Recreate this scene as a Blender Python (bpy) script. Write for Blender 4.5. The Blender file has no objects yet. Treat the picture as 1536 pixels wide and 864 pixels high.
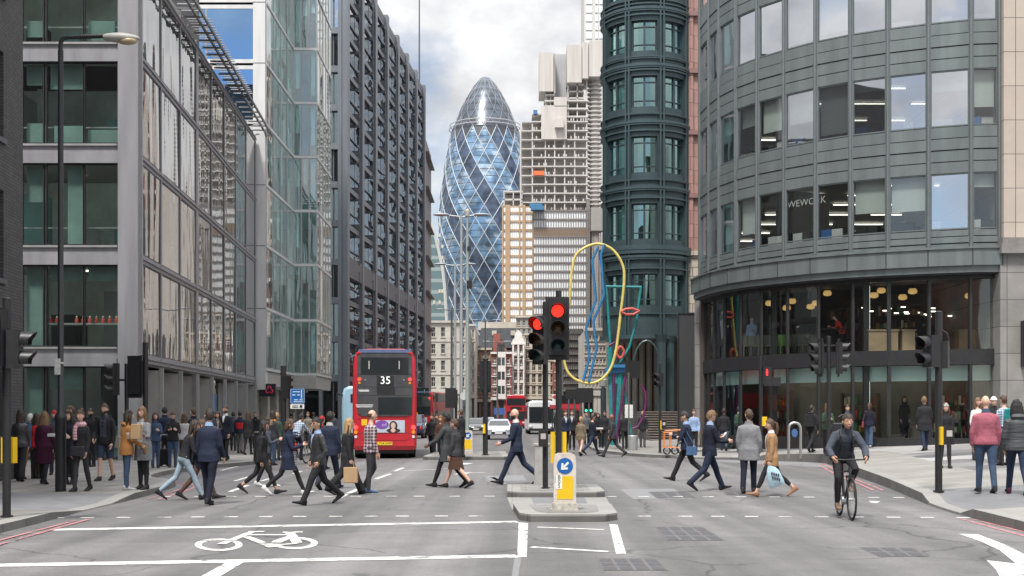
import bpy, bmesh, math, random
from mathutils import Vector as V, Matrix, noise
rnd = random.Random(7)
SC = bpy.context.scene
COL = SC.collection
F, CX, CY, EYE = 1800.0, 768.0, 622.0, 1.72
R = math.radians
def P(px, py, Y): return V(((px-CX)/F*Y, Y, EYE-(py-CY)/F*Y))
def ele(x, y=0): return 0.12+0.05*max(0.0, x-7.0)
def G(px, py, z=0.0):
    Y = F*(EYE-z)/(py-CY); return V(((px-CX)/F*Y, Y, z))
def GP(px, py):                       # a point on the sloping plaza
    z = 0.12
    for _ in range(20):
        g = G(px, py, z); z = ele(g.x)
    return G(px, py, z)
def XW(px, Y): return (px-CX)/F*Y
def ZW(py, Y): return EYE-(py-CY)/F*Y

# ---------------------------------------------------------------- camera, world, sun
cam = bpy.data.cameras.new('camera'); co = bpy.data.objects.new('camera', cam); COL.objects.link(co)
co.location = (0, 0, EYE); co.rotation_euler = (R(90), 0, 0)
cam.sensor_width = 36; cam.lens = F/1536*36; cam.shift_y = (CY-432)/1536
cam.clip_start = 0.1; cam.clip_end = 6000
SC.camera = co
SC.view_settings.view_transform = 'Standard'; SC.view_settings.look = 'None'
SC.view_settings.exposure = 0.86; SC.view_settings.gamma = 1
SUN_EL, SUN_AZ = R(60), R(200)        # direction towards the sun: azimuth from +Y clockwise
w = bpy.data.worlds.new('World'); SC.world = w; w.use_nodes = True
nt = w.node_tree; N = nt.nodes; L = nt.links
bg = N['Background']; bg.inputs[1].default_value = 0.1
sky = N.new('ShaderNodeTexSky'); sky.sky_type = 'NISHITA'; sky.sun_disc = False
sky.sun_elevation = SUN_EL; sky.sun_rotation = SUN_AZ
tc = N.new('ShaderNodeTexCoord')
sep = N.new('ShaderNodeSeparateXYZ'); L.new(tc.outputs['Generated'], sep.inputs[0])
mp = N.new('ShaderNodeMapping'); mp.inputs['Scale'].default_value = (1, 1, 1.6); mp.inputs['Location'].default_value = (2.96, 5.08, 1.7)
L.new(tc.outputs['Generated'], mp.inputs[0])
n1 = N.new('ShaderNodeTexNoise'); n1.inputs['Scale'].default_value = 3.3; n1.inputs['Detail'].default_value = 9; n1.inputs['Roughness'].default_value = 0.55
L.new(mp.outputs[0], n1.inputs['Vector'])
cr = N.new('ShaderNodeValToRGB'); cr.color_ramp.elements[0].position = 0.34; cr.color_ramp.elements[1].position = 0.46
L.new(n1.outputs[0], cr.inputs[0])
n2 = N.new('ShaderNodeTexNoise'); n2.inputs['Scale'].default_value = 5.5; n2.inputs['Detail'].default_value = 8; n2.inputs['Roughness'].default_value = 0.6
L.new(mp.outputs[0], n2.inputs['Vector'])
cr2 = N.new('ShaderNodeValToRGB')
cr2.color_ramp.elements[0].position = 0.40; cr2.color_ramp.elements[0].color = (3.5, 3.55, 3.7, 1)
cr2.color_ramp.elements[1].position = 0.58; cr2.color_ramp.elements[1].color = (5.25, 5.25, 5.3, 1)
L.new(n2.outputs[0], cr2.inputs[0])
# an overcast sky is brighter overhead than near the horizon
mz = N.new('ShaderNodeMath'); mz.operation = 'MAXIMUM'; mz.inputs[1].default_value = 0; L.new(sep.outputs[2], mz.inputs[0])
ml = N.new('ShaderNodeMath'); mq = N.new('ShaderNodeMath'); mq.operation = 'POWER'; mq.inputs[1].default_value = 1.7; L.new(mz.outputs[0], mq.inputs[0])
ml.operation = 'MULTIPLY_ADD'; ml.inputs[1].default_value = 2.7; ml.inputs[2].default_value = 0.8; L.new(mq.outputs[0], ml.inputs[0])
vm = N.new('ShaderNodeVectorMath'); vm.operation = 'SCALE'; L.new(cr2.outputs[0], vm.inputs[0]); L.new(ml.outputs[0], vm.inputs['Scale'])
skv = N.new('ShaderNodeVectorMath'); skv.operation = 'SCALE'; skv.inputs['Scale'].default_value = 0.8; L.new(sky.outputs[0], skv.inputs[0])
mx = N.new('ShaderNodeMix'); mx.data_type = 'RGBA'
L.new(cr.outputs[0], mx.inputs[0]); L.new(skv.outputs[0], mx.inputs[6]); L.new(vm.outputs[0], mx.inputs[7])
L.new(mx.outputs[2], bg.inputs[0])
sl = bpy.data.lights.new('sun', 'SUN'); sl.energy = 2.5; sl.angle = R(9); sl.color = (1, .96, .9)
so = bpy.data.objects.new('sun', sl); COL.objects.link(so)
sd = V((math.sin(SUN_AZ)*math.cos(SUN_EL), math.cos(SUN_AZ)*math.cos(SUN_EL), math.sin(SUN_EL)))
so.rotation_euler = sd.to_track_quat('Z', 'Y').to_euler(); so.location = (0, -20, 60)

# ---------------------------------------------------------------- materials
MATS = {}
def _new(name):
    m = bpy.data.materials.new(name); m.use_nodes = True
    return m, m.node_tree.nodes, m.node_tree.links, m.node_tree.nodes['Principled BSDF']
def mat(name, col, rough=.6, metal=0., var=.12, sc=2.5, bump=0., bsc=40., spec=.5, emit=0., coat=0., stretch=None):
    if name in MATS: return MATS[name]
    m, n, l, b = _new(name)
    t = n.new('ShaderNodeTexCoord')
    src = t.outputs['Object']
    if stretch:
        q = n.new('ShaderNodeMapping'); q.inputs['Scale'].default_value = stretch; l.new(src, q.inputs[0]); src = q.outputs[0]
    if var > 0:
        z = n.new('ShaderNodeTexNoise'); z.inputs['Scale'].default_value = sc; z.inputs['Detail'].default_value = 7; z.inputs['Roughness'].default_value = .65
        l.new(src, z.inputs['Vector'])
        r = n.new('ShaderNodeMapRange'); r.inputs[1].default_value = .3; r.inputs[2].default_value = .7
        r.inputs[3].default_value = 1-var; r.inputs[4].default_value = 1+var; l.new(z.outputs[0], r.inputs[0])
        s = n.new('ShaderNodeVectorMath'); s.operation = 'SCALE'; s.inputs[0].default_value = col[:3]; l.new(r.outputs[0], s.inputs['Scale'])
        l.new(s.outputs[0], b.inputs['Base Color'])
        r2 = n.new('ShaderNodeMapRange'); r2.inputs[1].default_value = .3; r2.inputs[2].default_value = .7
        r2.inputs[3].default_value = max(.02, rough*.85); r2.inputs[4].default_value = min(1, rough*1.15); l.new(z.outputs[0], r2.inputs[0]); l.new(r2.outputs[0], b.inputs['Roughness'])
    else:
        b.inputs['Base Color'].default_value = (*col[:3], 1); b.inputs['Roughness'].default_value = rough
    b.inputs['Metallic'].default_value = metal; b.inputs['Specular IOR Level'].default_value = spec
    b.inputs['Coat Weight'].default_value = coat; b.inputs['Coat Roughness'].default_value = .08
    if bump > 0:
        z = n.new('ShaderNodeTexNoise'); z.inputs['Scale'].default_value = bsc; z.inputs['Detail'].default_value = 5; l.new(src, z.inputs['Vector'])
        u = n.new('ShaderNodeBump'); u.inputs['Strength'].default_value = bump; u.inputs['Distance'].default_value = .02; l.new(z.outputs[0], u.inputs['Height']); l.new(u.outputs[0], b.inputs['Normal'])
    if emit > 0:
        b.inputs['Emission Color'].default_value = (*col[:3], 1); b.inputs['Emission Strength'].default_value = emit
    MATS[name] = m; return m
def glass(name, tint=(.6, .68, .66), r0=.2, wave=.0, wsc=.7, gcol=(1, 1, 1), stretch=(1, 1, 1)):
    if name in MATS: return MATS[name]
    m, n, l, b = _new(name); n.remove(b)
    out = n['Material Output']
    tr = n.new('ShaderNodeBsdfTransparent'); tr.inputs[0].default_value = (*tint, 1)
    gl = n.new('ShaderNodeBsdfGlossy'); gl.inputs['Roughness'].default_value = .015; gl.inputs[0].default_value = (*gcol, 1)
    lw = n.new('ShaderNodeLayerWeight'); lw.inputs[0].default_value = .5
    p = n.new('ShaderNodeMath'); p.operation = 'POWER'; p.inputs[1].default_value = 4.; l.new(lw.outputs['Facing'], p.inputs[0])
    q = n.new('ShaderNodeMath'); q.operation = 'MULTIPLY_ADD'; q.inputs[1].default_value = (1-r0)*.92; q.inputs[2].default_value = r0; l.new(p.outputs[0], q.inputs[0])
    x = n.new('ShaderNodeMixShader'); l.new(q.outputs[0], x.inputs[0]); l.new(tr.outputs[0], x.inputs[1]); l.new(gl.outputs[0], x.inputs[2]); l.new(x.outputs[0], out.inputs[0])
    if wave > 0:
        t = n.new('ShaderNodeTexCoord'); k = n.new('ShaderNodeMapping'); k.inputs['Scale'].default_value = stretch; l.new(t.outputs['Object'], k.inputs[0])
        z = n.new('ShaderNodeTexNoise'); z.inputs['Scale'].default_value = wsc; z.inputs['Detail'].default_value = 1.5; l.new(k.outputs[0], z.inputs['Vector'])
        u = n.new('ShaderNodeBump'); u.inputs['Strength'].default_value = 1; u.inputs['Distance'].default_value = wave; l.new(z.outputs[0], u.inputs['Height']); l.new(u.outputs[0], gl.inputs['Normal'])
    MATS[name] = m; return m
def tiled(name, c1, c2, cm, bw, bh, mortar=.01, axis='xy', rough=.8, bump=.3, off=.5, rot=0., var=.1, mscale=1.):
    if name in MATS: return MATS[name]
    m, n, l, b = _new(name)
    t = n.new('ShaderNodeTexCoord'); s = n.new('ShaderNodeSeparateXYZ'); l.new(t.outputs['Object'], s.inputs[0])
    c = n.new('ShaderNodeCombineXYZ')
    for i, a in enumerate(axis): l.new(s.outputs['xyz'.index(a)], c.inputs[i])
    k = n.new('ShaderNodeMapping'); k.inputs['Rotation'].default_value = (0, 0, rot); l.new(c.outputs[0], k.inputs[0])
    br = n.new('ShaderNodeTexBrick'); br.offset = off; br.inputs['Scale'].default_value = 1; br.inputs['Brick Width'].default_value = bw; br.inputs['Row Height'].default_value = bh
    br.inputs['Mortar Size'].default_value = mortar; br.inputs['Mortar Smooth'].default_value = .2
    br.inputs['Color1'].default_value = (*c1, 1); br.inputs['Color2'].default_value = (*c2, 1); br.inputs['Mortar'].default_value = (*cm, 1)
    l.new(k.outputs[0], br.inputs['Vector'])
    z = n.new('ShaderNodeTexNoise'); z.inputs['Scale'].default_value = .9; z.inputs['Detail'].default_value = 9; z.inputs['Roughness'].default_value = .7; l.new(t.outputs['Object'], z.inputs['Vector'])
    r = n.new('ShaderNodeMapRange'); r.inputs[1].default_value = .3; r.inputs[2].default_value = .7; r.inputs[3].default_value = 1-var; r.inputs[4].default_value = 1+var; l.new(z.outputs[0], r.inputs[0])
    v = n.new('ShaderNodeVectorMath'); v.operation = 'SCALE'; l.new(br.outputs[0], v.inputs[0]); l.new(r.outputs[0], v.inputs['Scale']); l.new(v.outputs[0], b.inputs['Base Color'])
    b.inputs['Roughness'].default_value = rough
    u = n.new('ShaderNodeBump'); u.inputs['Strength'].default_value = bump; u.inputs['Distance'].default_value = .01; u.invert = True; l.new(br.outputs['Fac'], u.inputs['Height']); l.new(u.outputs[0], b.inputs['Normal'])
    MATS[name] = m; return m

# ---------------------------------------------------------------- mesh builder
class MB:
    def __init__(s): s.v = []; s.f = []; s.m = []; s.mat = 0
    def add(s, vs, fs):
        n = len(s.v); s.v += [V(x) for x in vs]; s.f += [[i+n for i in f] for f in fs]; s.m += [s.mat]*len(fs); return s
    def obox(s, c, a, b, d):
        c, a, b, d = V(c), V(a), V(b), V(d)
        vs = [c+i*a+j*b+k*d for k in (-1, 1) for j in (-1, 1) for i in (-1, 1)]
        return s.add(vs, [(0, 2, 3, 1), (4, 5, 7, 6), (0, 1, 5, 4), (2, 6, 7, 3), (0, 4, 6, 2), (1, 3, 7, 5)])
    def box(s, x0, x1, y0, y1, z0, z1):
        return s.obox(((x0+x1)/2, (y0+y1)/2, (z0+z1)/2), ((x1-x0)/2, 0, 0), (0, (y1-y0)/2, 0), (0, 0, (z1-z0)/2))
    def quad(s, *p): return s.add(p, [tuple(range(len(p)))])
    def prism(s, poly, z0, z1):
        n = len(poly)
        return s.add([(p[0], p[1], z0) for p in poly]+[(p[0], p[1], z1) for p in poly],
              [tuple(range(n))[::-1], tuple(range(n, 2*n))]+[(i, (i+1) % n, n+(i+1) % n, n+i) for i in range(n)])
    def vprism(s, poly, y0, y1):      # outline in x,z extruded along y
        n = len(poly)
        return s.add([(p[0], y0, p[1]) for p in poly]+[(p[0], y1, p[1]) for p in poly],
              [tuple(range(n)), tuple(range(n, 2*n))[::-1]]+[(i, n+i, n+(i+1) % n, (i+1) % n) for i in range(n)])
    def loft(s, pts, rad, n=10, ref=(1, 0, 0), caps=True, closed=False):
        pts = [V(p) for p in pts]; ref = V(ref); m = len(pts); vs = []
        for i, p in enumerate(pts):
            if closed: d = pts[(i+1) % m]-pts[i-1]
            else: d = pts[min(i+1, m-1)]-pts[max(i-1, 0)]
            d = d.normalized() if d.length > 1e-7 else V((0, 0, 1))
            u = ref-d*ref.dot(d)
            if u.length < 1e-3: u = V((0, 1, 0))-d*d.y
            u.normalize(); w_ = d.cross(u)
            r = rad[i] if isinstance(rad, (list, tuple)) and not isinstance(rad[0], (int, float)) else rad
            if isinstance(rad, list) and isinstance(rad[0], (int, float)): r = (rad[i], rad[i])
            if isinstance(r, (int, float)): r = (r, r)
            for k in range(n):
                a = 2*math.pi*k/n; vs.append(p+u*(r[0]*math.cos(a))+w_*(r[1]*math.sin(a)))
        fs = []
        for i in range(m if closed else m-1):
            j = (i+1) % m
            for k in range(n): fs.append((i*n+k, i*n+(k+1) % n, j*n+(k+1) % n, j*n+k))
        if caps and not closed: fs += [tuple(range(n))[::-1], tuple(range((m-1)*n, m*n))]
        return s.add(vs, fs)
    def tube(s, pts, r, n=8, closed=False, ref=(1, 0, 0)): return s.loft(pts, (r, r) if isinstance(r, (int, float)) else r, n, ref, True, closed)
    def cyl(s, p0, p1, r0, r1=None, n=14): return s.loft([p0, p1], [(r0, r0), (r0 if r1 is None else r1,)*2], n)
    def lathe(s, prof, c=(0, 0, 0), n=24):
        c = V(c); vs = []
        for r, z in prof:
            for k in range(n): a = 2*math.pi*k/n; vs.append(c+V((r*math.cos(a), r*math.sin(a), z)))
        fs = [(i*n+k, i*n+(k+1) % n, (i+1)*n+(k+1) % n, (i+1)*n+k) for i in range(len(prof)-1) for k in range(n)]
        return s.add(vs, fs)
    def ell(s, c, r, n=12, m=8, M=None):
        c = V(c); vs = []
        for i in range(m+1):
            t = math.pi*i/m
            for k in range(n):
                a = 2*math.pi*k/n; q = V((r[0]*math.sin(t)*math.cos(a), r[1]*math.sin(t)*math.sin(a), r[2]*math.cos(t)))
                vs.append(c+(M @ q if M else q))
        return s.add(vs, [(i*n+k, (i+1)*n+k, (i+1)*n+(k+1) % n, i*n+(k+1) % n) for i in range(m) for k in range(n)])
    def bar(s, p0, p1, w_, h):
        p0, p1 = V(p0), V(p1); d = p1-p0; u = d.cross(V((0, 0, 1)))
        if u.length < 1e-5: u = V((1, 0, 0))
        u.normalize(); v_ = u.cross(d).normalized()
        return s.obox((p0+p1)/2, d/2, u*w_/2, v_*h/2)
    def disc(s, c, r, nrm, n=16, r1=0, th=0.):
        c, nrm = V(c), V(nrm).normalized()
        return s.loft([c, c+nrm*max(th, .002)], [(r, r), (r, r)], n)
    def build_each(s, name, mats, parent=None, smooth=None, M=None):
        par = list(range(len(s.v)))          # every connected piece becomes an object of its own
        def fd(i):
            while par[i] != i: par[i] = par[par[i]]; i = par[i]
            return i
        for f in s.f:
            r = fd(f[0])
            for i in f[1:]: par[fd(i)] = r
        comp = {}
        for f, k in zip(s.f, s.m): comp.setdefault(fd(f[0]), []).append((f, k))
        out = []
        for fs in comp.values():
            q = MB(); ids = sorted({i for f, _ in fs for i in f}); ix = {i: n for n, i in enumerate(ids)}
            q.v = [s.v[i] for i in ids]; q.f = [[ix[i] for i in f] for f, _ in fs]; q.m = [k for _, k in fs]
            out.append(q.build(name, mats, parent, smooth, M))
        return out
    def build(s, name, mats, parent=None, smooth=None, M=None):
        me = bpy.data.meshes.new(name)
        if not isinstance(mats, (list, tuple)): mats = [mats]
        for q in mats: me.materials.append(q)
        off = parent_loc(parent)
        me.from_pydata([(M @ p if M else p)-off for p in s.v], [], s.f)
        me.polygons.foreach_set('material_index', s.m)
        bm = bmesh.new(); bm.from_mesh(me)
        bmesh.ops.remove_doubles(bm, verts=bm.verts, dist=1e-5)
        bmesh.ops.recalc_face_normals(bm, faces=bm.faces); bm.to_mesh(me); bm.free()
        if smooth is not None:
            me.shade_smooth()
            if smooth < 180: me.set_sharp_from_angle(angle=R(smooth))
        o = bpy.data.objects.new(name, me); COL.objects.link(o)
        if parent: o.parent = parent
        return o
def parent_loc(p):
    l = V((0, 0, 0))
    while p is not None: l += p.location; p = p.parent
    return l
def tag(o, label=None, cat=None, group=None, kind=None):
    if label: o['label'] = label
    if cat: o['category'] = cat
    if group: o['group'] = group
    if kind: o['kind'] = kind
    return o
def thing(name, loc, label, cat, group=None):
    o = bpy.data.objects.new(name, None); o.location = loc; o.empty_display_size = .3; COL.objects.link(o)
    return tag(o, label, cat, group)
def struct(o): o['kind'] = 'structure'; return o
def text_mb(mb, txt, origin, ux, uy, size, depth=.0, align='CENTER'):
    cu = bpy.data.curves.new('t', 'FONT'); cu.body = txt; cu.size = size; cu.align_x = align; cu.align_y = 'CENTER'; cu.resolution_u = 3
    ob = bpy.data.objects.new('t', cu); COL.objects.link(ob)
    dg = bpy.context.evaluated_depsgraph_get(); me = bpy.data.meshes.new_from_object(ob.evaluated_get(dg))
    origin, ux, uy = V(origin), V(ux).normalized(), V(uy).normalized()
    mb.add([origin+ux*q.co.x+uy*q.co.y for q in me.vertices], [tuple(p.vertices) for p in me.polygons])
    bpy.data.objects.remove(ob); bpy.data.curves.remove(cu); bpy.data.meshes.remove(me)
class Fac:                            # a facade from A to B, left to right as seen from outside
    def __init__(s, A, B):
        s.A = V((A[0], A[1], 0)); s.B = V((B[0], B[1], 0)); s.d = (s.B-s.A); s.L = s.d.length; s.d.normalize(); s.n = V((s.d.y, -s.d.x, 0))
    def p(s, u, z, d=0.): return s.A+s.d*u+s.n*d+V((0, 0, z))
    def box(s, mb, u0, u1, z0, z1, d0, d1):
        return mb.obox(s.p((u0+u1)/2, (z0+z1)/2, (d0+d1)/2), s.d*((u1-u0)/2), s.n*((d1-d0)/2), (0, 0, (z1-z0)/2))
    def pane(s, mb, u0, u1, z0, z1, d=0., jit=0.):
        a, b = rnd.uniform(-jit, jit), rnd.uniform(-jit, jit)
        return mb.quad(s.p(u0, z0, d-a-b), s.p(u1, z0, d+a-b), s.p(u1, z1, d+a+b), s.p(u0, z1, d-a+b))
    def frame(s, mb, u0, u1, z0, z1, t, d0, d1):
        s.box(mb, u0, u1, z0, z0+t, d0, d1); s.box(mb, u0, u1, z1-t, z1, d0, d1)
        s.box(mb, u0, u0+t, z0+t, z1-t, d0, d1); s.box(mb, u1-t, u1, z0+t, z1-t, d0, d1)
# ================================================================ GROUND
def asphalt():
    m, n, l, b = _new('asphalt')
    t = n.new('ShaderNodeTexCoord')
    def nz(sc, det, ro, st=None):
        z = n.new('ShaderNodeTexNoise'); z.inputs['Scale'].default_value = sc; z.inputs['Detail'].default_value = det; z.inputs['Roughness'].default_value = ro
        src = t.outputs['Object']
        if st:
            k = n.new('ShaderNodeMapping'); k.inputs['Scale'].default_value = st; l.new(src, k.inputs[0]); src = k.outputs[0]
        l.new(src, z.inputs['Vector']); return z.outputs[0]
    def ramp(s, a, b_, c, d):
        r = n.new('ShaderNodeMapRange'); r.inputs[1].default_value = a; r.inputs[2].default_value = b_; r.inputs[3].default_value = c; r.inputs[4].default_value = d; l.new(s, r.inputs[0]); return r.outputs[0]
    def mul(a, b_):
        q = n.new('ShaderNodeMath'); q.operation = 'MULTIPLY'; l.new(a, q.inputs[0]); l.new(b_, q.inputs[1]); return q.outputs[0]
    fine = ramp(nz(75, 3, .8), .3, .7, .62, 1.38); mid = ramp(nz(1.3, 6, .6), .3, .7, .86, 1.14); lanes = ramp(nz(1, 4, .5, (.8, .05, 1)), .35, .65, .86, 1.12)
    stains = ramp(nz(.55, 8, .7), .62, .72, 1, .78)
    grit = ramp(nz(16, 5, .85), .32, .68, .80, 1.2)
    k = mul(mul(mul(fine, grit), mid), mul(lanes, stains))
    vor = n.new('ShaderNodeTexVoronoi'); vor.feature = 'DISTANCE_TO_EDGE'; vor.inputs['Scale'].default_value = .32
    wq = n.new('ShaderNodeTexNoise'); wq.inputs['Scale'].default_value = 1.1; wq.inputs['Detail'].default_value = 6; l.new(t.outputs['Object'], wq.inputs['Vector'])
    wv = n.new('ShaderNodeVectorMath'); wv.operation = 'MULTIPLY_ADD'; wv.inputs[1].default_value = (.9, .9, 0); l.new(wq.outputs['Color'], wv.inputs[0]); l.new(t.outputs['Object'], wv.inputs[2]); l.new(wv.outputs[0], vor.inputs['Vector'])
    crack = ramp(vor.outputs['Distance'], .0, .011, .45, 1); ck = n.new('ShaderNodeMath'); ck.operation = 'MAXIMUM'; l.new(crack, ck.inputs[0]); l.new(ramp(nz(.22, 3, .5), .44, .50, 1, 0), ck.inputs[1])
    spots = ramp(nz(4.5, 4, .55), .68, .74, 1, .6); polish = ramp(nz(1, 3, .5, (1.15, .02, 1)), .40, .62, .76, 1.1)
    cell = n.new('ShaderNodeTexVoronoi'); cell.inputs['Scale'].default_value = .16; cell.distance = 'CHEBYCHEV'; l.new(t.outputs['Object'], cell.inputs['Vector']); cs = n.new('ShaderNodeSeparateColor'); l.new(cell.outputs['Color'], cs.inputs[0])
    k = mul(mul(k, mul(ck.outputs[0], spots)), mul(polish, ramp(cs.outputs[0], 0, 1, .9, 1.1)))
    s = n.new('ShaderNodeVectorMath'); s.operation = 'SCALE'; s.inputs[0].default_value = (.142, .136, .138); l.new(k, s.inputs['Scale']); l.new(s.outputs[0], b.inputs['Base Color'])
    b.inputs['Roughness'].default_value = .78
    u = n.new('ShaderNodeBump'); u.inputs['Strength'].default_value = .5; u.inputs['Distance'].default_value = .01; l.new(nz(110, 3, .7), u.inputs['Height']); l.new(u.outputs[0], b.inputs['Normal'])
    return m
ASPH = asphalt()
g = MB(); g.quad((-1500, -500, 0), (1500, -500, 0), (1500, 2500, 0), (-1500, 2500, 0)); struct(g.build('road', ASPH))
SLAB = tiled('paving_slabs', (.235, .222, .207), (.165, .158, .15), (.09, .087, .083), .9, .6, .013, 'yx', .8, .2, var=.13)
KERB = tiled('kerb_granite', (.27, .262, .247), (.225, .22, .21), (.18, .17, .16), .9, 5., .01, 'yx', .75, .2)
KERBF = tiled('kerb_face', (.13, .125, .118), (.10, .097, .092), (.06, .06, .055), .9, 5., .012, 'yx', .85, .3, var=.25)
TACT = tiled('tactile_paving', (.17, .172, .18), (.14, .142, .15), (.15, .15, .15), .4, .4, .008, 'xy', .8, .3, 0)
SETT = tiled('plaza_setts', (.33, .32, .315), (.075, .075, .078), (.22, .215, .215), 3.2, 1.5, .02, 'xy', .75, .2, .37, R(-20), .12)
SETT2 = tiled('plaza_slabs', (.25, .24, .222), (.20, .192, .18), (.13, .125, .12), .9, .6, .007, 'xy', .75, .2, .5, R(-8), .12)
def lerp_path(path, k=6):
    out = []
    for a, b_ in zip(path, path[1:]):
        for i in range(k): out.append((a[0]+(b_[0]-a[0])*i/k, a[1]+(b_[1]-a[1])*i/k))
    return out+[path[-1]]
def smooth_path(path, it=2):
    for _ in range(it):
        q = [path[0]]
        for a, b_ in zip(path, path[1:]): q += [(a[0]*.75+b_[0]*.25, a[1]*.75+b_[1]*.25), (a[0]*.25+b_[0]*.75, a[1]*.25+b_[1]*.75)]
        path = q+[path[-1]]
    return path
def pavement(name, kerb, far_x, mats, kerbname, zfun, drop=None, sgn=-1, kw=.32):
    """kerb: list of (x,y) from near to far; the pavement reaches from the kerb to far_x"""
    a = MB(); k = MB()
    nrm = []
    for i, p in enumerate(kerb):
        q0, q1 = kerb[max(0, i-1)], kerb[min(len(kerb)-1, i+1)]; d = V((q1[0]-q0[0], q1[1]-q0[1])).normalized(); nrm.append(V((d.y, -d.x))*sgn)
    rows = []
    for i, p in enumerate(kerb):
        h = zfun(p[0], p[1])*(drop(p[1]) if drop else 1)
        i1 = (p[0]+nrm[i].x*kw, p[1]+nrm[i].y*kw)
        rows.append(((p[0], p[1], 0), (p[0]-nrm[i].x*-.02, p[1], h), (i1[0], i1[1], h+.002)))
    for r0, r1 in zip(rows, rows[1:]):
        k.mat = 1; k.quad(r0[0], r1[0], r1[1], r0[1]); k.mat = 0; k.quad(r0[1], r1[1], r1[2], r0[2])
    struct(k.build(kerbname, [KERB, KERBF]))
    us = [0, .04, .1, .2, .35, .55, 1]
    for r0, r1 in zip(rows, rows[1:]):
        c0, c1 = r0[2], r1[2]
        for ua, ub in zip(us, us[1:]):
            def pt(c, u):
                x = c[0]+(far_x-c[0])*u; z = zfun(x, c[1])-.002
                if u == 0: z = c[2]-.002
                return (x, c[1], z)
            a.mat = mats[1](c0[1], ua) if callable(mats[1]) else 0
            a.quad(pt(c0, ua), pt(c1, ua), pt(c1, ub), pt(c0, ub))
    return struct(a.build(name, mats[0]))
LK = smooth_path([(-7.3, 6), (-7.4, 17.4), (-7.6, 21), (-7.65, 24), (-7.85, 27.5), (-8.2, 29.6), (-9.5, 31), (-10, 35), (-9.6, 38.5), (-8.7, 41.5), (-8.5, 50), (-8.5, 62), (-8.9, 95), (-6, 137), (-1, 200)], 2)
def ldrop(y): return .2 if 20.6 < y < 23.4 else (1 if y < 20.2 or y > 24.2 else .6)
pavement('pavement_left', LK, -34, [[SLAB, TACT], lambda y, u: 1 if (20.4 < y < 23.9 and u < .05) else 0], 'kerb_left', lambda x, y: .12, ldrop, -1)
RK = smooth_path([(7.0, 6), (7.3, 14), (7.6, 19), (7.7, 21.5), (8.3, 25), (8.9, 28.5), (9.6, 33.5), (10.5, 38.5), (11.1, 41.6), (10.9, 43.4), (9.6, 44.4), (8.2, 46.2), (6.4, 47.2), (5.2, 48.6), (3.9, 54), (3.9, 62), (4.6, 80), (5.4, 105), (8, 140), (13, 200)], 2)
def rdrop(y): return .25 if 20.2 < y < 23.6 else (.45 if 44.8 < y < 47.4 else 1)
def rmat(y, u):
    if y < 24.5: return 1 if u < .12 and 19.5 < y < 24 else 2
    if 28.5 <= y < 56: return 0 if u > .05 else 2
    return 2
pavement('plaza', RK, 30, [[SETT, TACT, SETT2], rmat], 'kerb_right', lambda x, y: ele(x, y), rdrop, 1)
# central islands
ISL = tiled('island_slabs', (.22, .21, .20), (.18, .175, .17), (.1, .1, .1), .6, .45, .008, 'xy', .85, .2)
def island(name, poly, z1, border=.28):
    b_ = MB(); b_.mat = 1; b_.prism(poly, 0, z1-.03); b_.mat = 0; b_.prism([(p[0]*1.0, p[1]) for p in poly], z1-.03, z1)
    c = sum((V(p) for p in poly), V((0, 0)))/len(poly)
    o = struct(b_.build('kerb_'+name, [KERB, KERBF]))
    inner = [(p[0]+(border if p[0] < c.x else -border), p[1]+(border if p[1] < c.y else -border)) for p in poly]
    i_ = MB(); i_.add([(p[0], p[1], z1+.004) for p in inner], [tuple(range(len(inner)))]); struct(i_.build(name, ISL))
island('island_front', [(.12, 19.6), (.3, 19.25), (1.5, 19.25), (1.72, 19.6), (1.78, 21.6), (.02, 21.6)], .12)
island('island_rear', [(-.1, 25.1), (.1, 24.9), (1.75, 24.9), (1.95, 25.2), (1.95, 27.6), (-.1, 27.6)], .12)
g = MB(); g.quad((.0, 21.62, .006), (1.82, 21.62, .006), (1.95, 24.88, .006), (-.1, 24.88, .006)); g.quad
struct(g.build('refuge_paving', KERB))
g = MB(); g.quad((.42, 21.64, .010), (1.42, 21.64, .010), (1.5, 24.86, .010), (.4, 24.86, .010)); struct(g.build('refuge_tactile', TACT))
island('island_far', [(-3.4, 45.9), (-3.2, 45.6), (-.3, 45.6), (-.1, 45.9), (-.3, 52), (-3.3, 52)], .13)

# road markings
def worn_paint(name, col, lo, hi):
    m = mat(name, col, .7, var=.2, sc=7, bump=.25, bsc=80); n, l = m.node_tree.nodes, m.node_tree.links; b = n['Principled BSDF']; out = n['Material Output']
    t = n.new('ShaderNodeTexCoord'); z = n.new('ShaderNodeTexNoise'); z.inputs['Scale'].default_value = 2.6; z.inputs['Detail'].default_value = 10; z.inputs['Roughness'].default_value = .74; l.new(t.outputs['Object'], z.inputs['Vector'])
    r = n.new('ShaderNodeMapRange'); r.inputs[1].default_value = lo; r.inputs[2].default_value = hi; r.inputs[3].default_value = 0; r.inputs[4].default_value = 1; l.new(z.outputs[0], r.inputs[0])
    tr = n.new('ShaderNodeBsdfTransparent'); x = n.new('ShaderNodeMixShader'); l.new(r.outputs[0], x.inputs[0]); l.new(b.outputs[0], x.inputs[1]); l.new(tr.outputs[0], x.inputs[2]); l.new(x.outputs[0], out.inputs[0]); return m
PAINT = worn_paint('road_paint_white', (.60, .59, .565), .525, .63)
REDP = worn_paint('road_paint_red', (.42, .185, .195), .51, .61)
PATCH = mat('asphalt_patch', (.185, .187, .193), .85, var=.15, sc=6)
wm = MB(); ZM = .005
def gl(px, py): q = G(px, py); return V((q.x, q.y, ZM))
ZC = [0]
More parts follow.
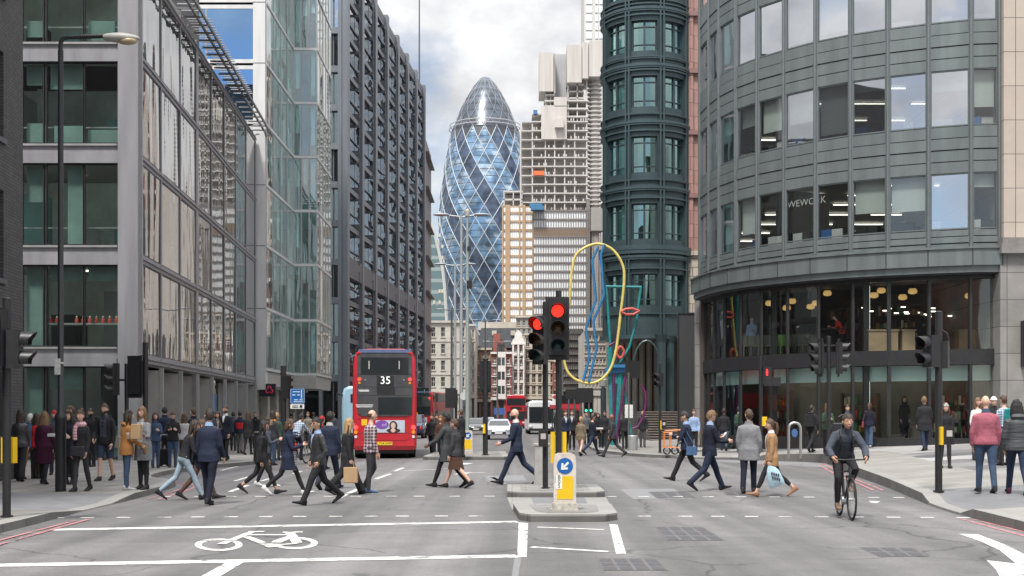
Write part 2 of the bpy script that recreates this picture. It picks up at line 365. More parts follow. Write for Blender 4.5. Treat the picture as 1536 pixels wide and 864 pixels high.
def line(mb, a, b_, w_):
    ZC[0] += 1; dz = V((0, 0, .00025*(ZC[0] % 37)))
    a, b_ = V(a), V(b_); d = (b_-a).normalized(); n_ = V((d.y, -d.x, 0))*w_/2
    a, b_ = a+dz, b_+dz
    mb.quad(a-n_, b_-n_, b_+n_, a+n_)
line(wm, gl(76, 795), gl(776, 783), .3); line(wm, gl(-60, 849.5), gl(775, 834.5), .3)
wm.quad(gl(778, 784), gl(792, 785), gl(790, 836), gl(776, 836)); wm.quad(gl(914, 787), gl(926, 787), gl(939, 831), gl(924, 831))
line(wm, gl(806, 791), gl(906, 795), .11); line(wm, gl(797, 821), gl(912, 828), .12)
line(wm, gl(358, 841), gl(290, 880), .2)
rng2 = random.Random(3)
for i in range(29):
    for (xa, ya, xb, yb) in ((-20, 778, 1440, 777), (60, 746, 1400, 747)):
        t = i/28; px = xa+(xb-xa)*t+rng2.uniform(-6, 6); py = ya+(yb-ya)*t-((5 if ya > 770 else 3)*math.sin(t*3.1))*.6
        c = gl(px, py)
        if c.x < -7.6 or c.x > 8.2 or (-.1 < c.x < 1.9): continue
        wm.box(c.x-.11, c.x+.11, c.y-.055, c.y+.055, .003, .008)
for a, b_, w_ in (((506, 748), (537, 734), .13), ((563, 719), (586, 711), .13), ((592, 707), (605, 702), .13), ((332, 706), (356, 700), .12), ((345, 738), (372, 728), .12), ((392, 722), (408, 717), .12), ((440, 711), (452, 707), .12), ((352, 722), (385, 712), .12), ((600, 707), (700, 702), .1), ((688, 712), (700, 709), .3), ((690, 710), (728, 709), .12), ((692, 697), (703, 695), .35), ((738, 718), (1, 1), 0)):
    if w_: line(wm, gl(*a), gl(*b_), w_)
# turning arrow at the right
wm.add([gl(*p) for p in ((1438, 801), (1467, 802), (1509, 818), (1548, 838), (1570, 866), (1530, 862), (1523, 845), (1500, 826), (1470, 812))], [tuple(range(9))])
wm.add([gl(*p) for p in ((1480, 841), (1524, 846), (1531, 863), (1560, 872), (1502, 870), (1494, 855))], [tuple(range(6))])
wm.quad(gl(1303, 751.5), gl(1321, 752.5), gl(1314, 755), gl(1306, 754))
# bicycle symbol
bc = G(385, 811.5); bx, by = bc.x, bc.y
SX, SY = 1.68/186, 1.9/31            # metres per drawn unit, stretched along the road as on real roads
def bp(px, py): q = G(px, py); return V((q.x, q.y, ZM))
def ringp(cx, cy, rx, ry, t, n=40):
    o, i_ = [], []
    for k in range(n):
        a = 2*math.pi*k/n; o.append(bp(cx+rx*math.cos(a), cy+ry*math.sin(a))); i_.append(bp(cx+(rx-t*1.6)*math.cos(a), cy+(ry-t*.42)*math.sin(a)))
    wm.add(o+i_, [(k, (k+1) % n, n+(k+1) % n, n+k) for k in range(n)])
ringp(328, 817.5, 36, 9.2, 6.5); ringp(442, 815, 35, 9, 6.5)
for a, b_, w_ in (((332, 817), (377, 799), .12), ((362, 803), (440, 803), .16), ((370, 806), (404, 819), .12), ((404, 819), (440, 804), .14), ((434, 799), (446, 815), .14), ((404, 819), (446, 816), .12)):
    line(wm, bp(*a), bp(*b_), w_)
line(wm, bp(372, 798.5), bp(396, 798.5), .17); line(wm, bp(424, 799.5), bp(454, 799), .17)
line(wm, bp(394, 815), bp(410, 822), .14)
struct(wm.build('road_marking', PAINT))
rm = MB()
def rl(pts, w_=.07):
    for a, b_ in zip(pts, pts[1:]): line(rm, a, b_, w_)
rl([gl(-30, 819), gl(112, 782)]); rl([gl(-30, 826), gl(132, 780)])
ra = [(px_, py_) for px_, py_ in LK if 24.2 < py_ < 31]
for off in (.28, .5): rl([V((a[0]+off, a[1]-off*.25, ZM)) for a in ra])
rb = [(px_, py_) for px_, py_ in RK if 26.5 < py_ < 41.3]
for off in (.28, .5): rl([V((a[0]-off, a[1]-off*.1, ZM)) for a in rb])
rl([gl(1443, 779), gl(1560, 811)]); rl([gl(1458, 779), gl(1560, 804)])
rl([V((rb[-1][0]-.28, rb[-1][1], ZM)), V((rb[-1][0]-.1, rb[-1][1]+1.2, ZM)), V((rb[-1][0]+1, rb[-1][1]+1.6, ZM))])
struct(rm.build('red_route_line', REDP))
pm = MB()
for q in (((725, 714), (785, 713), (790, 721), (735, 722)), ((930, 734), (1010, 733), (1040, 748), (950, 749)), ((772, 836), (782, 836), (776, 875), (766, 875)), ((757, 727), (763, 727), (742, 716), (735, 716)), ((1040, 690), (1235, 692), (1250, 702), (1100, 694))):
    pm.quad(*[V((gl(*a).x, gl(*a).y, .003)) for a in q])
struct(pm.build('road_patch', PATCH))
# covers in the road
IRON = mat('cast_iron', (.095, .095, .1), .6, .3, var=.3, sc=30, bump=.8, bsc=45)
def cover(pts, label, cells):
    ps = [G(*p) for p in pts]; c = sum(ps, V((0, 0, 0)))/len(ps)
    t = thing('manhole_cover', c, label, 'manhole cover')
    m_ = MB(); m_.add([V((p.x, p.y, .004)) for p in ps], [tuple(range(len(ps)))]); m_.build('surround', mat('worn_asphalt', (.115, .112, .113), .9, var=.3, sc=9), t)
    k = MB()
    if len(ps) == 4:
        for i in range(cells[0]):
            for j in range(cells[1]):
                def bl(u, v_): return (ps[0]*(1-u)+ps[1]*u)*(1-v_)+(ps[3]*(1-u)+ps[2]*u)*v_
                u0, u1, v0, v1 = (i+.12)/cells[0], (i+.88)/cells[0], (j+.12)/cells[1], (j+.88)/cells[1]
                k.add([bl(u0, v0)+V((0, 0, .006)), bl(u1, v0)+V((0, 0, .006)), bl(u1, v1)+V((0, 0, .006)), bl(u0, v1)+V((0, 0, .006))], [(0, 1, 2, 3)])
    k.build('plate', IRON, t)
cover([(982, 790), (1055, 791), (1088, 811), (1000, 811)], 'large square ribbed iron cover in the road right of the near bollard', (4, 3))
cover([(1288, 821), (1372, 822), (1392, 835), (1318, 835)], 'iron cover with worn dark surround at the lower right of the road', (3, 2))
cover([(972, 738), (1030, 737), (1046, 747), (985, 748)], 'iron cover in the road in front of the two men in dark blazers', (3, 3))
cover([(1085, 738), (1130, 738), (1142, 742), (1090, 743)], 'small iron cover at the feet of the man in the grey coat', (3, 2))
cover([(895, 838), (985, 838), (1003, 856), (905, 856)], 'worn iron cover at the bottom of the picture below the painted box', (4, 3))
# ================================================================ BUILDINGS, LEFT SIDE
STEEL = mat('painted_steel_grey', (.27, .27, .285), .5, .25, var=.14, sc=1.4, stretch=(1.5, 1.5, .15))
STEELD = mat('painted_steel_dark', (.085, .088, .095), .5, .2, var=.15, sc=1.5)
ALU = mat('aluminium_trim', (.42, .42, .42), .4, .5, var=.08)
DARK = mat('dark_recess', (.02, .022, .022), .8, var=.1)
BLK = mat('black_paint', (.018, .018, .02), .45, var=.15, sc=6)
SLABM = mat('interior_ceiling', (.32, .33, .31), .8, var=.05)
INTW = mat('interior_wall', (.70, .78, .74), .8, var=.3, sc=.5)
TEALB = mat('teal_screen', (.16, .33, .31), .5, var=.1)
DESK = mat('desk_wood', (.35, .25, .16), .5, var=.15)
LAMPW = mat('office_light', (1, .93, .8), emit=2.2, var=0)
BRICKG = tiled('grey_brick', (.075, .072, .072), (.05, .048, .05), (.028, .028, .03), .23, .078, .012, 'yz', .75, .5, var=.16)
G1F = glass('office_glass_front', (.82, .93, .89), .17, .012, .6)
G1S = glass('office_glass_side', (.5, .53, .51), .26, .014, .9, stretch=(1, 1.1, .22))
GDRK = glass('dark_glass', (.25, .28, .28), .12, .01, .6)

# dark brick building at the far left
bx_ = thing('brick_building', (-12.4, 20, 0), 'dark grey brick building at the left edge with narrow slit windows', 'building')
fb = Fac((-11.45, 16), (-12.43, 30.5))
wb = MB(); zs = [.0, 3.0, 5.2, 7.15, 8.7, 10.6, 12.2, 24]
# wall with slit openings in one bay column
u0, u1 = 12.55, 13.15
fb.box(wb, 0, u0, 0, 24, -.5, 0); fb.box(wb, u1, fb.L, 0, 24, -.5, 0)
op = [(1.2, 3.7), (5.0, 7.15), (8.4, 10.5), (11.9, 14), (15.4, 17.5)]
z = 0
for a, b_ in op:
    fb.box(wb, u0, u1, z, a, -.5, 0); z = b_
fb.box(wb, u0, u1, z, 24, -.5, 0)
wb.box(-24, -12.9, 29.9, 30.5, 0, 24)
wb.build('wall', BRICKG, bx_)
for a, b_ in op:
    q = MB(); fb.box(q, u0, u1, a, b_, -.34, -.3); ow = q.build('window', GDRK, bx_)
    s_ = MB(); fb.box(s_, u0-.08, u1+.08, a-.12, a, -.3, .06); s_.build('sill', STEELD, ow)
    s_ = MB(); fb.box(s_, u0, u1, a, b_, -.48, -.4); s_.build('frame', DARK, ow)

# building 1: grey steel frame and glass
LV = [0, 3.75, 7.3, 10.85, 14.4, 17.95]
t1 = thing('office_building', (-13.2, 42, 0), 'grey steel framed glass office block on the left corner with louvred sunshade', 'building')
ff = Fac((-26, 42), (-13.2, 42)); fs = Fac((-13.2, 42), (-15.12, 70.7))
fm = MB()
for z in LV[1:]:
    ff.box(fm, 0, ff.L-.55, z-.34, z+.02, -.1, .12); ff.box(fm, 0, ff.L-.55, z+.02, z+.34, -.14, .02)
    fs.box(fm, .35, fs.L, z-.17, z-.03, -.1, .04); fs.box(fm, .35, fs.L, z-.01, z+.15, -.14, .02); fs.box(fm, .35, fs.L, z-.03, z-.01, .0, .1)
fm.box(-13.75, -13.05, 41.85, 42.45, 0, 18.6)
ff.box(fm, ff.L-4.25-12.5, ff.L-4.0-12.5, 0, 18.3, -.1, .15)
for k in range(9):
    u = .45+k*(fs.L-.6)/8; w_ = .24 if k in (3, ) else .055
    fs.box(fm, u-w_, u+w_, 3.75, 18.2, -.2, .05)
ob = fm.build('frame', STEEL, t1)
tr = MB()
fs.box(tr, .1, .16, 3.9, 18.3, .1, .24)
for z in LV[1:]: ff.box(tr, 0, ff.L-.6, z+.27, z+.34, .02, .1)
tr.build('trim', ALU, t1)
for fl in range(1, 5):
    for k in range(8):
        a = .45+k*(fs.L-.6)/8+(.25 if k == 3 else .06); b_ = .45+(k+1)*(fs.L-.6)/8-(.25 if k == 2 else .06)
        q = MB(); fs.pane(q, a, b_, LV[fl]+.15, LV[fl+1]-.17, .0, .012); ow = q.build('window', G1S, t1)
        fr = MB(); fs.frame(fr, a, b_, LV[fl]+.16, LV[fl+1]-.18, .035, -.06, .015)
        m_ = (a+b_)/2; fs.box(fr, m_-.018, m_+.018, LV[fl]+.2, LV[fl+1]-.22, -.05, -.004); fr.build('frame', STEELD, ow)
fw = [(35, 63), (71, 123), (128, 178)]
for fl in range(0, 5):
    z0, z1 = (LV[fl]+.34 if fl else .15), LV[fl+1]-.34
    for pa, pb in [(-12, 28)]+fw:
        a, b_ = XW(pa, 42)+26, XW(pb, 42)+26
        q = MB(); ff.pane(q, a, b_, z0, z1, -.02, .003); ow = q.build('window', G1F, t1)
        fr = MB(); ff.frame(fr, a-.06, b_+.08, z0, z1, .05, -.08, .02); fr.build('frame', BLK, ow)
it = MB()
for z in LV[1:]+[18.3]:
    it.box(-25.8, -13.8, 42.2, 50, z-.2, z+.2)
    it.add([(-13.8, 43, z-.2), (-15.4, 70.5, z-.2), (-24, 70.5, z-.2), (-24, 43, z-.2), (-13.8, 43, z+.2), (-15.4, 70.5, z+.2), (-24, 70.5, z+.2), (-24, 43, z+.2)], [(0, 1, 2, 3), (4, 7, 6, 5), (0, 4, 5, 1), (1, 5, 6, 2), (2, 6, 7, 3), (3, 7, 4, 0)])
it.build_each('floor_slab', SLABM, t1)
it = MB(); it.box(-26, -14.2, 46.3, 46.5, 0, 18.2); it.box(-24.2, -24, 43, 70, 0, 18.2); it.box(-18.2, -18, 46, 70, 0, 18.2); it.build_each('inner_wall', INTW, t1)
it = MB(); it.mat = 0
for fl in range(5):
    z = LV[fl]+.2
    for k in range(5):
        x = -21.6+k*1.7+rnd.uniform(-.3, .3); it.mat = rnd.choice([0, 0, 1, 2]); h = rnd.choice([.75, 1.1, 2.3, 1.4]); it.box(x, x+rnd.uniform(.5, 1.3), 43.1+rnd.uniform(0, 1.5), 44.8, z, z+h)
it.mat = 1; it.box(-17.2, -13.9, 42.5, 42.9, LV[1]+1.15, LV[1]+1.22); it.box(-17, -13.9, 42.5, 42.55, LV[3]+1.0, LV[3]+1.06)
for fl in (2, 3, 4): it.box(-21, -13.9, 42.45, 42.5, LV[fl]+1.0, LV[fl]+1.05)
it.build_each('furniture', [TEALB, ALU, DARK], t1)
scr = MB()
for fl, pi, a, e, z0, z1 in ((1, 0, 0, 1, 0, 1), (1, 1, 0, 1, .82, 1), (1, 2, 0, 1, .82, 1), (2, 1, .5, 1, 0, 1), (2, 0, 0, 1, .55, 1), (3, 0, 0, 1, 0, .28), (3, 1, .1, 1, 0, .25), (3, 2, .0, 1, .0, .2), (3, 1, 0, 1, .7, 1), (3, 0, 0, 1, .75, 1), (4, 2, 0, .8, 0, .3), (0, 0, 0, 1, .3, 1), (0, 1, 0, 1, .75, 1), (4, 0, 0, 1, .1, .3)):
    xa, xb = XW(fw[pi][0], 42), XW(fw[pi][1], 42); h = LV[fl+1]-LV[fl]-.7; zb = LV[fl]+.34
    scr.box(xa+(xb-xa)*a, xa+(xb-xa)*e, 42.3, 42.33, zb+h*z0, zb+h*z1)
scr.build_each('screen', mat('pale_aqua_screen', (.19, .265, .25), .7, var=.25, sc=.8), t1)
it = MB()
for fl, xs in ((1, (-16, )), (2, (-16.4, )), (4, (-15.9, ))):
    for x in xs: it.box(x, x+.5, 44.6, 44.75, LV[fl+1]-.25, LV[fl+1]-.21)
it.build_each('ceiling_light', LAMPW, t1)
hats = mat('red_figurine', (.5, .06, .04), .6)
for k in range(13):
    x = -16.9+k*.235
    if abs(x+15.9) < .2: continue
    q = MB(); q.lathe([(.0, 0), (.06, 0), (.07, .12), (.04, .18), (.0, .2)], (x, 42.7, LV[1]+1.22), 8); q.mat = 1; q.ell((x, 42.7, LV[1]+1.44), (.035, .035, .045), 8, 6)
    tag(q.build('figurine', [hats, mat('pale_face', (.7, .55, .4))], None, 40), 'tiny red figurine in a row on a window shelf of the grey office block', 'figurine', 'red figurines on the window shelf')
# ground floor piers, deep recess and sunshade
gp = MB()
for k in range(8):
    u = .45+k*(fs.L-.6)/8
    if k == 3: fs.box(gp, u-.35, u+.35, 0, 3.5, -.5, .05)
    elif k == 4: continue
    fs.box(gp, u+1.3, u+3.3, 0, 3.35, -.62, -.5); gp.obox(fs.p(u+2.9, 1.7, -.3), fs.d*.45+fs.n*.22, fs.n*.05, (0, 0, 1.7))
gp.build_each('pier', mat('grey_cladding', (.17, .17, .165), .55, var=.1), t1)
gp = MB()
for k in range(9):
    u = .45+k*(fs.L-.6)/8; fs.box(gp, u-.05, u+.05, 0, 3.5, -.05, .12)
gp.build_each('mullion', ALU, t1)
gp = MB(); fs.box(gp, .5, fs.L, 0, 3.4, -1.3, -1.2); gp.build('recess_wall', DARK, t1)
gp = MB(); u = .45+4*(fs.L-.6)/8; fs.box(gp, u+.3, u+3.2, .2, 3.4, -.4, -.35); po = gp.build('shop_window', GDRK, t1)
gp = MB(); fs.box(gp, u+.5, u+3.0, 1.6, 2.75, -.3, -.28); gp.build('poster', mat('blue_poster', (.06, .17, .36), .5, var=.5, sc=2), po)
sh = MB()
for d in (.5, .8): fs.box(sh, -2, fs.L+1, 18.35, 18.47, d, d+.08)
for k in range(30):
    u = -1.5+k*1.05; fs.box(sh, u, u+.07, 18.25, 18.33, 0, .88)
for k in range(34):
    u = 9+k*.36
    sh.obox(fs.p(u, 18.55, .5), fs.d*.15+V((0, 0, .06)), fs.n*.5, (0, 0, .012))
for k in range(12):
    u = -1+k*.8; sh.obox(fs.p(u, 18.5, .35), fs.d*.1+V((0, 0, .05)), fs.n*.35, (0, 0, .012))
sh.build('sunshade', mat('sunshade_steel', (.17, .17, .175), .5, .2, var=.15), t1)
rf = MB(); rf.add([(-13.6, 42.3, 18.2), (-15.4, 70.6, 18.2), (-26, 70.6, 18.2), (-26, 42.3, 18.2), (-13.6, 42.3, 18.35), (-15.4, 70.6, 18.35), (-26, 70.6, 18.35), (-26, 42.3, 18.35)], [(0, 1, 2, 3), (4, 7, 6, 5), (0, 4, 5, 1), (1, 5, 6, 2), (2, 6, 7, 3), (3, 7, 4, 0)])
rf.build('roof', STEELD, t1)
PERF = tiled('perforated_screen', (.16, .16, .165), (.14, .14, .145), (.05, .05, .05), .16, .16, .05, 'yz', .6, .3, .5)
rf = MB(); rf.box(-22, -15.9, 50, 61, 18.3, 24.2); rf.build('plant_screen', PERF, t1)

# building 2: pale steel and aqua glass, stepped plan
WST = mat('pale_steel', (.58, .58, .58), .45, .2, var=.1, sc=1.2, stretch=(1.5, 1.5, .15))
G2 = glass('aqua_glass', (.68, .86, .85), .24, .02, .5, stretch=(1, 1, .3))
G2B = glass('sky_glass', (.2, .3, .4), .62, .004, .3, gcol=(.42, .68, 1))
AQ = mat('aqua_blind', (.58, .72, .70), .6, var=.2, sc=.5)
t2 = thing('office_building', (-14.6, 71, 0), 'tall pale office block of aqua glass bays behind the grey framed block', 'building')
A, B, Cc, D = (-14.55, 71), (-14.55, 80), (-13.02, 80.1), (-13.12, 87)
L2 = [4.4, 8.0, 11.7, 15.3, 18.9, 22.5, 26.1, 29.7, 33.4]
fm = MB(); F0 = Fac((-24, 71.2), (-15.2, 71.2)); F1, F2, F3 = Fac(A, B), Fac(B, Cc), Fac(Cc, D)
fm.box(-15.3, -14.58, 70.9, 71.6, 3.2, 34.5)
for fc in (F0, F1, F2, F3):
    for z in L2: fc.box(fm, 0, fc.L, z-.07, z+.07, -.12, .05)
for z in L2[3:]: F0.box(fm, 0, F0.L, z-.3, z+.3, -.1, .05)
fm.build('frame', WST, t2)
fm = MB()
for z in (8, 11.7, 15.3, 18.9, 22.5, 26.1, 29.7): fm.box(-15.31, -14.57, 70.89, 71.61, z-.02, z+.02)
fm.build_each('joint', STEELD, t2)
def bay(fc, n, gm, name='window', nofl=None):
    for fl in range(8):
        for k in range(n):
            a, b_ = fc.L*k/n+.04, fc.L*(k+1)/n-.04
            if nofl and not nofl(fl): continue
            q = MB(); fc.pane(q, a, b_, L2[fl]+.07, L2[fl+1]-.07, 0, .006); ow = q.build('window', gm, t2)
            fr = MB(); fc.frame(fr, a-.03, b_+.03, L2[fl]+.08, L2[fl+1]-.08, .035, -.05, .03); fr.build('frame', ALU, ow)
bay(F1, 4, G2); bay(F2, 3, G2); bay(F3, 5, G2); bay(F0, 3, G2B, nofl=lambda f: f > 2)
it = MB()
for z in L2:
    it.prism([(-23.8, 71.6), (-15.4, 71.6), (-14.75, 72), (-14.75, 80.3), (-13.3, 80.3), (-13.35, 86.8), (-23.8, 86.8)], z-.25, z+.05)
it.build('floor_slab', mat('pale_ceiling', (.62, .68, .66), .8), t2)
it = MB(); it.box(-18.6, -18.4, 72, 87, 4, 34); it.box(-18.4, -13.2, 86.7, 86.9, 4, 34); it.box(-24, -15.3, 73, 73.1, 4, 34); it.build('inner_wall', mat('pale_teal_wall', (.50, .60, .59), .8, var=.25, sc=.4), t2)
it = MB()
for fl in range(8):
    for fc, n in ((F1, 8), (F2, 3)):
        for k in range(n):
            if rnd.random() < .6: fc.box(it, fc.L*k/n+.1, fc.L*(k+1)/n-.15, L2[fl+1]-rnd.uniform(.6, 3.2), L2[fl+1]-.25, -.3, -.28)
it.build_each('blind', AQ, t2)
gb = MB(); gb.box(-24, -14.7, 71.3, 86.5, 3.3, 3.5)
gb.prism([(-15.3, 71.1), (-14.6, 71.1), (-14.6, 79.95), (-13.05, 79.95), (-13.15, 87), (-15.3, 87)], 3.45, 4.3); gb.build('soffit', mat('soffit_stone', (.34, .33, .31), .7), t2)
gb = MB(); gb.box(-24, -15.6, 73.5, 74, 0, 3.4)
for y in (74.2, 77, 80.5, 83.5, 86): gb.box(-15.9, -15.1, y, y+.7, 0, 3.4)
gb.build_each('ground_wall', mat('ground_stone', (.33, .31, .27), .7, var=.15), t2)
gb = MB(); gb.box(-16.6, -16.4, 74, 87, .1, 3.3); gb.build('shop_window', GDRK, t2)
# bank sign with three interlocking loops
sg = MB(); sg.box(-14.95, -14.0, 71.0, 71.25, 3.0-.2, 3.65-.1); so_ = sg.build('bank_sign', mat('sign_black', (.02, .02, .028), .4)); tag(so_, 'black bank sign with a pink three lobed emblem under the aqua glass block', 'sign')
sg = MB()
for a in (90, 210, 330):
    c = V((-14.36+.13*math.cos(R(a)), 70.985, 3.17+.13*math.sin(R(a))))
    sg.tube([c+V((.09*math.cos(R(a+q)), 0, .09*math.sin(R(a+q)))) for q in range(-120, 121, 30)], .045, 6)
sg.build('emblem', mat('emblem_pink', (.65, .04, .10), .5), so_)

# building 3: dark grid of projecting columns
B3 = mat('dark_clad_steel', (.17, .186, .21), .45, .3, var=.14, sc=.9, stretch=(1.5, 1.5, .15))
B3L = mat('dark_clad_panel', (.11, .12, .135), .5, .2, var=.15, sc=.8)
G3 = glass('dark_office_glass', (.28, .33, .36), .07, .01, .5)
G3R = glass('bright_return_glass', (.5, .5, .5), .7, .05, 1.2, gcol=(.86, .94, 1))
t3 = thing('office_tower', (-13.3, 95, 0), 'long dark steel office slab with rows of projecting columns behind the bus', 'building')
f3 = Fac((-13.3, 95), (-10.25, 137)); f3f = Fac((-22, 94.9), (-13.4, 94.9))
fl3 = [.0, 4.6, 7.7, 10.75, 13.8, 16.85, 19.9, 22.95, 26, 29.05, 32.1, 35.15, 38.2]
cm = MB(); n3 = 7
for k in range(n3+1):
    u = k*6.0+.2
    f3.box(cm, u-.42, u+.42, 0, 39.3, -.3, .34); f3.box(cm, u+.42, u+.6, 0, 39, -.1, .2)
for z in fl3[1:]:
    f3.box(cm, 0, f3.L, z-.2, z+.2, -.2, .08)
    f3f.box(cm, 0, f3f.L, z-.25, z+.25, -.2, .1)
for k in range(4): f3f.box(cm, 8.4-k*1.5-.15, 8.4-k*1.5+.15, 0, 39, -.2, .2)
cm.build('frame', B3, t3)
cm = MB(); f3.box(cm, 0, f3.L, 0, 39.0, -.9, -.8); f3f.box(cm, 0, f3f.L, 0, 39, -.9, -.8); f3.box(cm, 0, f3.L, 38.3, 39, -8, .1); f3.box(cm, 0, f3.L, 12.7, 14.3, -.3, .3)
cm.box(-22, -13.6, 95.5, 137, 38.4, 38.8); cm.box(-22, -10.6, 136.6, 137, 0, 38.8)
cm.build('wall', B3L, t3)
for fl in range(12):
    for k in range(n3):
        a, b_ = k*6+.65, k*6+5.75; z0, z1 = fl3[fl]+.28, fl3[fl+1]-.28
        q = MB(); q.mat = 0; f3.pane(q, a, b_, z0, z1, -.08, .004); q.mat = 2
        f3.box(q, b_-1.3, b_-1.2, z0, z1, -.08, .36)
        f3.box(q, a, b_-1.3, z0+.9, z0+.98, -.07, .02)
        ow = q.build('window', [G3, G3R, B3L], t3)
        rr = MB(); zz = z1-.15
        p0, p1 = f3.p(b_-1.32, z0+.35, -.06), f3.p(b_-1.32, z0+.35, .34)
        rr.quad(p0, p1, p1+V((0, 0, (z1-z0)-.6)), p0+V((0, 0, (z1-z0)-.6))); rr.build('return_pane', G3R, ow)
    q = MB()
    for k in range(4): f3f.pane(q, 8.4-k*1.5-1.3, 8.4-k*1.5-.2, fl3[fl]+.28, fl3[fl+1]-.28, -.3, .01)
    q.build('end_window', G3R if fl % 3 else G3, t3)
fp = MB(); fp.cyl((-10.6, 137.2, 38), (-10.6, 137.2, 58), .09, .05); fp.build('mast', STEELD, t3)
pk = MB(); pk.box(-13, -10.1, 138, 150, 0, 34)
for z in range(8, 34, 4): pk.box(-10.08, -9.6, 138.2, 149, z, z+.1)
tag(pk.build('pink_block', mat('dull_pink_granite', (.16, .15, .155), .6, var=.15)), 'narrow pinkish block with shelf like fins at the end of the dark slab', 'building')

# buildings across and behind, seen in the glass
RB = tiled('red_brick', (.26, .09, .07), (.2, .075, .06), (.2, .18, .16), .23, .08, .01, 'xz', .85, .4)
RBY = tiled('red_brick_side', (.26, .09, .07), (.2, .075, .06), (.2, .18, .16), .23, .08, .01, 'yz', .85, .4)
CREAM = mat('cream_stone', (.47, .43, .36), .8, var=.18, sc=.7, bump=.2, bsc=6)
STONE = mat('portland_stone', (.42, .40, .36), .8, var=.18, sc=.6, bump=.2, bsc=5)
def house(name, label, pxa, pxb, topy, Y, wall, rows, cols, z0=4.2, depth=12, win=GDRK, trim=CREAM, ww=.6, wh=.62, cat='building', shop=(.05, .06, .07), cornice=True, group=None, bottom=None, fx=None):
    xa, xb = (XW(pxa, Y), XW(pxb, Y)) if fx is None else fx; zt = ZW(topy, Y)
    t = thing(name, ((xa+xb)/2, Y, 0), label, cat, group); fc = Fac((xa, Y), (xb, Y)); W = xb-xa
    fh = (zt-z0-.6)/rows; cw = W/cols
    b_ = MB()
    for c in range(cols+1):
        e = cw*(1-ww)/2; u = c*cw
        fc.box(b_, max(0, u-e), min(W, u+e), z0, zt, -.4, 0)
    for r in range(rows+1):
        za = z0+r*fh; zb = za+fh*(1-wh)*.6
        zlo = z0 if r == 0 else za-fh*(1-wh)*.4
        for c in range(cols): fc.box(b_, c*cw+cw*(1-ww)/2, (c+1)*cw-cw*(1-ww)/2, zlo, min(zt, zb) if r < rows else zt, -.4, 0)
    b_.box(xa, xb, Y+.4, Y+depth, 0, zt-.3); b_.build('wall', wall, t)
    for r in range(rows):
        for c in range(cols):
            a, e = c*cw+cw*(1-ww)/2, (c+1)*cw-cw*(1-ww)/2; za = z0+r*fh+fh*(1-wh)*.6; zb = za+fh*wh
            q = MB(); fc.pane(q, a, e, za, zb, -.22, .01); ow = q.build('window', win, t)
            fr = MB(); fc.frame(fr, a, e, za, zb, .07, -.25, -.16); fc.box(fr, a, e, (za+zb)/2-.035, (za+zb)/2+.035, -.25, -.14); fc.box(fr, (a+e)/2-.03, (a+e)/2+.03, za, zb, -.25, -.17); fr.build('frame', trim, ow)
            sl_ = MB(); fc.box(sl_, a-.1, e+.1, za-.14, za, -.1, .14); sl_.build('sill', trim, ow)
    if cornice:
        k = MB()
        for r in range(1, rows): fc.box(k, -.05, W+.05, z0+r*fh-.1, z0+r*fh+.08, -.1, .12)
        fc.box(k, -.15, W+.15, zt-.35, zt, -.2, .35); fc.box(k, -.1, W+.1, z0-.5, z0, -.1, .25); k.build('cornice', trim, t)
    s_ = MB(); fc.box(s_, 0, W, 0, z0-.5, -.6, -.3); s_.mat = 1
    for c in range(cols+1): fc.box(s_, max(0, c*cw-.2), min(W, c*cw+.2), 0, z0-.5, -.3, .05)
    s_.build('shopfront', [mat('shopfront_'+name, shop, .4, var=.4, sc=.8), wall], t)
    return t, fc, zt
# behind the camera: they are what the glass on both sides mirrors
for i, (x0, x1, y, h, m_, lb) in enumerate(((-40, -16, -62, 25, RB, 'red brick warehouse mirrored in the shop glass at right'), (-14, 7, -70, 22, STONE, 'pale stone terrace behind the viewer'), (8, 34, -58, 25, RB, 'red brick block behind the viewer at right'))):
    t = thing('street_building', ((x0+x1)/2, y, 0), lb, 'building'); b_ = MB(); b_.box(x0, x1, y-14, y, 0, h); b_.build('wall', m_, t)
    q = MB()
    for r in range(int(h//3.6)):
        for c in range(int((x1-x0)//2.6)): q.box(x0+.7+c*2.6, x0+2+c*2.6, y-.1, y+.03, 1+r*3.6, 3+r*3.6)
    q.build_each('window', GDRK, t)
t = thing('street_building', (-13, 5, 0), 'dark brick terrace beside the viewer on the left', 'building'); b_ = MB(); b_.box(-28, -13, -40, 15.5, 0, 15); b_.build('wall', BRICKG, t)
# granite range behind the round bay tower: mirrored in the glass opposite
PG = mat('pink_granite_wall', (.34, .15, .12), .5, var=.15, sc=.8)
t = thing('granite_building', (16, 120, 0), 'pink granite office range running back behind the round green bay tower', 'building')
fg = Fac((44.6, 520), (8.6, 98)); b_ = MB(); uc = fg.L-140
b_.mat = 1; fg.box(b_, 0, uc, 0, 74, -8, -.5); fg.box(b_, uc, fg.L, 0, 22, -8, -.5); b_.mat = 0
for k in range(70): fg.box(b_, fg.L-k*5.8-2.6, fg.L-k*5.8, 0, 75 if k*5.8 > 140 else 22.5, -.5, .3)
b_.build('wall', [PG, mat('granite_range_glass', (.05, .055, .06), .2)], t)
b_ = MB()
for k in range(70):
    fg.box(b_, fg.L-k*5.8-4.2, fg.L-k*5.8-3.2, 0, 74 if k*5.8 > 140 else 22, -.4, .5)
for z in range(4, 74, 4): fg.box(b_, 0, fg.L if z < 22 else uc, z, z+.7, -.4, .1)
b_.build('white_pier', mat('white_render', (.66, .64, .6), .6), t)
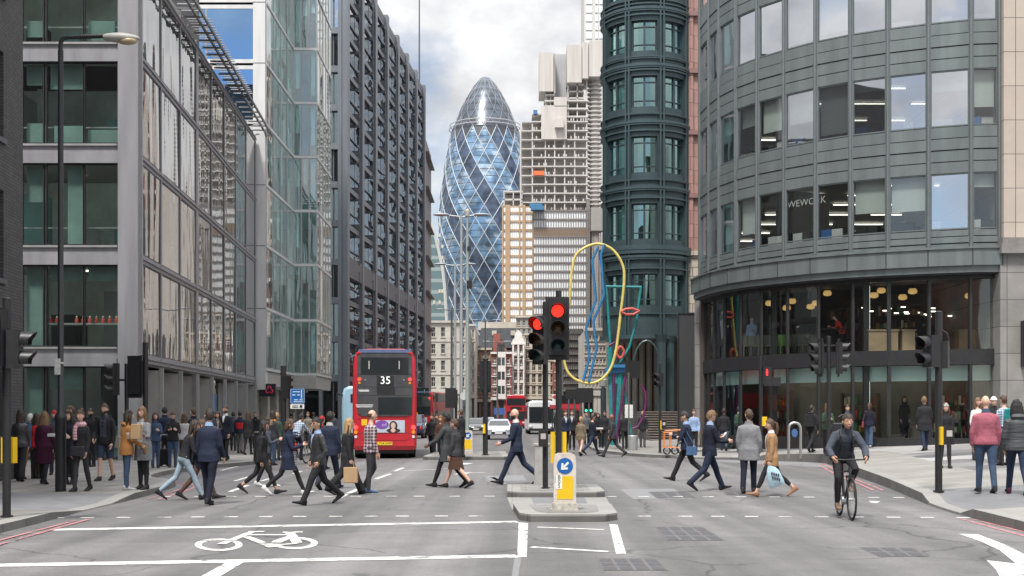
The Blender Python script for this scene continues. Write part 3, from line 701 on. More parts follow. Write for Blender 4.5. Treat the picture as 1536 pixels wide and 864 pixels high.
# ================================================================ CURVED BUILDING AT RIGHT
CLAD = mat('grey_green_cladding', (.15, .172, .172), .42, .35, var=.16, sc=1.3, stretch=(1.6, 1.6, .2))
CLADD = mat('cladding_joint', (.035, .04, .042), .6, .2)
MULL = mat('mullion_steel', (.16, .18, .185), .4, .5, var=.06)
GR = glass('curved_block_glass', (.60, .65, .65), .44, .006, .45, gcol=(.93, .96, 1))
GRH = glass('curved_block_glass_bright', (.55, .6, .6), .58, .008, .4, gcol=(.93, .95, 1)); GRL = glass('curved_block_glass_clear', (.66, .70, .69), .13, .006, .45)
GS = glass('shop_glass', (.80, .84, .82), .10, .008, .4)
BLIND = mat('roller_blind', (.58, .61, .58), .85, var=.06)
WHITEW = mat('white_office_wall', (.62, .62, .60), .8, var=.08, sc=.6)
rp = [(1050, 55.6), (1063.5, 53.9), (1078.6, 52.6), (1103.6, 51.2), (1135.6, 50), (1175.8, 48.9), (1223, 47.8), (1275.8, 46.9), (1331.7, 46.2), (1392.8, 45.6), (1456.7, 45.1), (1499, 45.0)]
RN = [V((XW(a, b_), b_)) for a, b_ in rp]
RF = [Fac(a, b_) for a, b_ in zip(RN, RN[1:])]
def inset(d):
    out = []
    for i, p in enumerate(RN):
        n_ = (RF[max(0, i-1)].n+RF[min(len(RF)-1, i)].n).normalized(); out.append((p.x+n_.x*d, p.y+n_.y*d))
    return out
def band(mb, z0, z1, d0, d1):
    a, b_ = inset(d0), inset(d1)
    for i in range(len(a)-1):
        mb.add([(*a[i], z0), (*a[i+1], z0), (*b_[i+1], z0), (*b_[i], z0), (*a[i], z1), (*a[i+1], z1), (*b_[i+1], z1), (*b_[i], z1)], [(0, 1, 2, 3), (4, 7, 6, 5), (3, 2, 6, 7), (0, 4, 5, 1), (0, 3, 7, 4), (1, 5, 6, 2)])
tR = thing('curved_office_building', (13, 48, 0), 'curved grey green clad office block with a glazed shop under its canopy at right', 'building')
WZ = [(8.72, 10.85), (12.62, 14.75), (16.56, 18.7), (20.45, 22.6)]
cb = MB(); band(cb, 7.75, 24, -.35, -.1); jb = cb      # backing interrupted at the windows
cb = MB(); zz = 7.95
for z0, z1 in WZ+[(24.4, 24.4)]:
    hts = []; h = z0-zz
    n_ = 3 if h < 1.2 else 4
    for k in range(n_):
        a, e = zz+h*k/n_, zz+h*(k+1)/n_-.035
        band(cb, a, e, -.12, 0 if k != n_-2 else .03)
    zz = z1
cb.build('cladding', CLAD, tR)
cb = MB(); zz = 7.9
for z0, z1 in WZ+[(24.4, 24.4)]:
    band(cb, zz, z0-.05, -.3, -.1); zz = z1+.04
cb.build('cladding_backing', CLADD, tR)
cb = MB()
for i, p in enumerate(inset(.02)):
    cb.cyl((*p, 7.9), (*p, 24.3), .075, n=8)
    q = inset(-.05)[i]; cb.cyl((*q, 8), (*q, 24.3), .11, n=6)
cb.build_each('mullion', MULL, tR)
cb = MB(); band(cb, 7.3, 7.92, -.2, .42); band(cb, 7.05, 7.3, -.2, .3); band(cb, 7.92, 8.0, -.2, .48)
cb.build('canopy', CLAD, tR)
cb = MB()
for i, p in enumerate(inset(.425)): cb.cyl((*p, 7.3), (*p, 7.93), .02, n=5)
band(cb, 7.0, 7.05, -3, .25); cb.build('canopy_joint', CLADD, tR)
for r, (z0, z1) in enumerate(WZ[:3]):
    for i, fc in enumerate(RF):
        q = MB(); fc.pane(q, .09, fc.L-.09, z0, z1, -.08, .006); ow = q.build('window', {2: GRH}.get(r) or (GRL if (r, i) in ((0, 4), (0, 5), (0, 6), (0, 3), (0, 7), (0, 8), (0, 10), (1, 4), (1, 10)) else GRH if (r, i) in ((1, 6), (0, 9), (1, 9), (1, 8), (1, 7)) else GR), tR)
        fr = MB(); fc.frame(fr, .07, fc.L-.07, z0, z1, .05, -.13, -.03); fr.build('frame', MULL, ow)
        bd = {0: {4: .0, 5: .0, 6: .0, 7: .6, 8: .62, 9: .0, 10: .25, 3: .7}, 1: {4: .62, 5: .58, 6: .9, 7: .2, 8: 0, 9: .35, 10: .66}, 2: {5: .9, 6: .85, 7: .3, 10: .2}}[r].get(i, rnd.choice([0, .4, .8]))
        if bd > 0:
            q = MB(); fc.box(q, .12, fc.L-.12, z1-(z1-z0)*bd, z1, -.3, -.28); q.build('blind', BLIND if not (r == 1 and i == 6) else WHITEW, ow)
fl_ = MB(); rp_ = inset(-.36)+[(29, 52), (29, 70), (12.0, 70), (9.7, 58)]
for z in (4.05, 7.9, 11.8, 15.7, 19.6, 23.5): fl_.prism(rp_, z-.15, z+.15)
fl_.build_each('floor_slab', SLABM, tR)
fl_ = MB(); fl_.box(12.0, 29, 70, 70.3, 7.9, 24); fl_.obox((10.75, 64, 16), (.1, 0, 0), (1.15, 6, 0), (0, 0, 8.1)); fl_.obox((9.35, 56.9, 16), (.1, 0, 0), (.25, 1.2, 0), (0, 0, 8.1)); fl_.build('rear_wall', WHITEW, tR)
fl_ = MB(); fl_.box(9.0, 29, 58, 58.3, 0, 7.8); fl_.obox((9.0, 56.9, 3.9), (.1, 0, 0), (.15, 1.3, 0), (0, 0, 3.9)); fl_.build('shop_rear_wall', mat('shop_brown', (.08, .06, .05), .8, var=.4, sc=.6), tR)
iw = MB(); band(iw, 4.2, 7, -7, -6.8); iw.build('shop_back_wall', mat('brown_shop_wall', (.12, .09, .07), .8, var=.4, sc=.6), tR)
iw = MB()
for i in (3, 9):
    for z0, z1 in WZ: iw.obox((*[(a+b_)/2 for a, b_ in zip(inset(-2)[i], inset(-5)[i])], (z0+z1)/2), RF[i].n*1.5, RF[i].d*.06, (0, 0, 1.7))
iw.build_each('partition', WHITEW, tR)
cl_ = MB()
for z, ys in ((11.55, (51.5, 53.8, 56.2, 59, 62, 65, 68)), (15.45, (50.5, 53, 56, 60, 64))):
    for y in ys:
        for k in range(6):
            x = 13.2+k*2.6
            if y > 55.6-(x-9)*.9: cl_.obox((x, y, z), (.75, 0, 0), (0, .05, 0), (0, 0, .02))
cl_.build_each('ceiling_light', LAMPW, tR)
dk = MB()
for z in (8.05, 11.95, 15.85):
    for i in range(3, 11):
        for d in (-1.1, -2.6):
            p = inset(d)[i]; m_ = RF[i]; dk.mat = rnd.choice([0, 0, 1, 2])
            dk.obox((p[0]+m_.d.x*1.1, p[1]+m_.d.y*1.1, z+.72), m_.d*rnd.uniform(.5, .85), m_.n*.35, (0, 0, .03))
            for s_ in (-.5, .5):
                dk.mat = 2; dk.obox((p[0]+m_.d.x*(1.1+s_), p[1]+m_.d.y*(1.1+s_), z+1.0), m_.d*.25, m_.n*.02, (0, 0, rnd.uniform(.15, .24)))
                dk.mat = rnd.choice([1, 2, 3]); dk.obox((p[0]+m_.d.x*(1.1+s_)+m_.n.x*.55, p[1]+m_.d.y*(1.1+s_)+m_.n.y*.55, z+.75), m_.d*.22, m_.n*.05, (0, 0, .32))
dk.build('office_furniture', [DESK, WHITEW, DARK, mat('blue_upholstery', (.05, .16, .42), .7)], tR)
# ground floor glazing
frm = MB()
for i, p in enumerate(inset(-.25)):
    gz = ele(p[0]); frm.obox((*p, (gz+7.05)/2), (.05, 0, 0), (0, .1, 0), (0, 0, (7.05-gz)/2))
    if i in (4, 7): frm.obox((p[0]+.5, p[1]-.1, (gz+7.05)/2), (.11, 0, 0), (0, .1, 0), (0, 0, (7.05-gz)/2))
band(frm, 3.62, 4.2, -.38, -.14); band(frm, 6.86, 7.06, -.4, -.1); band(frm, -.2, .82, -.5, -.1)
frm.build('shop_frame', BLK, tR)
for i, fc in enumerate(RF):
    for z0, z1 in ((.82, 3.6), (4.22, 6.84)):
        q = MB(); fc.pane(q, .06, fc.L-.06, z0, z1, -.25, .005); ow = q.build('shop_window', GS, tR)
        if fc.L > 1.6:
            q = MB(); fc.box(q, fc.L*.5-.02, fc.L*.5+.02, z0, z1, -.28, -.22); q.build('glazing_bar', BLK, ow)
hd = MB(); band(hd, 3.02, 3.6, -.6, -.5); hd.build('fascia', mat('aqua_frosted_panel', (.50, .66, .63), .5, var=.05), tR)
hd = MB(); band(hd, 0, 3.6, -3.2, -3.0); hd.build('shop_inner_wall', mat('taupe_wall', (.17, .15, .12), .7, var=.3, sc=.5), tR)
hd = MB()
for i in range(1, 11):
    for d in (-1.1, -2.3): p = inset(d)[i]; hd.obox((p[0]+RF[i].d.x*.8, p[1]+RF[i].d.y*.8, 3.5), RF[i].d*.35, RF[i].n*.06, (0, 0, .015))
hd.build_each('ceiling_light', LAMPW, tR)  # dim glowing panels added to brighten the shop interior
hd = MB(); band(hd, .1, .35, -8, -.3); hd.build('shop_floor', mat('shop_floor_dark', (.08, .07, .06), .5), tR)
hd = MB()
for i, off in ((4, .35), (7, .55), (10, 1.0)):
    p = inset(-.5)[i]
    for z0, z1 in ((.9, 3.6), (4.3, 6.8)): hd.box(p[0]+off-.04, p[0]+off+.04, p[1]-.03, p[1]+.03, z0, z1)
hd.build_each('light_strip', mat('white_light_strip', (.9, 1, .9), emit=1.6, var=0), tR)
# counters and tables on the first floor
for (px, w_, lb) in ((1324, 1.15, 'pale timber counter behind the shop glass above the long black coat'), (1362, .5, 'small pale timber stand behind the shop glass'), (1455, .9, 'brown timber counter at the right end of the shop glass')):
    q = MB(); x = XW(px, 47); q.box(x-w_/2, x+w_/2, 46.9, 47.5, 4.2, 5.0); q.box(x-w_/2-.04, x+w_/2+.04, 46.86, 47.54, 5.0, 5.05); tag(q.build('counter', DESK), lb, 'counter')
for px, Y, lb in ((1248, 49.5, 'round dark table beside the person in red behind the shop glass'), ):
    t = thing('cafe_table', (XW(px, Y), Y, 4.2), lb, 'table'); q = MB(); c = V((XW(px, Y), Y, 4.2)); q.cyl(c+V((0, 0, 1.0)), c+V((0, 0, 1.05)), .55, n=20); q.build('tabletop', DARK, t); q = MB(); q.cyl(c, c+V((0, 0, 1)), .05); q.cyl(c, c+V((0, 0, .04)), .3); q.build('leg', DARK, t)
for k in range(12):
    px = 1120+k*11; Y = 51.2-k*.12; x = XW(px, Y); q = MB(); z = 4.2
    q.box(x-.18, x+.18, Y-.18, Y+.18, z+.42, z+.47); q.box(x-.18, x+.18, Y+.15, Y+.19, z+.5, z+.9)
    for a in (-.16, .16):
        for b_ in (-.16, .16): q.box(x+a-.015, x+a+.015, Y+b_-.015, Y+b_+.015, z, z+.43)
    tag(q.build('cafe_chair', mat('olive_chair', (.06, .06, .04), .6) if k != 5 else mat('lime_chair', (.10, .22, .03), .6)), 'cafe chair in the row behind the shop glass above the crossing', 'chair', 'cafe chairs on the upper shop floor')
LAMP = mat('wicker_lamp', (1, .62, .22), .6, emit=.26, var=.25, sc=20)
for px, py, Y in ((1154, 455, 52), (1180, 462, 51.5), (1188, 452, 52), (1216, 460, 51), (1224, 455, 51.2), (1241, 440, 50.5), (1311, 443, 48.5), (1322, 436, 49.5), (1354, 446, 49), (1369, 437, 48), (1454, 444, 47.8), (1472, 434, 47.2)):
    c = P(px, py, Y); t = thing('pendant_lamp', c, 'round glowing wicker pendant lamp hanging behind the upper shop glass', 'lamp', 'wicker pendant lamps in the shop')
    q = MB(); q.lathe([(.02, .12), (.13, .11), (.18, .02), (.165, -.07), (.08, -.11), (.0, -.11)], c, 14); q.build('lamp_shade', LAMP, t, 60)
    q = MB(); q.cyl(c+V((0, 0, .15)), (c.x, c.y, 6.95), .012, n=5); q.build('cord', DARK, t)
for j, (zf, d0, cnt) in enumerate(((.35, -2.6, 3), (4.2, -5.5, 6))):
    for k in range(cnt):
        i = (2, 6, 9)[k] if j == 0 else 2+k; p = inset(d0)[min(i, 11)]; fc = RF[min(i, 10)]; base = V((p[0]+fc.d.x*.6, p[1]+fc.d.y*.6, zf))
        su = thing('display_shelf', base, ['dark shelf unit with small goods inside the ground floor shop window', 'dark shelf unit with bottles at the back of the upper shop floor'][j], 'shelf', ['display shelves in the ground floor shop', 'bar shelves on the upper shop floor'][j])
        q = MB(); [q.obox(base+V((0, 0, h)), fc.d*.75, fc.n*.18, (0, 0, .02)) for h in (.1, .65, 1.2, 1.75, 2.2)]; [q.obox(base+fc.d*s_*.75+V((0, 0, 1.15)), fc.d*.02, fc.n*.18, (0, 0, 1.1)) for s_ in (-1, 1)]; q.build('rack', mat('shelf_wood', (.12, .08, .05), .6, var=.2), su)
        q = MB()
        for h in (.12, .67, 1.22, 1.77):
            for g2 in range(9):
                if rnd.random() < .75: q.mat = rnd.randrange(5); hh = rnd.uniform(.08, .2); q.obox(base+fc.d*(-.62+g2*.155)+V((0, 0, h+hh)), fc.d*.05, fc.n*.06, (0, 0, hh))
        tag(q.build('goods', [mat('goods_amber', (.42, .22, .05), .4), mat('goods_green', (.06, .2, .08), .4), mat('goods_cream', (.6, .55, .42), .5), mat('goods_red', (.4, .05, .04), .4), mat('goods_dark', (.06, .05, .05), .4)], su), kind='stuff')
sp_ = MB()
for k in range(26):
    px = rnd.uniform(1290, 1490); c = P(px, rnd.uniform(455, 475), 49.5); sp_.box(c.x-.09, c.x+.09, c.y, c.y+.05, c.z-.02, c.z+.02)
sp_.build_each('spotlight', LAMPW, tR)
# sign letters inside the window
ts = MB(); fc = RF[5]
text_mb(ts, 'WEWORK', fc.p(fc.L*.62, 10.28, -.22), fc.d, (0, 0, 1), .39); so_ = tag(ts.build('window_lettering', mat('letter_grey', (.78, .78, .76), .5)), 'grey capital lettering hung inside the first floor window of the curved block', 'sign')
# stone pier at the right
BEI = tiled('beige_stone_cladding', (.45, .39, .33), (.41, .35, .30), (.06, .05, .05), .62, 1.27, .012, 'xz', .7, .3, 0, var=.08)
GRN = tiled('grey_granite_cladding', (.23, .22, .21), (.20, .195, .185), (.05, .05, .05), .8, 1.0, .012, 'xz', .7, .4, .0, var=.2)
tP = thing('stone_pier_building', (20, 45, 0), 'beige stone clad pier building at the right edge beside the curved block', 'building')
q = MB(); q.box(18.32, 30, 44.7, 56, 8.3, 26); q.build('wall', BEI, tP)
q = MB(); q.box(18.15, 30, 44.6, 56, 0, 7.7); q.build('base', GRN, tP)
q = MB(); q.box(18.1, 30, 44.35, 56, 7.7, 8.05); q.box(18.2, 30, 44.5, 56, 8.05, 8.3); q.build('ledge', mat('granite_ledge', (.2, .19, .18), .7, var=.2), tP)
q = MB(); q.box(18.9, 19.05, 44.2, 44.6, 3.5, 5.2); hb = q.build('hanging_sign', BLK); tag(hb, 'black vertical sign fixed on the granite pier at the right edge', 'sign')

# ================================================================ GREEN ROUND BAY TOWER
GT = mat('teal_cast_iron', (.045, .070, .077), .42, .3, var=.15, sc=.7)
GTL = mat('teal_cast_iron_trim', (.055, .086, .095), .4, .3, var=.1)
GG = glass('green_tower_glass', (.45, .70, .66), .3, .03, .6, stretch=(1, 1, .15), gcol=(.72, .95, .93))
tG = thing('round_bay_tower', (9.25, 83.1, 0), 'dark teal round bay tower with bands of paired windows beside the dark hoarding', 'building')
GC = V((9.25, 83.1)); GRr = 3.1
def arc(mb, r0, r1, a0, a1, z0, z1, n=None):
    n = n or max(1, int(abs(a1-a0)/6))
    def pt(r, a, z): return (GC.x+r*math.sin(R(a)), GC.y-r*math.cos(R(a)), z)
    for k in range(n):
        a, b_ = a0+(a1-a0)*k/n, a0+(a1-a0)*(k+1)/n
        mb.add([pt(r0, a, z0), pt(r0, b_, z0), pt(r1, b_, z0), pt(r1, a, z0), pt(r0, a, z1), pt(r0, b_, z1), pt(r1, b_, z1), pt(r1, a, z1)], [(0, 1, 2, 3), (4, 7, 6, 5), (3, 2, 6, 7), (0, 4, 5, 1), (0, 3, 7, 4), (1, 5, 6, 2)])
rows = [(9.0, 11.15), (13.45, 15.85), (17.9, 20.35), (22.3, 24.4), (26.05, 28.1), (29.7, 31.8)]
wa = [-94, -51, -8, 37, 80]
body = MB(); zz = 6.9
for z0, z1 in rows+[(34, 34)]:
    arc(body, 2.4, GRr-.12, -115, 115, zz, z0); zz = z1
for z0, z1 in rows:
    edges = [-115]+[x for a in wa for x in (a-17, a+17)]+[115]
    for k in range(0, len(edges), 2): arc(body, 2.5, GRr-.12, edges[k], edges[k+1], z0, z1)
body.build('wall', GT, tG)
tr = MB()
for z0, z1 in rows:
    arc(tr, 2.8, GRr+.02, -115, 115, z1+.32, z1+.42); arc(tr, 2.8, GRr+.0, -115, 115, z0-.55, z0-.47)
for z in (12.3, 16.9, 21.3, 25.1, 28.9):
    arc(tr, 2.8, GRr+.07, -115, 115, z-.08, z+.08); arc(tr, 2.8, GRr+.03, -115, 115, z-.2, z-.08); arc(tr, 2.8, GRr+.03, -115, 115, z+.5, z+.58)
arc(tr, 2.6, GRr+.15, -115, 115, 12.75, 13.05); arc(tr, 2.6, GRr+.12, -115, 115, 12.5, 12.75); arc(tr, 2.6, GRr+.1, -115, 115, 6.8, 7.05)
for a in (-73, -29.5, 14.5, 58.5, 100):
    for b_ in (-3.2, 1.2): arc(tr, 2.8, GRr+.03, a+b_, a+b_+2, 7, 34)
tr.build('trim', GTL, tG)
for z0, z1 in rows:
    for a in wa:
        for s_ in (-16.5, .6):
            q = MB(); arc(q, GRr-.42, GRr-.40, a+s_, a+s_+15.8, z0, z1, 2); ow = q.build('window', GG, tG)
            fr = MB(); arc(fr, GRr-.46, GRr-.3, a+s_-.6, a+s_+.8, z0, z1); arc(fr, GRr-.46, GRr-.3, a+s_+15, a+s_+16.4, z0, z1)
            for z in (z0, z0+.42, z1-.45, z1-.06): arc(fr, GRr-.45, GRr-.32, a+s_, a+s_+15.8, z, z+.06, 3)
            fr.build('frame', GT, ow)
q = MB()
for z0, z1 in rows: arc(q, 1.0, 1.1, -115, 115, z0-.3, z1+.3); 
for z0, z1 in rows: arc(q, .5, 2.6, -115, 115, z1+.1, z1+.2)
q.build('inner_wall', mat('tower_inside', (.10, .17, .16), .8, var=.4, sc=.6), tG)
q = MB(); q.box(GC.x-.8, GC.x+6, 84.5, 97, 6.9, 34); q.build('rear_block', GT, tG)
# entrance under the drum: columns, ribs and steps
q = MB()
for px, Y, r in ((921, 79.5, .28), (992, 79.2, .30), (1006, 80.5, .26)): c = XW(px, Y); q.cyl((c, Y, .3), (c, Y, 7), r, n=16); q.cyl((c, Y, .3), (c, Y, .8), r+.12, n=16); q.cyl((c, Y, 6.5), (c, Y, 7), r, r+.15, n=16)
q.build_each('column', GT, tG)
RIB = mat('ribbed_stone', (.27, .245, .21), .8, var=.2, sc=1.2)
q = MB()
for k in range(15):
    a = -70+k*10; c = V((GC.x+.4+2.9*math.sin(R(a)), 86.5-2.2*math.cos(R(a)), 0)); q.cyl((c.x, c.y, 1.4), (c.x, c.y, 7), .21, n=8)
q.build_each('rib', RIB, tG)
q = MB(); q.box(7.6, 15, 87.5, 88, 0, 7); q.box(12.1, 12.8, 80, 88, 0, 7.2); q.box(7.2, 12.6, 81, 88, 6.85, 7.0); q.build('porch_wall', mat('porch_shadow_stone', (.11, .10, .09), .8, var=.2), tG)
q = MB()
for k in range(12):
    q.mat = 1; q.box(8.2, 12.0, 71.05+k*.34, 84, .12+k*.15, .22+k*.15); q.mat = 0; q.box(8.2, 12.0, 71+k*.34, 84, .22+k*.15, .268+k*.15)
tag(q.build('steps', [mat('brown_granite_steps', (.21, .18, .16), .8, var=.25, sc=3), mat('brown_granite_riser_shade', (.07, .058, .05), .8, var=.25, sc=3)]), 'brown granite steps rising to the porch under the round bay tower', 'steps')  # riser colour darkened to stand for the shade under each nosing
q = MB(); arcz = [(XW(970, 79)+.95*math.cos(R(a)), 79, 4.4+2.2*math.sin(R(a))) for a in range(0, 181, 15)]; q.tube(arcz, .07, 6, ref=(0, 1, 0)); q.build('arch_rail', GT, tG)
# granite strip and stone under it
tS = thing('granite_pier_building', (11.9, 84, 0), 'narrow pink granite pier between the round bay tower and the curved block', 'building')
PGR = tiled('pink_granite_blocks', (.33, .19, .165), (.29, .165, .145), (.1, .06, .055), .55, .92, .02, 'xz', .6, .4, .5, var=.14)
CSB = tiled('cream_rusticated_blocks', (.42, .38, .32), (.37, .335, .28), (.15, .13, .11), .9, .62, .03, 'xz', .8, .6, .5, var=.12)
q = MB(); q.box(11.6, 17, 82, 96, 12.9, 36); q.box(11.6, 12.35, 81.8, 82, 12.9, 36); q.build('wall', PGR, tS)
q = MB(); q.box(11.9, 17, 82, 96, 0, 12.6); q.box(11.8, 17, 81.8, 96, 12.6, 12.9); q.build('base', CSB, tS)
q = MB()
for z in (16.5, 20.8, 25, 28.9, 33): q.box(11.55, 17, 81.7, 82, z, z+.3)
q.build_each('band', mat('pink_granite_band', (.22, .12, .11), .6, var=.1), tS)
tH = thing('hoarding', (XW(1036, 62), 62, 0), 'tall blank dark grey panel standing left of the curved block', 'panel')
q = MB(); q.box(XW(1018, 62), XW(1053, 62), 62, 62.25, .2, 6.9); q.build('panel', mat('dark_grey_panel', (.042, .043, .048), .6, var=.06, sc=.4), tH)
q = MB(); q.box(XW(1018, 62)-.03, XW(1053, 62)+.03, 61.97, 62.28, 6.9, 6.98); q.box(XW(1018, 62)-.03, XW(1018, 62)+.02, 61.98, 62.27, .2, 6.9); q.build('frame', BLK, tH)
q = MB(); q.cyl((XW(1052, 56.5), 56.5, .3), (XW(1052, 56.5), 56.5, 7.1), .32, n=18); q.cyl((XW(1052, 56.5), 56.5, .3), (XW(1052, 56.5), 56.5, .6), .4, n=18); tag(q.build('stone_column', GRN), 'grey granite column under the left end of the curved canopy', 'column')

# ================================================================ SKYLINE
def gherkin():
    Y = 638; cx = XW(728, Y); k = Y/F
    t = thing('cigar_tower', (cx, Y+28, 0), 'tapering round glass tower wrapped in diamond lattice on the skyline', 'tower')
    prof = [(0, 21), (ZW(520, Y), 21.5), (ZW(462, Y), 21.8), (ZW(427, Y), 23.3), (ZW(393, Y), 24.4), (ZW(358, Y), 24.9), (ZW(323, Y), 24.6), (ZW(299, Y), 24), (ZW(274, Y), 22.6), (ZW(239, Y), 20.8), (ZW(211, Y), 18.9), (ZW(199, Y), 17.9), (ZW(181, Y), 15.2), (ZW(162, Y), 12.6), (ZW(142, Y), 8.9), (ZW(128, Y), 5.6), (ZW(118, Y), 2.9), (ZW(115, Y), .4)]
    c = V((cx, Y, 0))
    def rad(z):
        for (z0, r0), (z1, r1) in zip(prof, prof[1:]):
            if z <= z1: return r0+(r1-r0)*(z-z0)/(z1-z0)
        return .3
    ztop = ZW(199, Y); step = 14.2; z0 = ztop-step*10; H2 = step
    def pt(a, z, d=0): r = rad(z)+d; return c+V((r*math.sin(R(a)), -r*math.cos(R(a)), z))
    skin = MB(); sub = 4
    def flo(z): return z
    for i in range(10*sub):           # twisted grid: columns follow one family of the lattice
        za, zb = z0+step*i/sub, z0+step*(i+1)/sub
        for j in range(36):
            ta = 20*(ztop-za)/step*-1; tb = 20*(ztop-zb)/step*-1
            a0 = j*10-ta; a1 = a0+10; b0 = j*10-tb; b1 = b0+10
            g6 = (j//2) % 3; dark = g6 == 0
            # diamonds of the dark spirals only
            skin.mat = 1 if dark else (0 if (i*7+j*13+(i*j) % 5) % 4 else 2)
            skin.quad(pt(a0, za), pt(a1, za), pt(b1, zb), pt(b0, zb))
    glz = lambda n_, tint, col, r0: glass(n_, tint, r0, .01, .12, gcol=col)
    def towerglass(name, col, refl):
        m, n, l, b = _new(name)
        b.inputs['Metallic'].default_value = refl; b.inputs['Roughness'].default_value = .3 if 'dome' in name else .14
        tcx = n.new('ShaderNodeTexCoord'); s = n.new('ShaderNodeSeparateXYZ'); l.new(tcx.outputs['Object'], s.inputs[0])
        q = n.new('ShaderNodeMath'); q.operation = 'DIVIDE'; q.inputs[1].default_value = 3.55; l.new(s.outputs[2], q.inputs[0])
        fr = n.new('ShaderNodeMath'); fr.operation = 'FRACT'; l.new(q.outputs[0], fr.inputs[0])
        gt = n.new('ShaderNodeMath'); gt.operation = 'LESS_THAN'; gt.inputs[1].default_value = .11; l.new(fr.outputs[0], gt.inputs[0])
        vo = n.new('ShaderNodeTexNoise'); vo.inputs['Scale'].default_value = .22; vo.inputs['Detail'].default_value = 3; l.new(tcx.outputs['Object'], vo.inputs['Vector'])
        mr = n.new('ShaderNodeMapRange'); mr.inputs[1].default_value = .35; mr.inputs[2].default_value = .65; mr.inputs[3].default_value = .55; mr.inputs[4].default_value = 1.35; l.new(vo.outputs[0], mr.inputs[0])
        sc_ = n.new('ShaderNodeVectorMath'); sc_.operation = 'SCALE'; sc_.inputs[0].default_value = col; l.new(mr.outputs[0], sc_.inputs['Scale'])
        mx_ = n.new('ShaderNodeMix'); mx_.data_type = 'RGBA'; l.new(gt.outputs[0], mx_.inputs[0]); l.new(sc_.outputs[0], mx_.inputs[6]); mx_.inputs[7].default_value = (.10, .11, .13, 1); l.new(mx_.outputs[2], b.inputs['Base Color'])
        return m
    skin.build('glass_skin', [towerglass('tower_glass_blue', (.20, .32, .46), .8), towerglass('tower_glass_dark', (.09, .12, .18), .6), towerglass('tower_glass_pale', (.42, .52, .62), .85)], t)
    dia = MB()
    for sgn in (1, -1):
        for j in range(18):
            pts = []
            for i in range(0, 41): z = z0+step*i/4; pts.append(pt(j*20+sgn*20*(ztop-z)/step, z, .15))
            dia.tube(pts, .25, 4, ref=(0, 0, 1))
    dia.build('lattice', mat('lattice_white', (.40, .45, .49), .5), t)
    dk = MB()                          # dark triangles under the ring
    for j in range(18):
        a = j*20+10
        dk.add([pt(a-10, ztop, .3), pt(a+10, ztop, .3), pt(a, ztop-step*.5, .3)], [(0, 2, 1)])
    dk.build('dark_panel', mat('tower_dark_panel', (.07, .075, .085), .25, .4), t)
    dm = MB(); zs_ = [ztop+(ZW(115, Y)-ztop)*i/22 for i in range(23)]
    for i in range(22):
        for j in range(36): dm.mat = 1 if i < 3 else ((i*5+j*3) % 3 == 0); dm.quad(pt(j*10, zs_[i]), pt(j*10+10, zs_[i]), pt(j*10+10, zs_[i+1]), pt(j*10, zs_[i+1]))
    dm.build('dome', [towerglass('dome_glass', (.085, .105, .135), .35), towerglass('dome_glass_dark', (.06, .07, .09), .35)], t, 180)
    dl = MB()
    for sgn in (1, -1):
        for j in range(18):
            dl.tube([pt(j*20+sgn*48*(i/14)**.8, ztop+(ZW(117, Y)-ztop)*i/14, .1) for i in range(15)], .15, 4, ref=(0, 0, 1))
    dl.build('dome_lattice', mat('lattice_grey', (.22, .24, .26), .5), t)
    rg = MB()
    for z, d in ((ztop+1.2, 1.3), (ztop+3.2, .9)): rg.tube([pt(a, ztop, d)+V((0, 0, z-ztop)) for a in range(0, 360, 8)], .22, 5, True, ref=(0, 0, 1))
    rg.build('ring', mat('ring_grey', (.5, .52, .54), .5), t)
gherkin()
# curved glass block left of it
Y = 430; t = thing('curved_glass_tower', (XW(640, Y), Y, 0), 'teal glass tower with a sweeping curved roof edge left of the lattice tower', 'tower')
edge = [(634, 316), (640, 323), (645, 331), (652, 351), (658, 376), (664, 404), (667, 430), (670, 478), (671, 560), (671, 622)]
ep = [(XW(a, Y), ZW(b_, Y)) for a, b_ in edge]
q = MB(); q.vprism([(XW(600, Y), 0), (XW(600, Y), ep[0][1])]+ep, Y, Y+30)
def banded(name, c1, c2, per, fr_, rough=.15, metal=.4):
    m, n, l, b = _new(name); tcx = n.new('ShaderNodeTexCoord'); s = n.new('ShaderNodeSeparateXYZ'); l.new(tcx.outputs['Object'], s.inputs[0])
    d = n.new('ShaderNodeMath'); d.operation = 'DIVIDE'; d.inputs[1].default_value = per; l.new(s.outputs[2], d.inputs[0]); f_ = n.new('ShaderNodeMath'); f_.operation = 'FRACT'; l.new(d.outputs[0], f_.inputs[0])
    gt = n.new('ShaderNodeMath'); gt.operation = 'LESS_THAN'; gt.inputs[1].default_value = fr_; l.new(f_.outputs[0], gt.inputs[0]); mx_ = n.new('ShaderNodeMix'); mx_.data_type = 'RGBA'
    l.new(gt.outputs[0], mx_.inputs[0]); mx_.inputs[6].default_value = (*c1, 1); mx_.inputs[7].default_value = (*c2, 1); l.new(mx_.outputs[2], b.inputs['Base Color']); b.inputs['Roughness'].default_value = rough; b.inputs['Metallic'].default_value = metal; return m
q.build('glass_wall', banded('teal_banded_glass', (.16, .24, .25), (.36, .42, .42), 4.1, .3), t)
q = MB(); q.tube([(x, Y-.3, z) for x, z in ep], .6, 6, ref=(0, 1, 0)); q.build('edge_rim', mat('pale_rim', (.5, .5, .48), .6), t)
q = MB()
for k in range(8):
    for z in range(8, 75, 4):
        if rnd.random() < .16: q.box(XW(634+k*4, Y), XW(637+k*4, Y), Y-.25, Y-.05, z+1.4, z+2.6)
q.build_each('lit_window', mat('pale_window', (.55, .52, .42), .4), t)

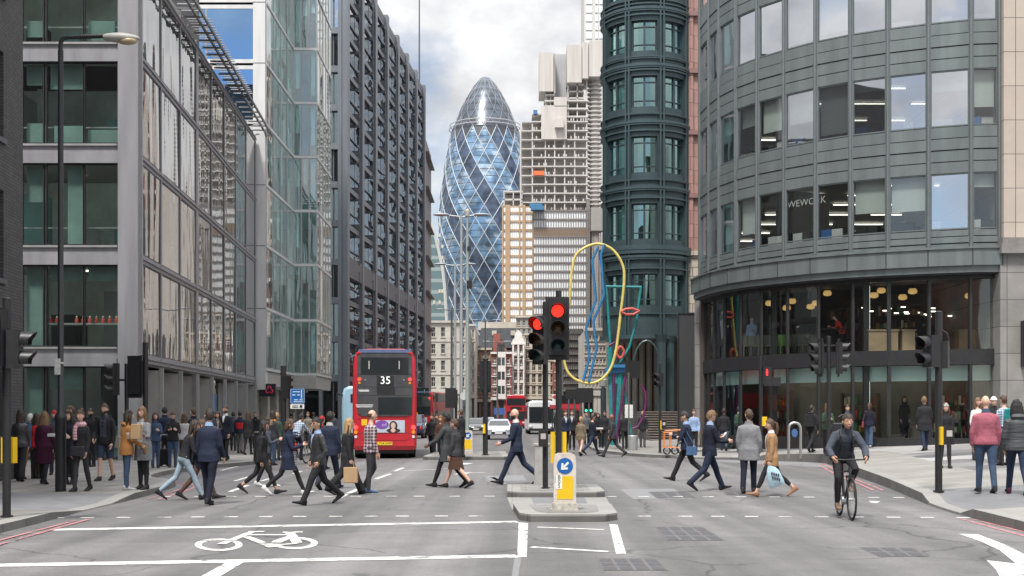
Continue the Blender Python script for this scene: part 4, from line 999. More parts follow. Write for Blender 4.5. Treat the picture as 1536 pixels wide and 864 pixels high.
# the tower under construction
Y = 400
CONC = mat('raw_concrete', (.52, .50, .48), .85, var=.12, sc=.15)
CONCS = mat('climbing_screen', (.52, .49, .46), .8, var=.16, sc=.25, stretch=(3, 1, .15))
COREG = mat('core_concrete_grey', (.42, .43, .44), .8, var=.12, sc=.12)
OPEN = mat('open_floor_inside', (.42, .395, .38), .9, var=.3, sc=.1)
TAN = mat('tan_cladding', (.40, .275, .17), .6, var=.1, sc=.2)
GPAL = mat('pale_glazing', (.82, .86, .88), .25, 0., var=.2, sc=.12)
MUL = mat('tower_mullion', (.20, .185, .175), .5)
tT = thing('tower_under_construction', (XW(840, Y), Y, 0), 'concrete tower under construction with open floors and pale climbing screens', 'tower')
def tb(mb, pa, pb, ya, yb, d0=0, d1=10): mb.box(XW(pa, Y), XW(pb, Y), Y+d0, Y+d1, ZW(yb, Y), ZW(ya, Y))
inn = MB(); tb(inn, 783, 882, 182, 620, 3, 22); tb(inn, 758, 785, 290, 620, 3, 22); inn.build('inner_core', OPEN, tT)
sl_ = MB()
for k in range(11):
    y = 182+k*13.4
    if y < 320: tb(sl_, 780 if y > 190 else 783, 800, y, y+1.7, 0, 22)
    if y > 160: tb(sl_, 798, 882, y, y+1.8, -.5, 22)
for y in (160, 171.5): tb(sl_, 798, 812, y+10, y+12, 0, 20)
for y in (150, 162, 174): tb(sl_, 850, 882, y, y+2.6, -.5, 20)
for y in (126, 136, 146): tb(sl_, 852, 876, y, y+2, 0, 18)
for y in (141, 150, 158): tb(sl_, 817, 832, y, y+2, 0, 14)
for y in (286, 298, 309): tb(sl_, 755, 784, y, y+2.4, 0, 18)
sl_.build_each('floor_slab', CONC, tT)
co_ = MB()
for p_ in (781, 798.5, 818, 832, 847, 862, 880): tb(co_, p_-.9, p_+.9, 186, 320, -.2, .8)
for p_ in (756, 770, 783): tb(co_, p_-.8, p_+.8, 288, 312, 0, .8)
for p_ in (852, 866, 880): tb(co_, p_-.9, p_+.9, 120, 186, 0, 1)
for p_ in (819, 826): tb(co_, p_-.7, p_+.7, 138, 165, 1, 2)
co_.build_each('column', CONC, tT)
co_ = MB(); tb(co_, 833, 853, 73, 186, 6, 18); tb(co_, 853, 866, 57, 70, 8, 16); tb(co_, 856, 874, 60, 72, 10, 20); co_.build('core', COREG, tT)
sc_ = MB(); tb(sc_, 809, 830, 80, 138, -1, 12); tb(sc_, 850, 872, 70, 126, -2, 12); tb(sc_, 873, 882, 66, 120, -2, 12); tb(sc_, 883, 903, 64, 117, -2, 12); tb(sc_, 812, 850, 160, 210, -1.2, 2); tb(sc_, 831, 850, 147, 161, -1.2, 2); tb(sc_, 832, 845, 181, 194, -3, -1.2)
sc_.build_each('climbing_screen', CONCS, tT)
sm = MB(); tb(sm, 830.5, 833, 80, 140, 0, 10); tb(sm, 872, 873, 70, 122, -1, 8); sm.build_each('screen_gap', OPEN, tT)
cy = MB()
cxx = XW(893, Y); rr = XW(893+11, Y)-XW(893, Y)
for k in range(36):
    y = 117+k*13.4/2*1.0
    if y < 345: cy.lathe([(rr*.55, ZW(y+1, Y)), (rr, ZW(y+1.2, Y)), (rr, ZW(y-1, Y)), (rr*.55, ZW(y-1, Y))], (cxx, Y+4, 0), 18)
cy.cyl((cxx, Y+4, 0), (cxx, Y+4, ZW(115, Y)), rr*.62, n=14); cy.build('balcony', CONC, tT)
ho = MB()
for p_ in (886, 890, 894, 898): ho.box(XW(p_, Y)-.12, XW(p_, Y)+.12, Y-8, Y-7.8, 0, ZW(330, Y))
for k in range(60): z = k*1.1; ho.bar((XW(886, Y), Y-8, z), (XW(898, Y), Y-8, z+1.1), .12, .12)
tb(ho, 884, 902, 318, 352, -9, -6); ho.build('hoist', mat('hoist_grey', (.3, .29, .28), .6), tT)
gw = MB(); tb(gw, 800, 883, 318, 620, -2.1, -2); gw.build('glazing', GPAL, tT)
gm = MB()
for k in range(23): tb(gm, 799.6+k*3.72, 800.4+k*3.72, 314, 620, -2.6, -2)
for k in range(25):
    y = 318+k*12.9; tb(gm, 799, 883, y-1.2, y+.9, -2.5, -2.05)
tb(gm, 879, 884, 300, 620, -2.4, 10); gm.build('mullion', MUL, tT)
gm = MB(); tb(gm, 800, 881, 343, 356, -2.45, -2.1); gm.build('bronze_band', mat('bronze_band', (.22, .155, .10), .5, .2), tT)
gm = MB(); tb(gm, 753, 800, 310, 620, -.4, 0)
for k in range(24): tb(gm, 753, 800, 320+k*12.9-1.8, 320+k*12.9+1.4, -.9, -.4)
for a, b_ in ((753, 755), (758, 765), (778, 780), (783.5, 788), (798, 800.5)): tb(gm, a, b_, 308, 620, -1.2, -.4)
gm.build('tan_frame', TAN, tT)
gm = MB()
for a, b_ in ((755, 758), (765, 778), (780, 783.5), (788, 798)): tb(gm, a, b_, 312, 620, -.6, -.5)
gm.build('tan_glazing', GPAL, tT)
gm = MB()
for a in (768.2, 771.4, 774.6, 791.3, 794.6): tb(gm, a-.3, a+.3, 312, 620, -.8, -.5)
gm.build('glazing_bar', mat('white_bar', (.55, .55, .53), .5), tT)
rl_ = MB()
for k in range(11):
    y = 182+k*13.4
    if y > 160:
        for j in range(22): tb(rl_, 800+j*3.7, 802+j*3.7, y-4.2, y-.5, -.4, -.3) if rnd.random() < .35 else None
rl_.build_each('edge_barrier', mat('barrier_mesh', (.5, .48, .46), .7), tT)
q = MB(); tb(q, 800, 816, 257.5, 264, -1.5, -.6); tag(q.build('orange_barrier', mat('orange_sheet', (.75, .16, .05), .6)), 'small orange sheet on an open floor of the tower under construction', 'sheet')
q = MB(); tb(q, 794, 812, 309, 314, -5, -2.7); tb(q, 796, 815, 313, 319, -6, -2.7); tag(q.build('blue_cradle', mat('blue_cradle_paint', (.05, .17, .32), .5)), 'blue work cradle on the face of the tower under construction', 'cradle')
q = MB(); tb(q, 800, 806, 166, 172, -1, 1); tag(q.build('blue_tank', mat('blue_tank_paint', (.06, .16, .36), .5)), 'small blue tank on an upper slab of the tower under construction', 'tank')
Y = 450; t = thing('background_tower', (XW(890, Y), Y, 0), 'white framed tower rising behind the top of the tower under construction', 'tower')
q = MB(); tb(q, 876, 912, -60, 620, 0, 20); q.build('wall', mat('white_tower_frame', (.55, .54, .52), .6), t)
q = MB()
for k in range(11):
    for a, b_ in ((879, 888), (893, 897), (899, 908)): tb(q, a, b_, -55+k*13, -46+k*13, -.3, 0)
q.build_each('window', GPAL, t)

# ================================================================ MID DISTANCE STREET BUILDINGS
DKROOF = mat('slate_roof', (.085, .09, .10), .6, var=.2, sc=.8)
t, fc, zt = house('stone_corner_building', 'weathered pale stone corner building with rows of sash windows beyond the red bus', 628, 701, 481, 190, STONE, 4, 5, 5.5, 14, trim=STONE, ww=.42, wh=.58)
q = MB(); fc.box(q, 3.2, 6.2, 4.0, 4.7, .28, .4); text_mb(q, 'CITY', fc.p(4.7, 4.35, .42), fc.d, (0, 0, 1), .5) if False else None; q.build('fascia', BLK, t)
t, fc, zt = house('corner_range', 'stone side range stepping back beyond the pale corner building', 699, 713, 486, 202, STONE, 5, 2, 5, 20, trim=STONE, ww=.4)
t, fc, zt = house('brown_brick_building', 'brown brick building with arched corner bay left of the white gables', 712, 737, 522, 215, mat('brown_brick', (.20, .13, .095), .85, var=.2, sc=2), 4, 3, 4.5, 12, ww=.45)
q = MB(); fc.box(q, -.5, fc.L+6, zt, zt+.3, -8, .2); q.build('roof', DKROOF, t)
t = thing('mansard_building', (XW(745, 260), 260, 0), 'dark slate mansard roof block behind the white gabled houses', 'building')
q = MB(); Y = 260; q.vprism([(XW(716, Y), 0), (XW(716, Y), ZW(520, Y)), (XW(722, Y), ZW(492, Y)), (XW(778, Y), ZW(492, Y)), (XW(782, Y), ZW(520, Y)), (XW(782, Y), 0)], Y, Y+16); q.build('roof', DKROOF, t)
q = MB()
for a in (738, 766): tb(q, a, a+7, 496, 503, -.3, 0)
q.build_each('dormer', CREAM, t)
q = MB(); tb(q, 716, 780, 480, 492, 6, 14); q.build('parapet', CREAM, t)
WHT = mat('white_stucco', (.66, .65, .62), .6, var=.1)
REDB = mat('terrace_red_brick', (.27, .09, .065), .85, var=.18, sc=2)
t, fc, zt = house('gabled_house', 'narrow red brick house with white bay windows and a pointed timbered gable', 737, 767, 528, 212, REDB, 4, 3, 4.8, 12, trim=WHT, ww=.5)
q = MB(); w_ = fc.L
q.add([fc.p(.6, zt, .1), fc.p(w_-.6, zt, .1), fc.p(w_/2, zt+2.4, .1), fc.p(.6, zt, -.3), fc.p(w_-.6, zt, -.3), fc.p(w_/2, zt+2.4, -.3)], [(0, 1, 2), (3, 5, 4), (0, 3, 4, 1), (1, 4, 5, 2), (2, 5, 3, 0)]); q.build('gable', WHT, t)
q = MB(); fc.box(q, w_*.28, w_*.72, 4.5, zt, 0, .7); bw = q.build('bay', WHT, t)
q = MB()
for r in range(4): fc.box(q, w_*.33, w_*.48, 5.4+r*2.5, 6.8+r*2.5, .65, .72); fc.box(q, w_*.52, w_*.67, 5.4+r*2.5, 6.8+r*2.5, .65, .72)
q.build_each('bay_window', GDRK, bw)
q = MB(); q.box(fc.A.x+.3, fc.A.x+1.5, 214, 215, zt, zt+3.4); q.build('chimney', REDB, t)
q = MB(); a, b_, c_ = fc.p(.7, zt+.05, .16), fc.p(w_-.7, zt+.05, .16), fc.p(w_/2, zt+2.3, .16)
for e, f_ in ((a, b_), (b_, c_), (a, c_), ((a+c_)/2, (b_+c_)/2), ((a+b_)/2, c_)): q.bar(e, f_, .16, .16)
q.build('timbering', mat('timber_red', (.22, .06, .05), .7), t)
t, fc, zt = house('ornate_house', 'narrow white fronted house with a scrolled baroque gable', 768, 787, 514, 214, mat('ornate_brown', (.22, .15, .11), .8, var=.2), 4, 2, 4.8, 12, trim=WHT, ww=.55)
w_ = fc.L; q = MB(); pr = [(0, 0), (w_, 0), (w_*.95, .5), (w_*.8, .8), (w_*.78, 1.6), (w_*.6, 2.1), (w_*.5, 2.3), (w_*.4, 2.1), (w_*.22, 1.6), (w_*.2, .8), (w_*.05, .5)]
q.vprism([(fc.A.x+a, zt+b_) for a, b_ in pr], 213.7, 214.3); q.build('gable', WHT, t)
q = MB()
for u in (.05, w_/2-.15, w_-.35): fc.box(q, u, u+.3, 4.5, zt, 0, .3)
for r in range(4): fc.box(q, .3, w_/2-.3, 4.9+r*2.45, 5.4+r*2.45, 0, .5); fc.box(q, w_/2+.3, w_-.3, 4.9+r*2.45, 5.4+r*2.45, 0, .5)
q.build_each('pilaster', WHT, t)
t, fc, zt = house('cream_building', 'cream stone office front with tall dark windows behind the central signals', 787, 833, 500, 216, CREAM, 5, 5, 5, 14, trim=CREAM, ww=.62, wh=.72)
t, fc, zt = house('flat_roof_block', 'grey rooftop block with skylights above the cream office front', 774, 806, 474, 250, mat('grey_render', (.27, .265, .25), .8, var=.1), 2, 4, 18, 12, ww=.5)
t, fc, zt = house('slim_brick_building', 'sliver of red brick building right of the cream office front', 832, 846, 540, 205, REDB, 4, 1, 4.5, 12, ww=.4)
t, fc, zt = house('dark_grid_block', 'dark modern office block with a fine grid of windows behind the yellow loop', 845, 879, 493, 170, mat('dark_grid_frame', (.075, .072, .07), .6), 8, 10, 5, 14, trim=MUL, ww=.7, wh=.74, cornice=False)
t, fc, zt = house('pale_stone_block', 'pale stone block with thin window rows behind the blue zigzag bars', 877, 934, 492, 150, STONE, 5, 8, 4.6, 14, trim=STONE, ww=.7, wh=.4, fx=(XW(877, 150), XW(920, 150)))
t, fc, zt = house('street_end_terrace', 'low shops closing the far end of the street between the buses', 690, 880, 560, 320, mat('far_brick', (.25, .19, .15), .85, var=.3, sc=.3), 3, 16, 5, 12, ww=.5)
t = thing('shop_canopy', (XW(745, 200), 200, 0), 'blue shop awning below the gabled houses', 'awning'); q = MB(); Y = 200; tb(q, 741, 757, 612, 622, -1, 0); q.build('awning', mat('blue_awning', (.04, .10, .30), .6), t)
# ================================================================ SCULPTURE
Y = 56
YEL = mat('sculpture_yellow', (.60, .49, .14), .5, var=.18, sc=4); BLU = mat('sculpture_blue', (.02, .16, .35), .5, var=.2, sc=4); TEA = mat('sculpture_teal', (.015, .19, .20), .5, var=.2, sc=4); RED = mat('sculpture_coral', (.48, .08, .06), .45, var=.05); PUR = mat('sculpture_purple', (.13, .018, .10), .45, var=.06)
def S(px, py, d=0): return P(px, py, Y)+V((0, d, 0))
ts_ = thing('outline_sculpture', (XW(925, Y), Y, .12), 'tall abstract outline sculpture of coloured steel tubes on the pavement by the round bay tower', 'sculpture')
def curve(pts, k=8):
    out = []; n_ = len(pts)
    for i in range(n_):
        p0, p1, p2, p3 = [V(pts[(i+j-1) % n_]) for j in range(4)]
        for s_ in range(k):
            u = s_/k; out.append(.5*((2*p1)+(p2-p0)*u+(2*p0-5*p1+4*p2-p3)*u*u+(3*p1-p0-3*p2+p3)*u**3))
    return out
q = MB(); q.tube(curve([S(*p) for p in ((893, 366), (918, 374), (934, 398), (936, 425), (931, 470), (924, 525), (914, 556), (895, 573), (872, 573), (853, 560), (846, 535), (850, 490), (855, 440), (858, 405), (866, 380))]), .065, 10, True, ref=(0, 1, 0)); q.build('yellow_loop', YEL, ts_, 60)
def rods(name, m_, lists, r):
    q = MB()
    for l_ in lists:
        q.tube([S(*p) for p in l_], r, 8, ref=(0, 1, 0))
    q.build(name, m_, ts_, 50)
rods('blue_zigzag', BLU, [[(897, 371, -.05), (888, 391, -.05), (894, 450, -.05), (879, 492, -.05), (884, 535, -.05), (875, 571, -.05)]], .062)
rods('blue_zigzag', BLU, [[(907, 367, -.05), (901, 382, -.05), (906, 443, -.05), (890, 482, -.05), (895, 522, -.05), (883, 573, -.05)]], .062)
rods('teal_outline', TEA, [[(909, 429, .25), (963, 430, .25)], [(962, 430, .25), (956, 480, .25), (945, 520, .25), (928, 548, .25)], [(910, 430, .25), (915, 500, .25), (919, 560, .25)]], .065)
q = MB()
for a, b_, w_ in (((914, 520), (919, 668), .16), ((931, 556), (924, 668), .15), ((922, 552), (926, 575), .1)): q.bar(S(*a, .3), S(*b_, .3), w_, .16)
q.bar(S(933, 560, .35), S(950, 665, .35), .12, .1); q.build_each('teal_leg', TEA, ts_)
q = MB(); q.obox(S(923, 555, .3), (.45, 0, .04), (0, .16, 0), (0, 0, .14)); q.obox(S(927, 549, .1), (.33, 0, 0), (0, .12, 0), (0, 0, .07)); q.build_each('blue_brace', BLU, ts_)
rods('red_eye', RED, [[(931, 468, -.1), (938, 464, -.1), (948, 463, -.1), (959, 467, -.1)], [(931, 468, -.1), (939, 472, -.1), (950, 472, -.1), (959, 467, -.1)]], .06)
q = MB(); q.tube(curve([S(*p) for p in ((930, 520), (936, 527), (931, 537), (925, 530))]), .06, 8, True, ref=(0, 1, 0)); q.build('red_ring', RED, ts_)
rods('purple_bar', PUR, [[(921, 560, .2), (921, 610, .2), (922, 662, .2)], [(938, 565, .1), (934, 600, .1), (927, 636, .1), (926, 660, .1)]], .055)
rods('purple_arc', PUR, [[(963, 577, .3), (969, 588, .3), (970, 605, .3), (966, 625, .3), (958, 640, .3), (950, 643, .3)]], .05)
rods('purple_arc', PUR, [[(914, 518, .2), (925, 512, .2), (930, 480, .2)]], .05)

# ================================================================ TRAFFIC LIGHTS
LR = mat('lamp_red', (1, .025, .015), emit=1.3, var=0); LG = mat('lamp_green', (.05, .9, .5), emit=1.2, var=0)
LOA = mat('lens_amber_off', (.07, .035, .012), .25, var=0); LOG = mat('lens_green_off', (.008, .035, .03), .25, var=0); LOR = mat('lens_red_off', (.06, .01, .01), .25, var=0)
YELB = mat('yellow_box_paint', (.72, .46, .01), .45, var=.08)
GREYP = mat('grey_pole_paint', (.33, .36, .37), .45, .2, var=.1)
def head(root, c, yaw, lit=None, n=3, w_=.30, board=True, sz=1.0, hood=True):
    """signal head; yaw 0 faces the camera side (-Y), positive turns it towards +X"""
    M = Matrix.Translation(V(c)) @ Matrix.Rotation(R(yaw), 4, 'Z')
    h = .30*n*sz; q = MB(); q.box(-w_/2, w_/2, -.09, .1, -h/2, h/2)
    if board: q.box(-w_/2-.07, w_/2+.07, .02, .04, -h/2-.1, h/2+.12)
    hb_ = q.build('signal_head', BLK, root, M=M)
    offs = [LOR, LOA, LOG] if n == 3 else [LOR, LOG]
    for k in range(n):
        z = h/2-.15*sz-k*.30*sz; r = .105*sz
        l_ = MB(); l_.lathe([(r, 0), (r*.75, .02), (r*.4, .034), (.001, .04)], (0, 0, 0), 16)
        MM = M @ Matrix.Translation((0, -.09, z)) @ Matrix.Rotation(R(90), 4, 'X')
        lit_ = (lit == k); l_.build('lens', (LR if k == 0 else LG) if lit_ else offs[k], hb_, 60, MM)
        if hood:
            g_ = MB(); ro, ri, n_ = r*1.22, r*1.12, 18; vs = []; fs = []
            for j in range(n_+1):
                a = R(-35+250*j/n_); ln = .24*sz*(.55+.45*max(0, math.sin(a)))
                for rr_ in (ri, ro):
                    for y in (-.085, -.09-ln): vs.append((rr_*math.cos(a), y, z+rr_*math.sin(a)))
            for j in range(n_):
                b_ = j*4; fs += [(b_, b_+1, b_+5, b_+4), (b_+2, b_+6, b_+7, b_+3), (b_+1, b_+3, b_+7, b_+5)]
            g_.add(vs, fs); g_.build('hood', BLK, hb_, 40, M)
    return hb_
def pole(root, x, y, z0, z1, r=.057, m_=None, cap=True):
    q = MB(); q.cyl((x, y, z0), (x, y, z1), r, n=14); q.cyl((x, y, z0), (x, y, z0+.03), r*1.5, n=14)
    if cap: q.cyl((x, y, z1), (x, y, z1+.02), r*1.1, r*.6, n=14)
    return q.build('pole', m_ or BLK, root, 40)
def pushbox(root, x, y, z, yaw=0, yw=.2, off=(0, 0)):
    M = Matrix.Translation((x, y, z)) @ Matrix.Rotation(R(yaw), 4, 'Z')
    q = MB(); q.box(-.1+off[0], .1+off[0], -.2, -.06, -.18, .18); b_ = q.build('push_button_box', BLK, root, M=M)
    q = MB(); q.box(-.055+off[0], .055+off[0], -.206, -.2, -.02, .1); q.build('display', mat('button_display', (.45, .42, .40), .4), b_, M=M); return b_
# front island signals
c = G(818, 733, .12); t = thing('traffic_light', c, 'slim traffic light with its red lamp lit and a crossing button on the rear island', 'traffic light')
pole(t, c.x, c.y, .12, 4.15, .06); head(t, (c.x-.12, c.y-.1, ZW(511, c.y)), -28, 0, w_=.27, board=False, sz=1.15)
pushbox(t, c.x-.05, c.y, ZW(657, c.y), 0)
c = V((XW(838, 24.9+.3), 25.2, .12)); t = thing('traffic_light', c, 'taller traffic light with its red lamp lit behind the keep left bollard', 'traffic light')
pole(t, c.x, c.y, .12, 4.32, .065); head(t, (c.x-.03, c.y-.12, ZW(494, c.y)), 0, 0, w_=.36, board=True, sz=1.22)
for s_ in (-1, 1):
    q = MB(); q.box(c.x+s_*.12-.045, c.x+s_*.12+.045, c.y+.05, c.y+.2, .7, ZW(648, c.y)); q.build('yellow_back', YELB, t)
c = G(813, 728, .12); t = thing('control_cabinet', c, 'plain grey control cabinet on the rear traffic island', 'cabinet'); CABM = mat('cabinet_grey', (.34, .33, .31), .6, var=.16, sc=5)
q = MB(); x0, x1 = XW(802, c.y), XW(824, c.y); q.box(x0, x1, c.y, c.y+.5, .2, 1.02); q.build('body', CABM, t)
q = MB(); q.box(x0-.02, x1+.02, c.y-.02, c.y+.52, 1.02, 1.06); q.build('lid', CABM, t); q = MB(); q.box(x0-.01, x1+.01, c.y-.02, c.y+.5, .12, .2); q.build('plinth', CABM, t)
# keep left bollards
def bollard(c, label, sx=1., txt=True):
    t = thing('keep_left_bollard', c, label, 'bollard'); x, y, z = c; w_ = .185*sx
    CRM = mat('bollard_cream', (.55, .50, .44), .5, var=.22, sc=9)
    pr = [(-w_, .12), (w_, .12), (w_, .86), (w_*.9, .93), (w_*.6, .96), (-w_*.6, .96), (-w_*.9, .93), (-w_, .86)]
    q = MB(); q.vprism([(x+a, z+b_) for a, b_ in pr], y-.09, y+.09); q.build('body', CRM, t)
    q = MB(); q.box(x-w_-.02, x+w_+.02, y-.12, y+.12, z, z+.13); q.box(x-w_-.04, x+w_+.04, y-.14, y+.14, z, z+.03); q.build('foot', mat('bollard_foot', (.40, .38, .34), .8, var=.35, sc=14), t)
    q = MB(); q.box(x-w_*.72, x+w_*.72, y-.096, y-.09, z+.2, z+.58); q.build('yellow_panel', YELB, t)
    q = MB(); q.loft([(x, y-.09, z+.75), (x, y-.098, z+.75)], [(w_*.72, w_*.72)]*2, 28); bd_ = q.build('blue_disc', mat('sign_blue', (.01, .10, .33), .4, var=.05), t)
    q = MB(); s_ = w_*.72; cc = V((x, y-.102, z+.75)); u = V((-1, 0, -1)).normalized(); v_ = V((1, 0, -1)).normalized()
    q.add([cc-u*s_*.62-v_*s_*.13, cc+u*s_*.3-v_*s_*.13, cc+u*s_*.3+v_*s_*.13, cc-u*s_*.62+v_*s_*.13], [(0, 1, 2, 3)])
    q.add([cc+u*s_*.68, cc+u*s_*.05-v_*s_*.55, cc+u*s_*-.12-v_*s_*.38, cc+u*s_*.28, cc-u*s_*.12+v_*s_*.38, cc+u*s_*.05+v_*s_*.55], [(0, 1, 2, 3), (0, 3, 4, 5)]); q.build('arrow', mat('sign_white', (.75, .75, .73), .5, var=.05), bd_)
    if txt:
        q = MB(); q.box(x-w_*.78, x-w_*.26, y-.1, y-.096, z+.37, z+.60); pl = q.build('number_plate', mat('sign_white', (1, 1, 1)), t)
        q = MB()
        for k, ch in enumerate('B05'): text_mb(q, ch, (x-w_*.52, y-.103, z+.56-k*.072), (1, 0, 0), (0, 0, 1), .095)
        q.build('lettering', BLK, pl)
    return t
g_ = G(847, 766, .12); bollard(V((g_.x, g_.y, .12)), 'cream keep left bollard with a yellow panel on the near island')
g_ = G(702, 681, .13); bollard(V((g_.x, g_.y, .13)), 'cream keep left bollard on the far island beside the man in the grey overcoat', 1, False)
# left edge signal
c = G(10, 776, .12); t = thing('traffic_light', c, 'traffic light at the left edge of the picture with one red lamp lit', 'traffic light')
pole(t, c.x, c.y, .12, ZW(448, c.y), .062); head(t, (c.x-.12, c.y-.12, ZW(507, c.y)), -8, 0, w_=.3, board=False, sz=1.0)
head(t, (c.x+.13, c.y, ZW(524, c.y)), 97, None, n=2, w_=.28, board=False, sz=1.0)
q = MB(); q.box(c.x-.11, c.x+.085, c.y+.05, c.y+.2, ZW(695, c.y), ZW(656, c.y)); q.build('yellow_box', YELB, t)
# street lamp
c = G(91, 737, .12); t = thing('street_lamp', c, 'tall black street lamp with a pale hooded lantern on the left pavement', 'street lamp')
q = MB(); q.lathe([(.11, .12), (.11, ZW(632, c.y)), (.125, ZW(630, c.y)), (.125, ZW(624, c.y)), (.06, ZW(617, c.y)), (.055, ZW(75, c.y))], (c.x, c.y, 0), 16); zt = ZW(56, c.y); q.tube([(c.x, c.y, ZW(76, c.y)), (c.x, c.y, zt-.12), (c.x+.04, c.y, zt-.03), (c.x+.14, c.y, zt), (XW(160, c.y), c.y, zt+.03)], .045, 10, ref=(0, 1, 0)); q.build('pole', BLK, t, 50)
q = MB(); x0, x1 = XW(156, c.y), XW(209, c.y); n_ = 12
q.loft([(x0+(x1-x0)*k/n_, c.y, zt+.0-.02*k/n_) for k in range(n_+1)], [((.13*math.sin(math.pi*(.12+.86*k/n_))**.6), .1*math.sin(math.pi*(.12+.86*k/n_))**.5) for k in range(n_+1)], 12, ref=(0, 1, 0)); lt = q.build('lantern', mat('lantern_shell', (.36, .35, .32), .5, var=.15), t, 60)
q = MB(); q.ell((x0+(x1-x0)*.66, c.y, zt-.075), (.22, .11, .08)); q.build('glass_bowl', mat('lantern_bowl', (.45, .36, .22), .2, var=.2), lt, 60)
q = MB(); q.box(c.x-.1, c.x+.02, c.y-.08, c.y-.06, ZW(562, c.y), ZW(538, c.y)); q.cyl((c.x-.07, c.y-.06, ZW(545, c.y)), (c.x+.08, c.y-.06, ZW(545, c.y)), .02); q.build('sticker', mat('peeling_sticker', (.5, .5, .48), .8, var=.3, sc=30), t)
# left mid signals
c = V((XW(218, 32), 32, .12)); t = thing('traffic_light', c, 'black signal turned away with a looped cable by the grey office block', 'traffic light')
pole(t, c.x, c.y, .12, ZW(514, 32), .075); head(t, (XW(205, 32), 31.9, ZW(566, 32)), 160, None, w_=.32, board=True, sz=1.0, hood=True)
q = MB(); q.tube([(XW(205, 32), 32, ZW(540, 32)), (XW(208, 32), 32, ZW(534, 32)), (XW(216, 32), 32, ZW(533, 32))], .015, 6, ref=(0, 1, 0)); q.build('cable', BLK, t)
c = V((XW(190, 34), 34, .12)); t = thing('traffic_light', c, 'signal pole with three hooded lamps turned left in front of the grey office block', 'traffic light')
pole(t, c.x, c.y, .12, ZW(546, 34), .06); head(t, (XW(174, 34), 34, ZW(569, 34)), -72, None, w_=.3, board=True, sz=1.0)
q = MB(); q.bar((XW(165, 34), 34.05, ZW(570, 34)), (c.x, 34.05, ZW(570, 34)), .05, .06); q.build('bracket', BLK, t)
c = V((XW(425, 47), 47, .12)); t = thing('traffic_light', c, 'black signal pole beside the blue parking sign', 'traffic light')
pole(t, c.x, c.y, .12, ZW(549, 47), .11); head(t, (XW(431, 47), 46.9, ZW(581, 47)), 150, None, w_=.3, board=False, sz=1.0)
# blue sign
c = V((XW(446, 46), 46, .12)); t = thing('parking_sign', c, 'blue rectangular sign with a white plate below on twin posts', 'sign')
q = MB(); [q.cyl((XW(p_, 46), 46.05, .12), (XW(p_, 46), 46.05, ZW(586, 46)), .035, n=8) for p_ in (441, 453)]; q.build_each('post', mat('dark_grey_paint', (.09, .09, .095), .5), t)
q = MB(); q.box(XW(435.5, 46), XW(457, 46), 45.95, 46, ZW(605.5, 46), ZW(583, 46)); pn = q.build('blue_panel', mat('sign_blue', (0, 0, 0)), t)
q = MB(); Yq = 45.94
def sb(a, b_, e, f_): q.box(XW(a, Yq), XW(b_, Yq), Yq, Yq+.008, ZW(f_, Yq), ZW(e, Yq))
for a in ((436, 456.5, 583.5, 584), (436, 456.5, 604.5, 605), (436, 436.5, 583.5, 605), (456, 456.5, 583.5, 605), (439, 450, 587, 588.4), (451.5, 453, 585, 598), (438.5, 443, 591.5, 593.2), (446, 450, 591.5, 593.2), (441, 447, 599, 600.5), (449, 454, 599, 600.5), (440, 455, 602, 603)): sb(*a)
q.build('marking', mat('sign_pale_blue', (.45, .60, .75), .5), pn)
q = MB(); q.box(XW(436, 46), XW(456.5, 46), 45.95, 46, ZW(613, 46), ZW(606.5, 46)); pn = q.build('white_plate', mat('sign_white', (1, 1, 1)), t)
q = MB(); sb(438, 447.5, 608.2, 609.2); sb(438, 447.5, 610.5, 611.3); sb(449.5, 453.5, 607.5, 611.5); q.build('marking', BLK, pn)
# far island lamp posts and signal
LAMPG = mat('lamp_head_grey', (.30, .32, .34), .45, .3, var=.1)
def twin(px, Y, ytop, hw, r, m_, label, single=False):
    x = XW(px, Y); zt = ZW(ytop, Y); t = thing('street_lamp', (x, Y, .12), label, 'street lamp')
    q = MB(); q.cyl((x, Y, .12), (x, Y, zt), r*1.25, r*.8, n=12); q.build('pole', m_, t, 50)
    q = MB(); q.tube([(x-hw*.5, Y, zt-.02), (x, Y, zt-.1), (x+hw*.5, Y, zt-.02)], r*.45, 8, ref=(0, 1, 0)); q.build('arm', m_, t)
    for s_ in (-1, 1):
        a, b_ = x+s_*hw*.45, x+s_*hw
        q = MB(); q.loft([(a+(b_-a)*k/8, Y, zt+.0) for k in range(9)], [(.16*math.sin(math.pi*(.08+.88*k/8))**.6, .07*math.sin(math.pi*(.1+.85*k/8))**.6) for k in range(9)], 10, ref=(0, 1, 0)); q.build('lantern', LAMPG, t, 60)
twin(692, 52, 322, 1.22, .07, GREYP, 'tall grey twin headed street lamp on the far island')
twin(682.5, 72, 396, 1.25, .08, GREYP, 'grey twin headed street lamp, second in line beyond the far island')
twin(677.5, 105, 464, 1.5, .10, mat('dark_grey_paint', (.09, .09, .095)), 'dark twin headed street lamp, third in line beyond the far island')
twin(728, 140, 480, 1.9, .1, mat('dark_grey_paint', (.09, .09, .095)), 'dark twin headed street lamp above the far traffic signal')
twin(746, 180, 512, 2.2, .11, mat('dark_grey_paint', (.09, .09, .095)), 'far dark twin headed street lamp in front of the gabled houses')
c = V((XW(701, 50), 50, .13)); t = thing('camera_pole', c, 'grey green pole carrying a surveillance camera on the far island', 'pole'); GGP = mat('grey_green_paint', (.27, .32, .30), .5, var=.12)
q = MB(); q.cyl((c.x, 50, .13), (c.x, 50, ZW(352, 50)), .085, .06); q.cyl((c.x, 50, ZW(352, 50)), (c.x, 50, ZW(318, 50)), .05); q.build('pole', GGP, t, 50)
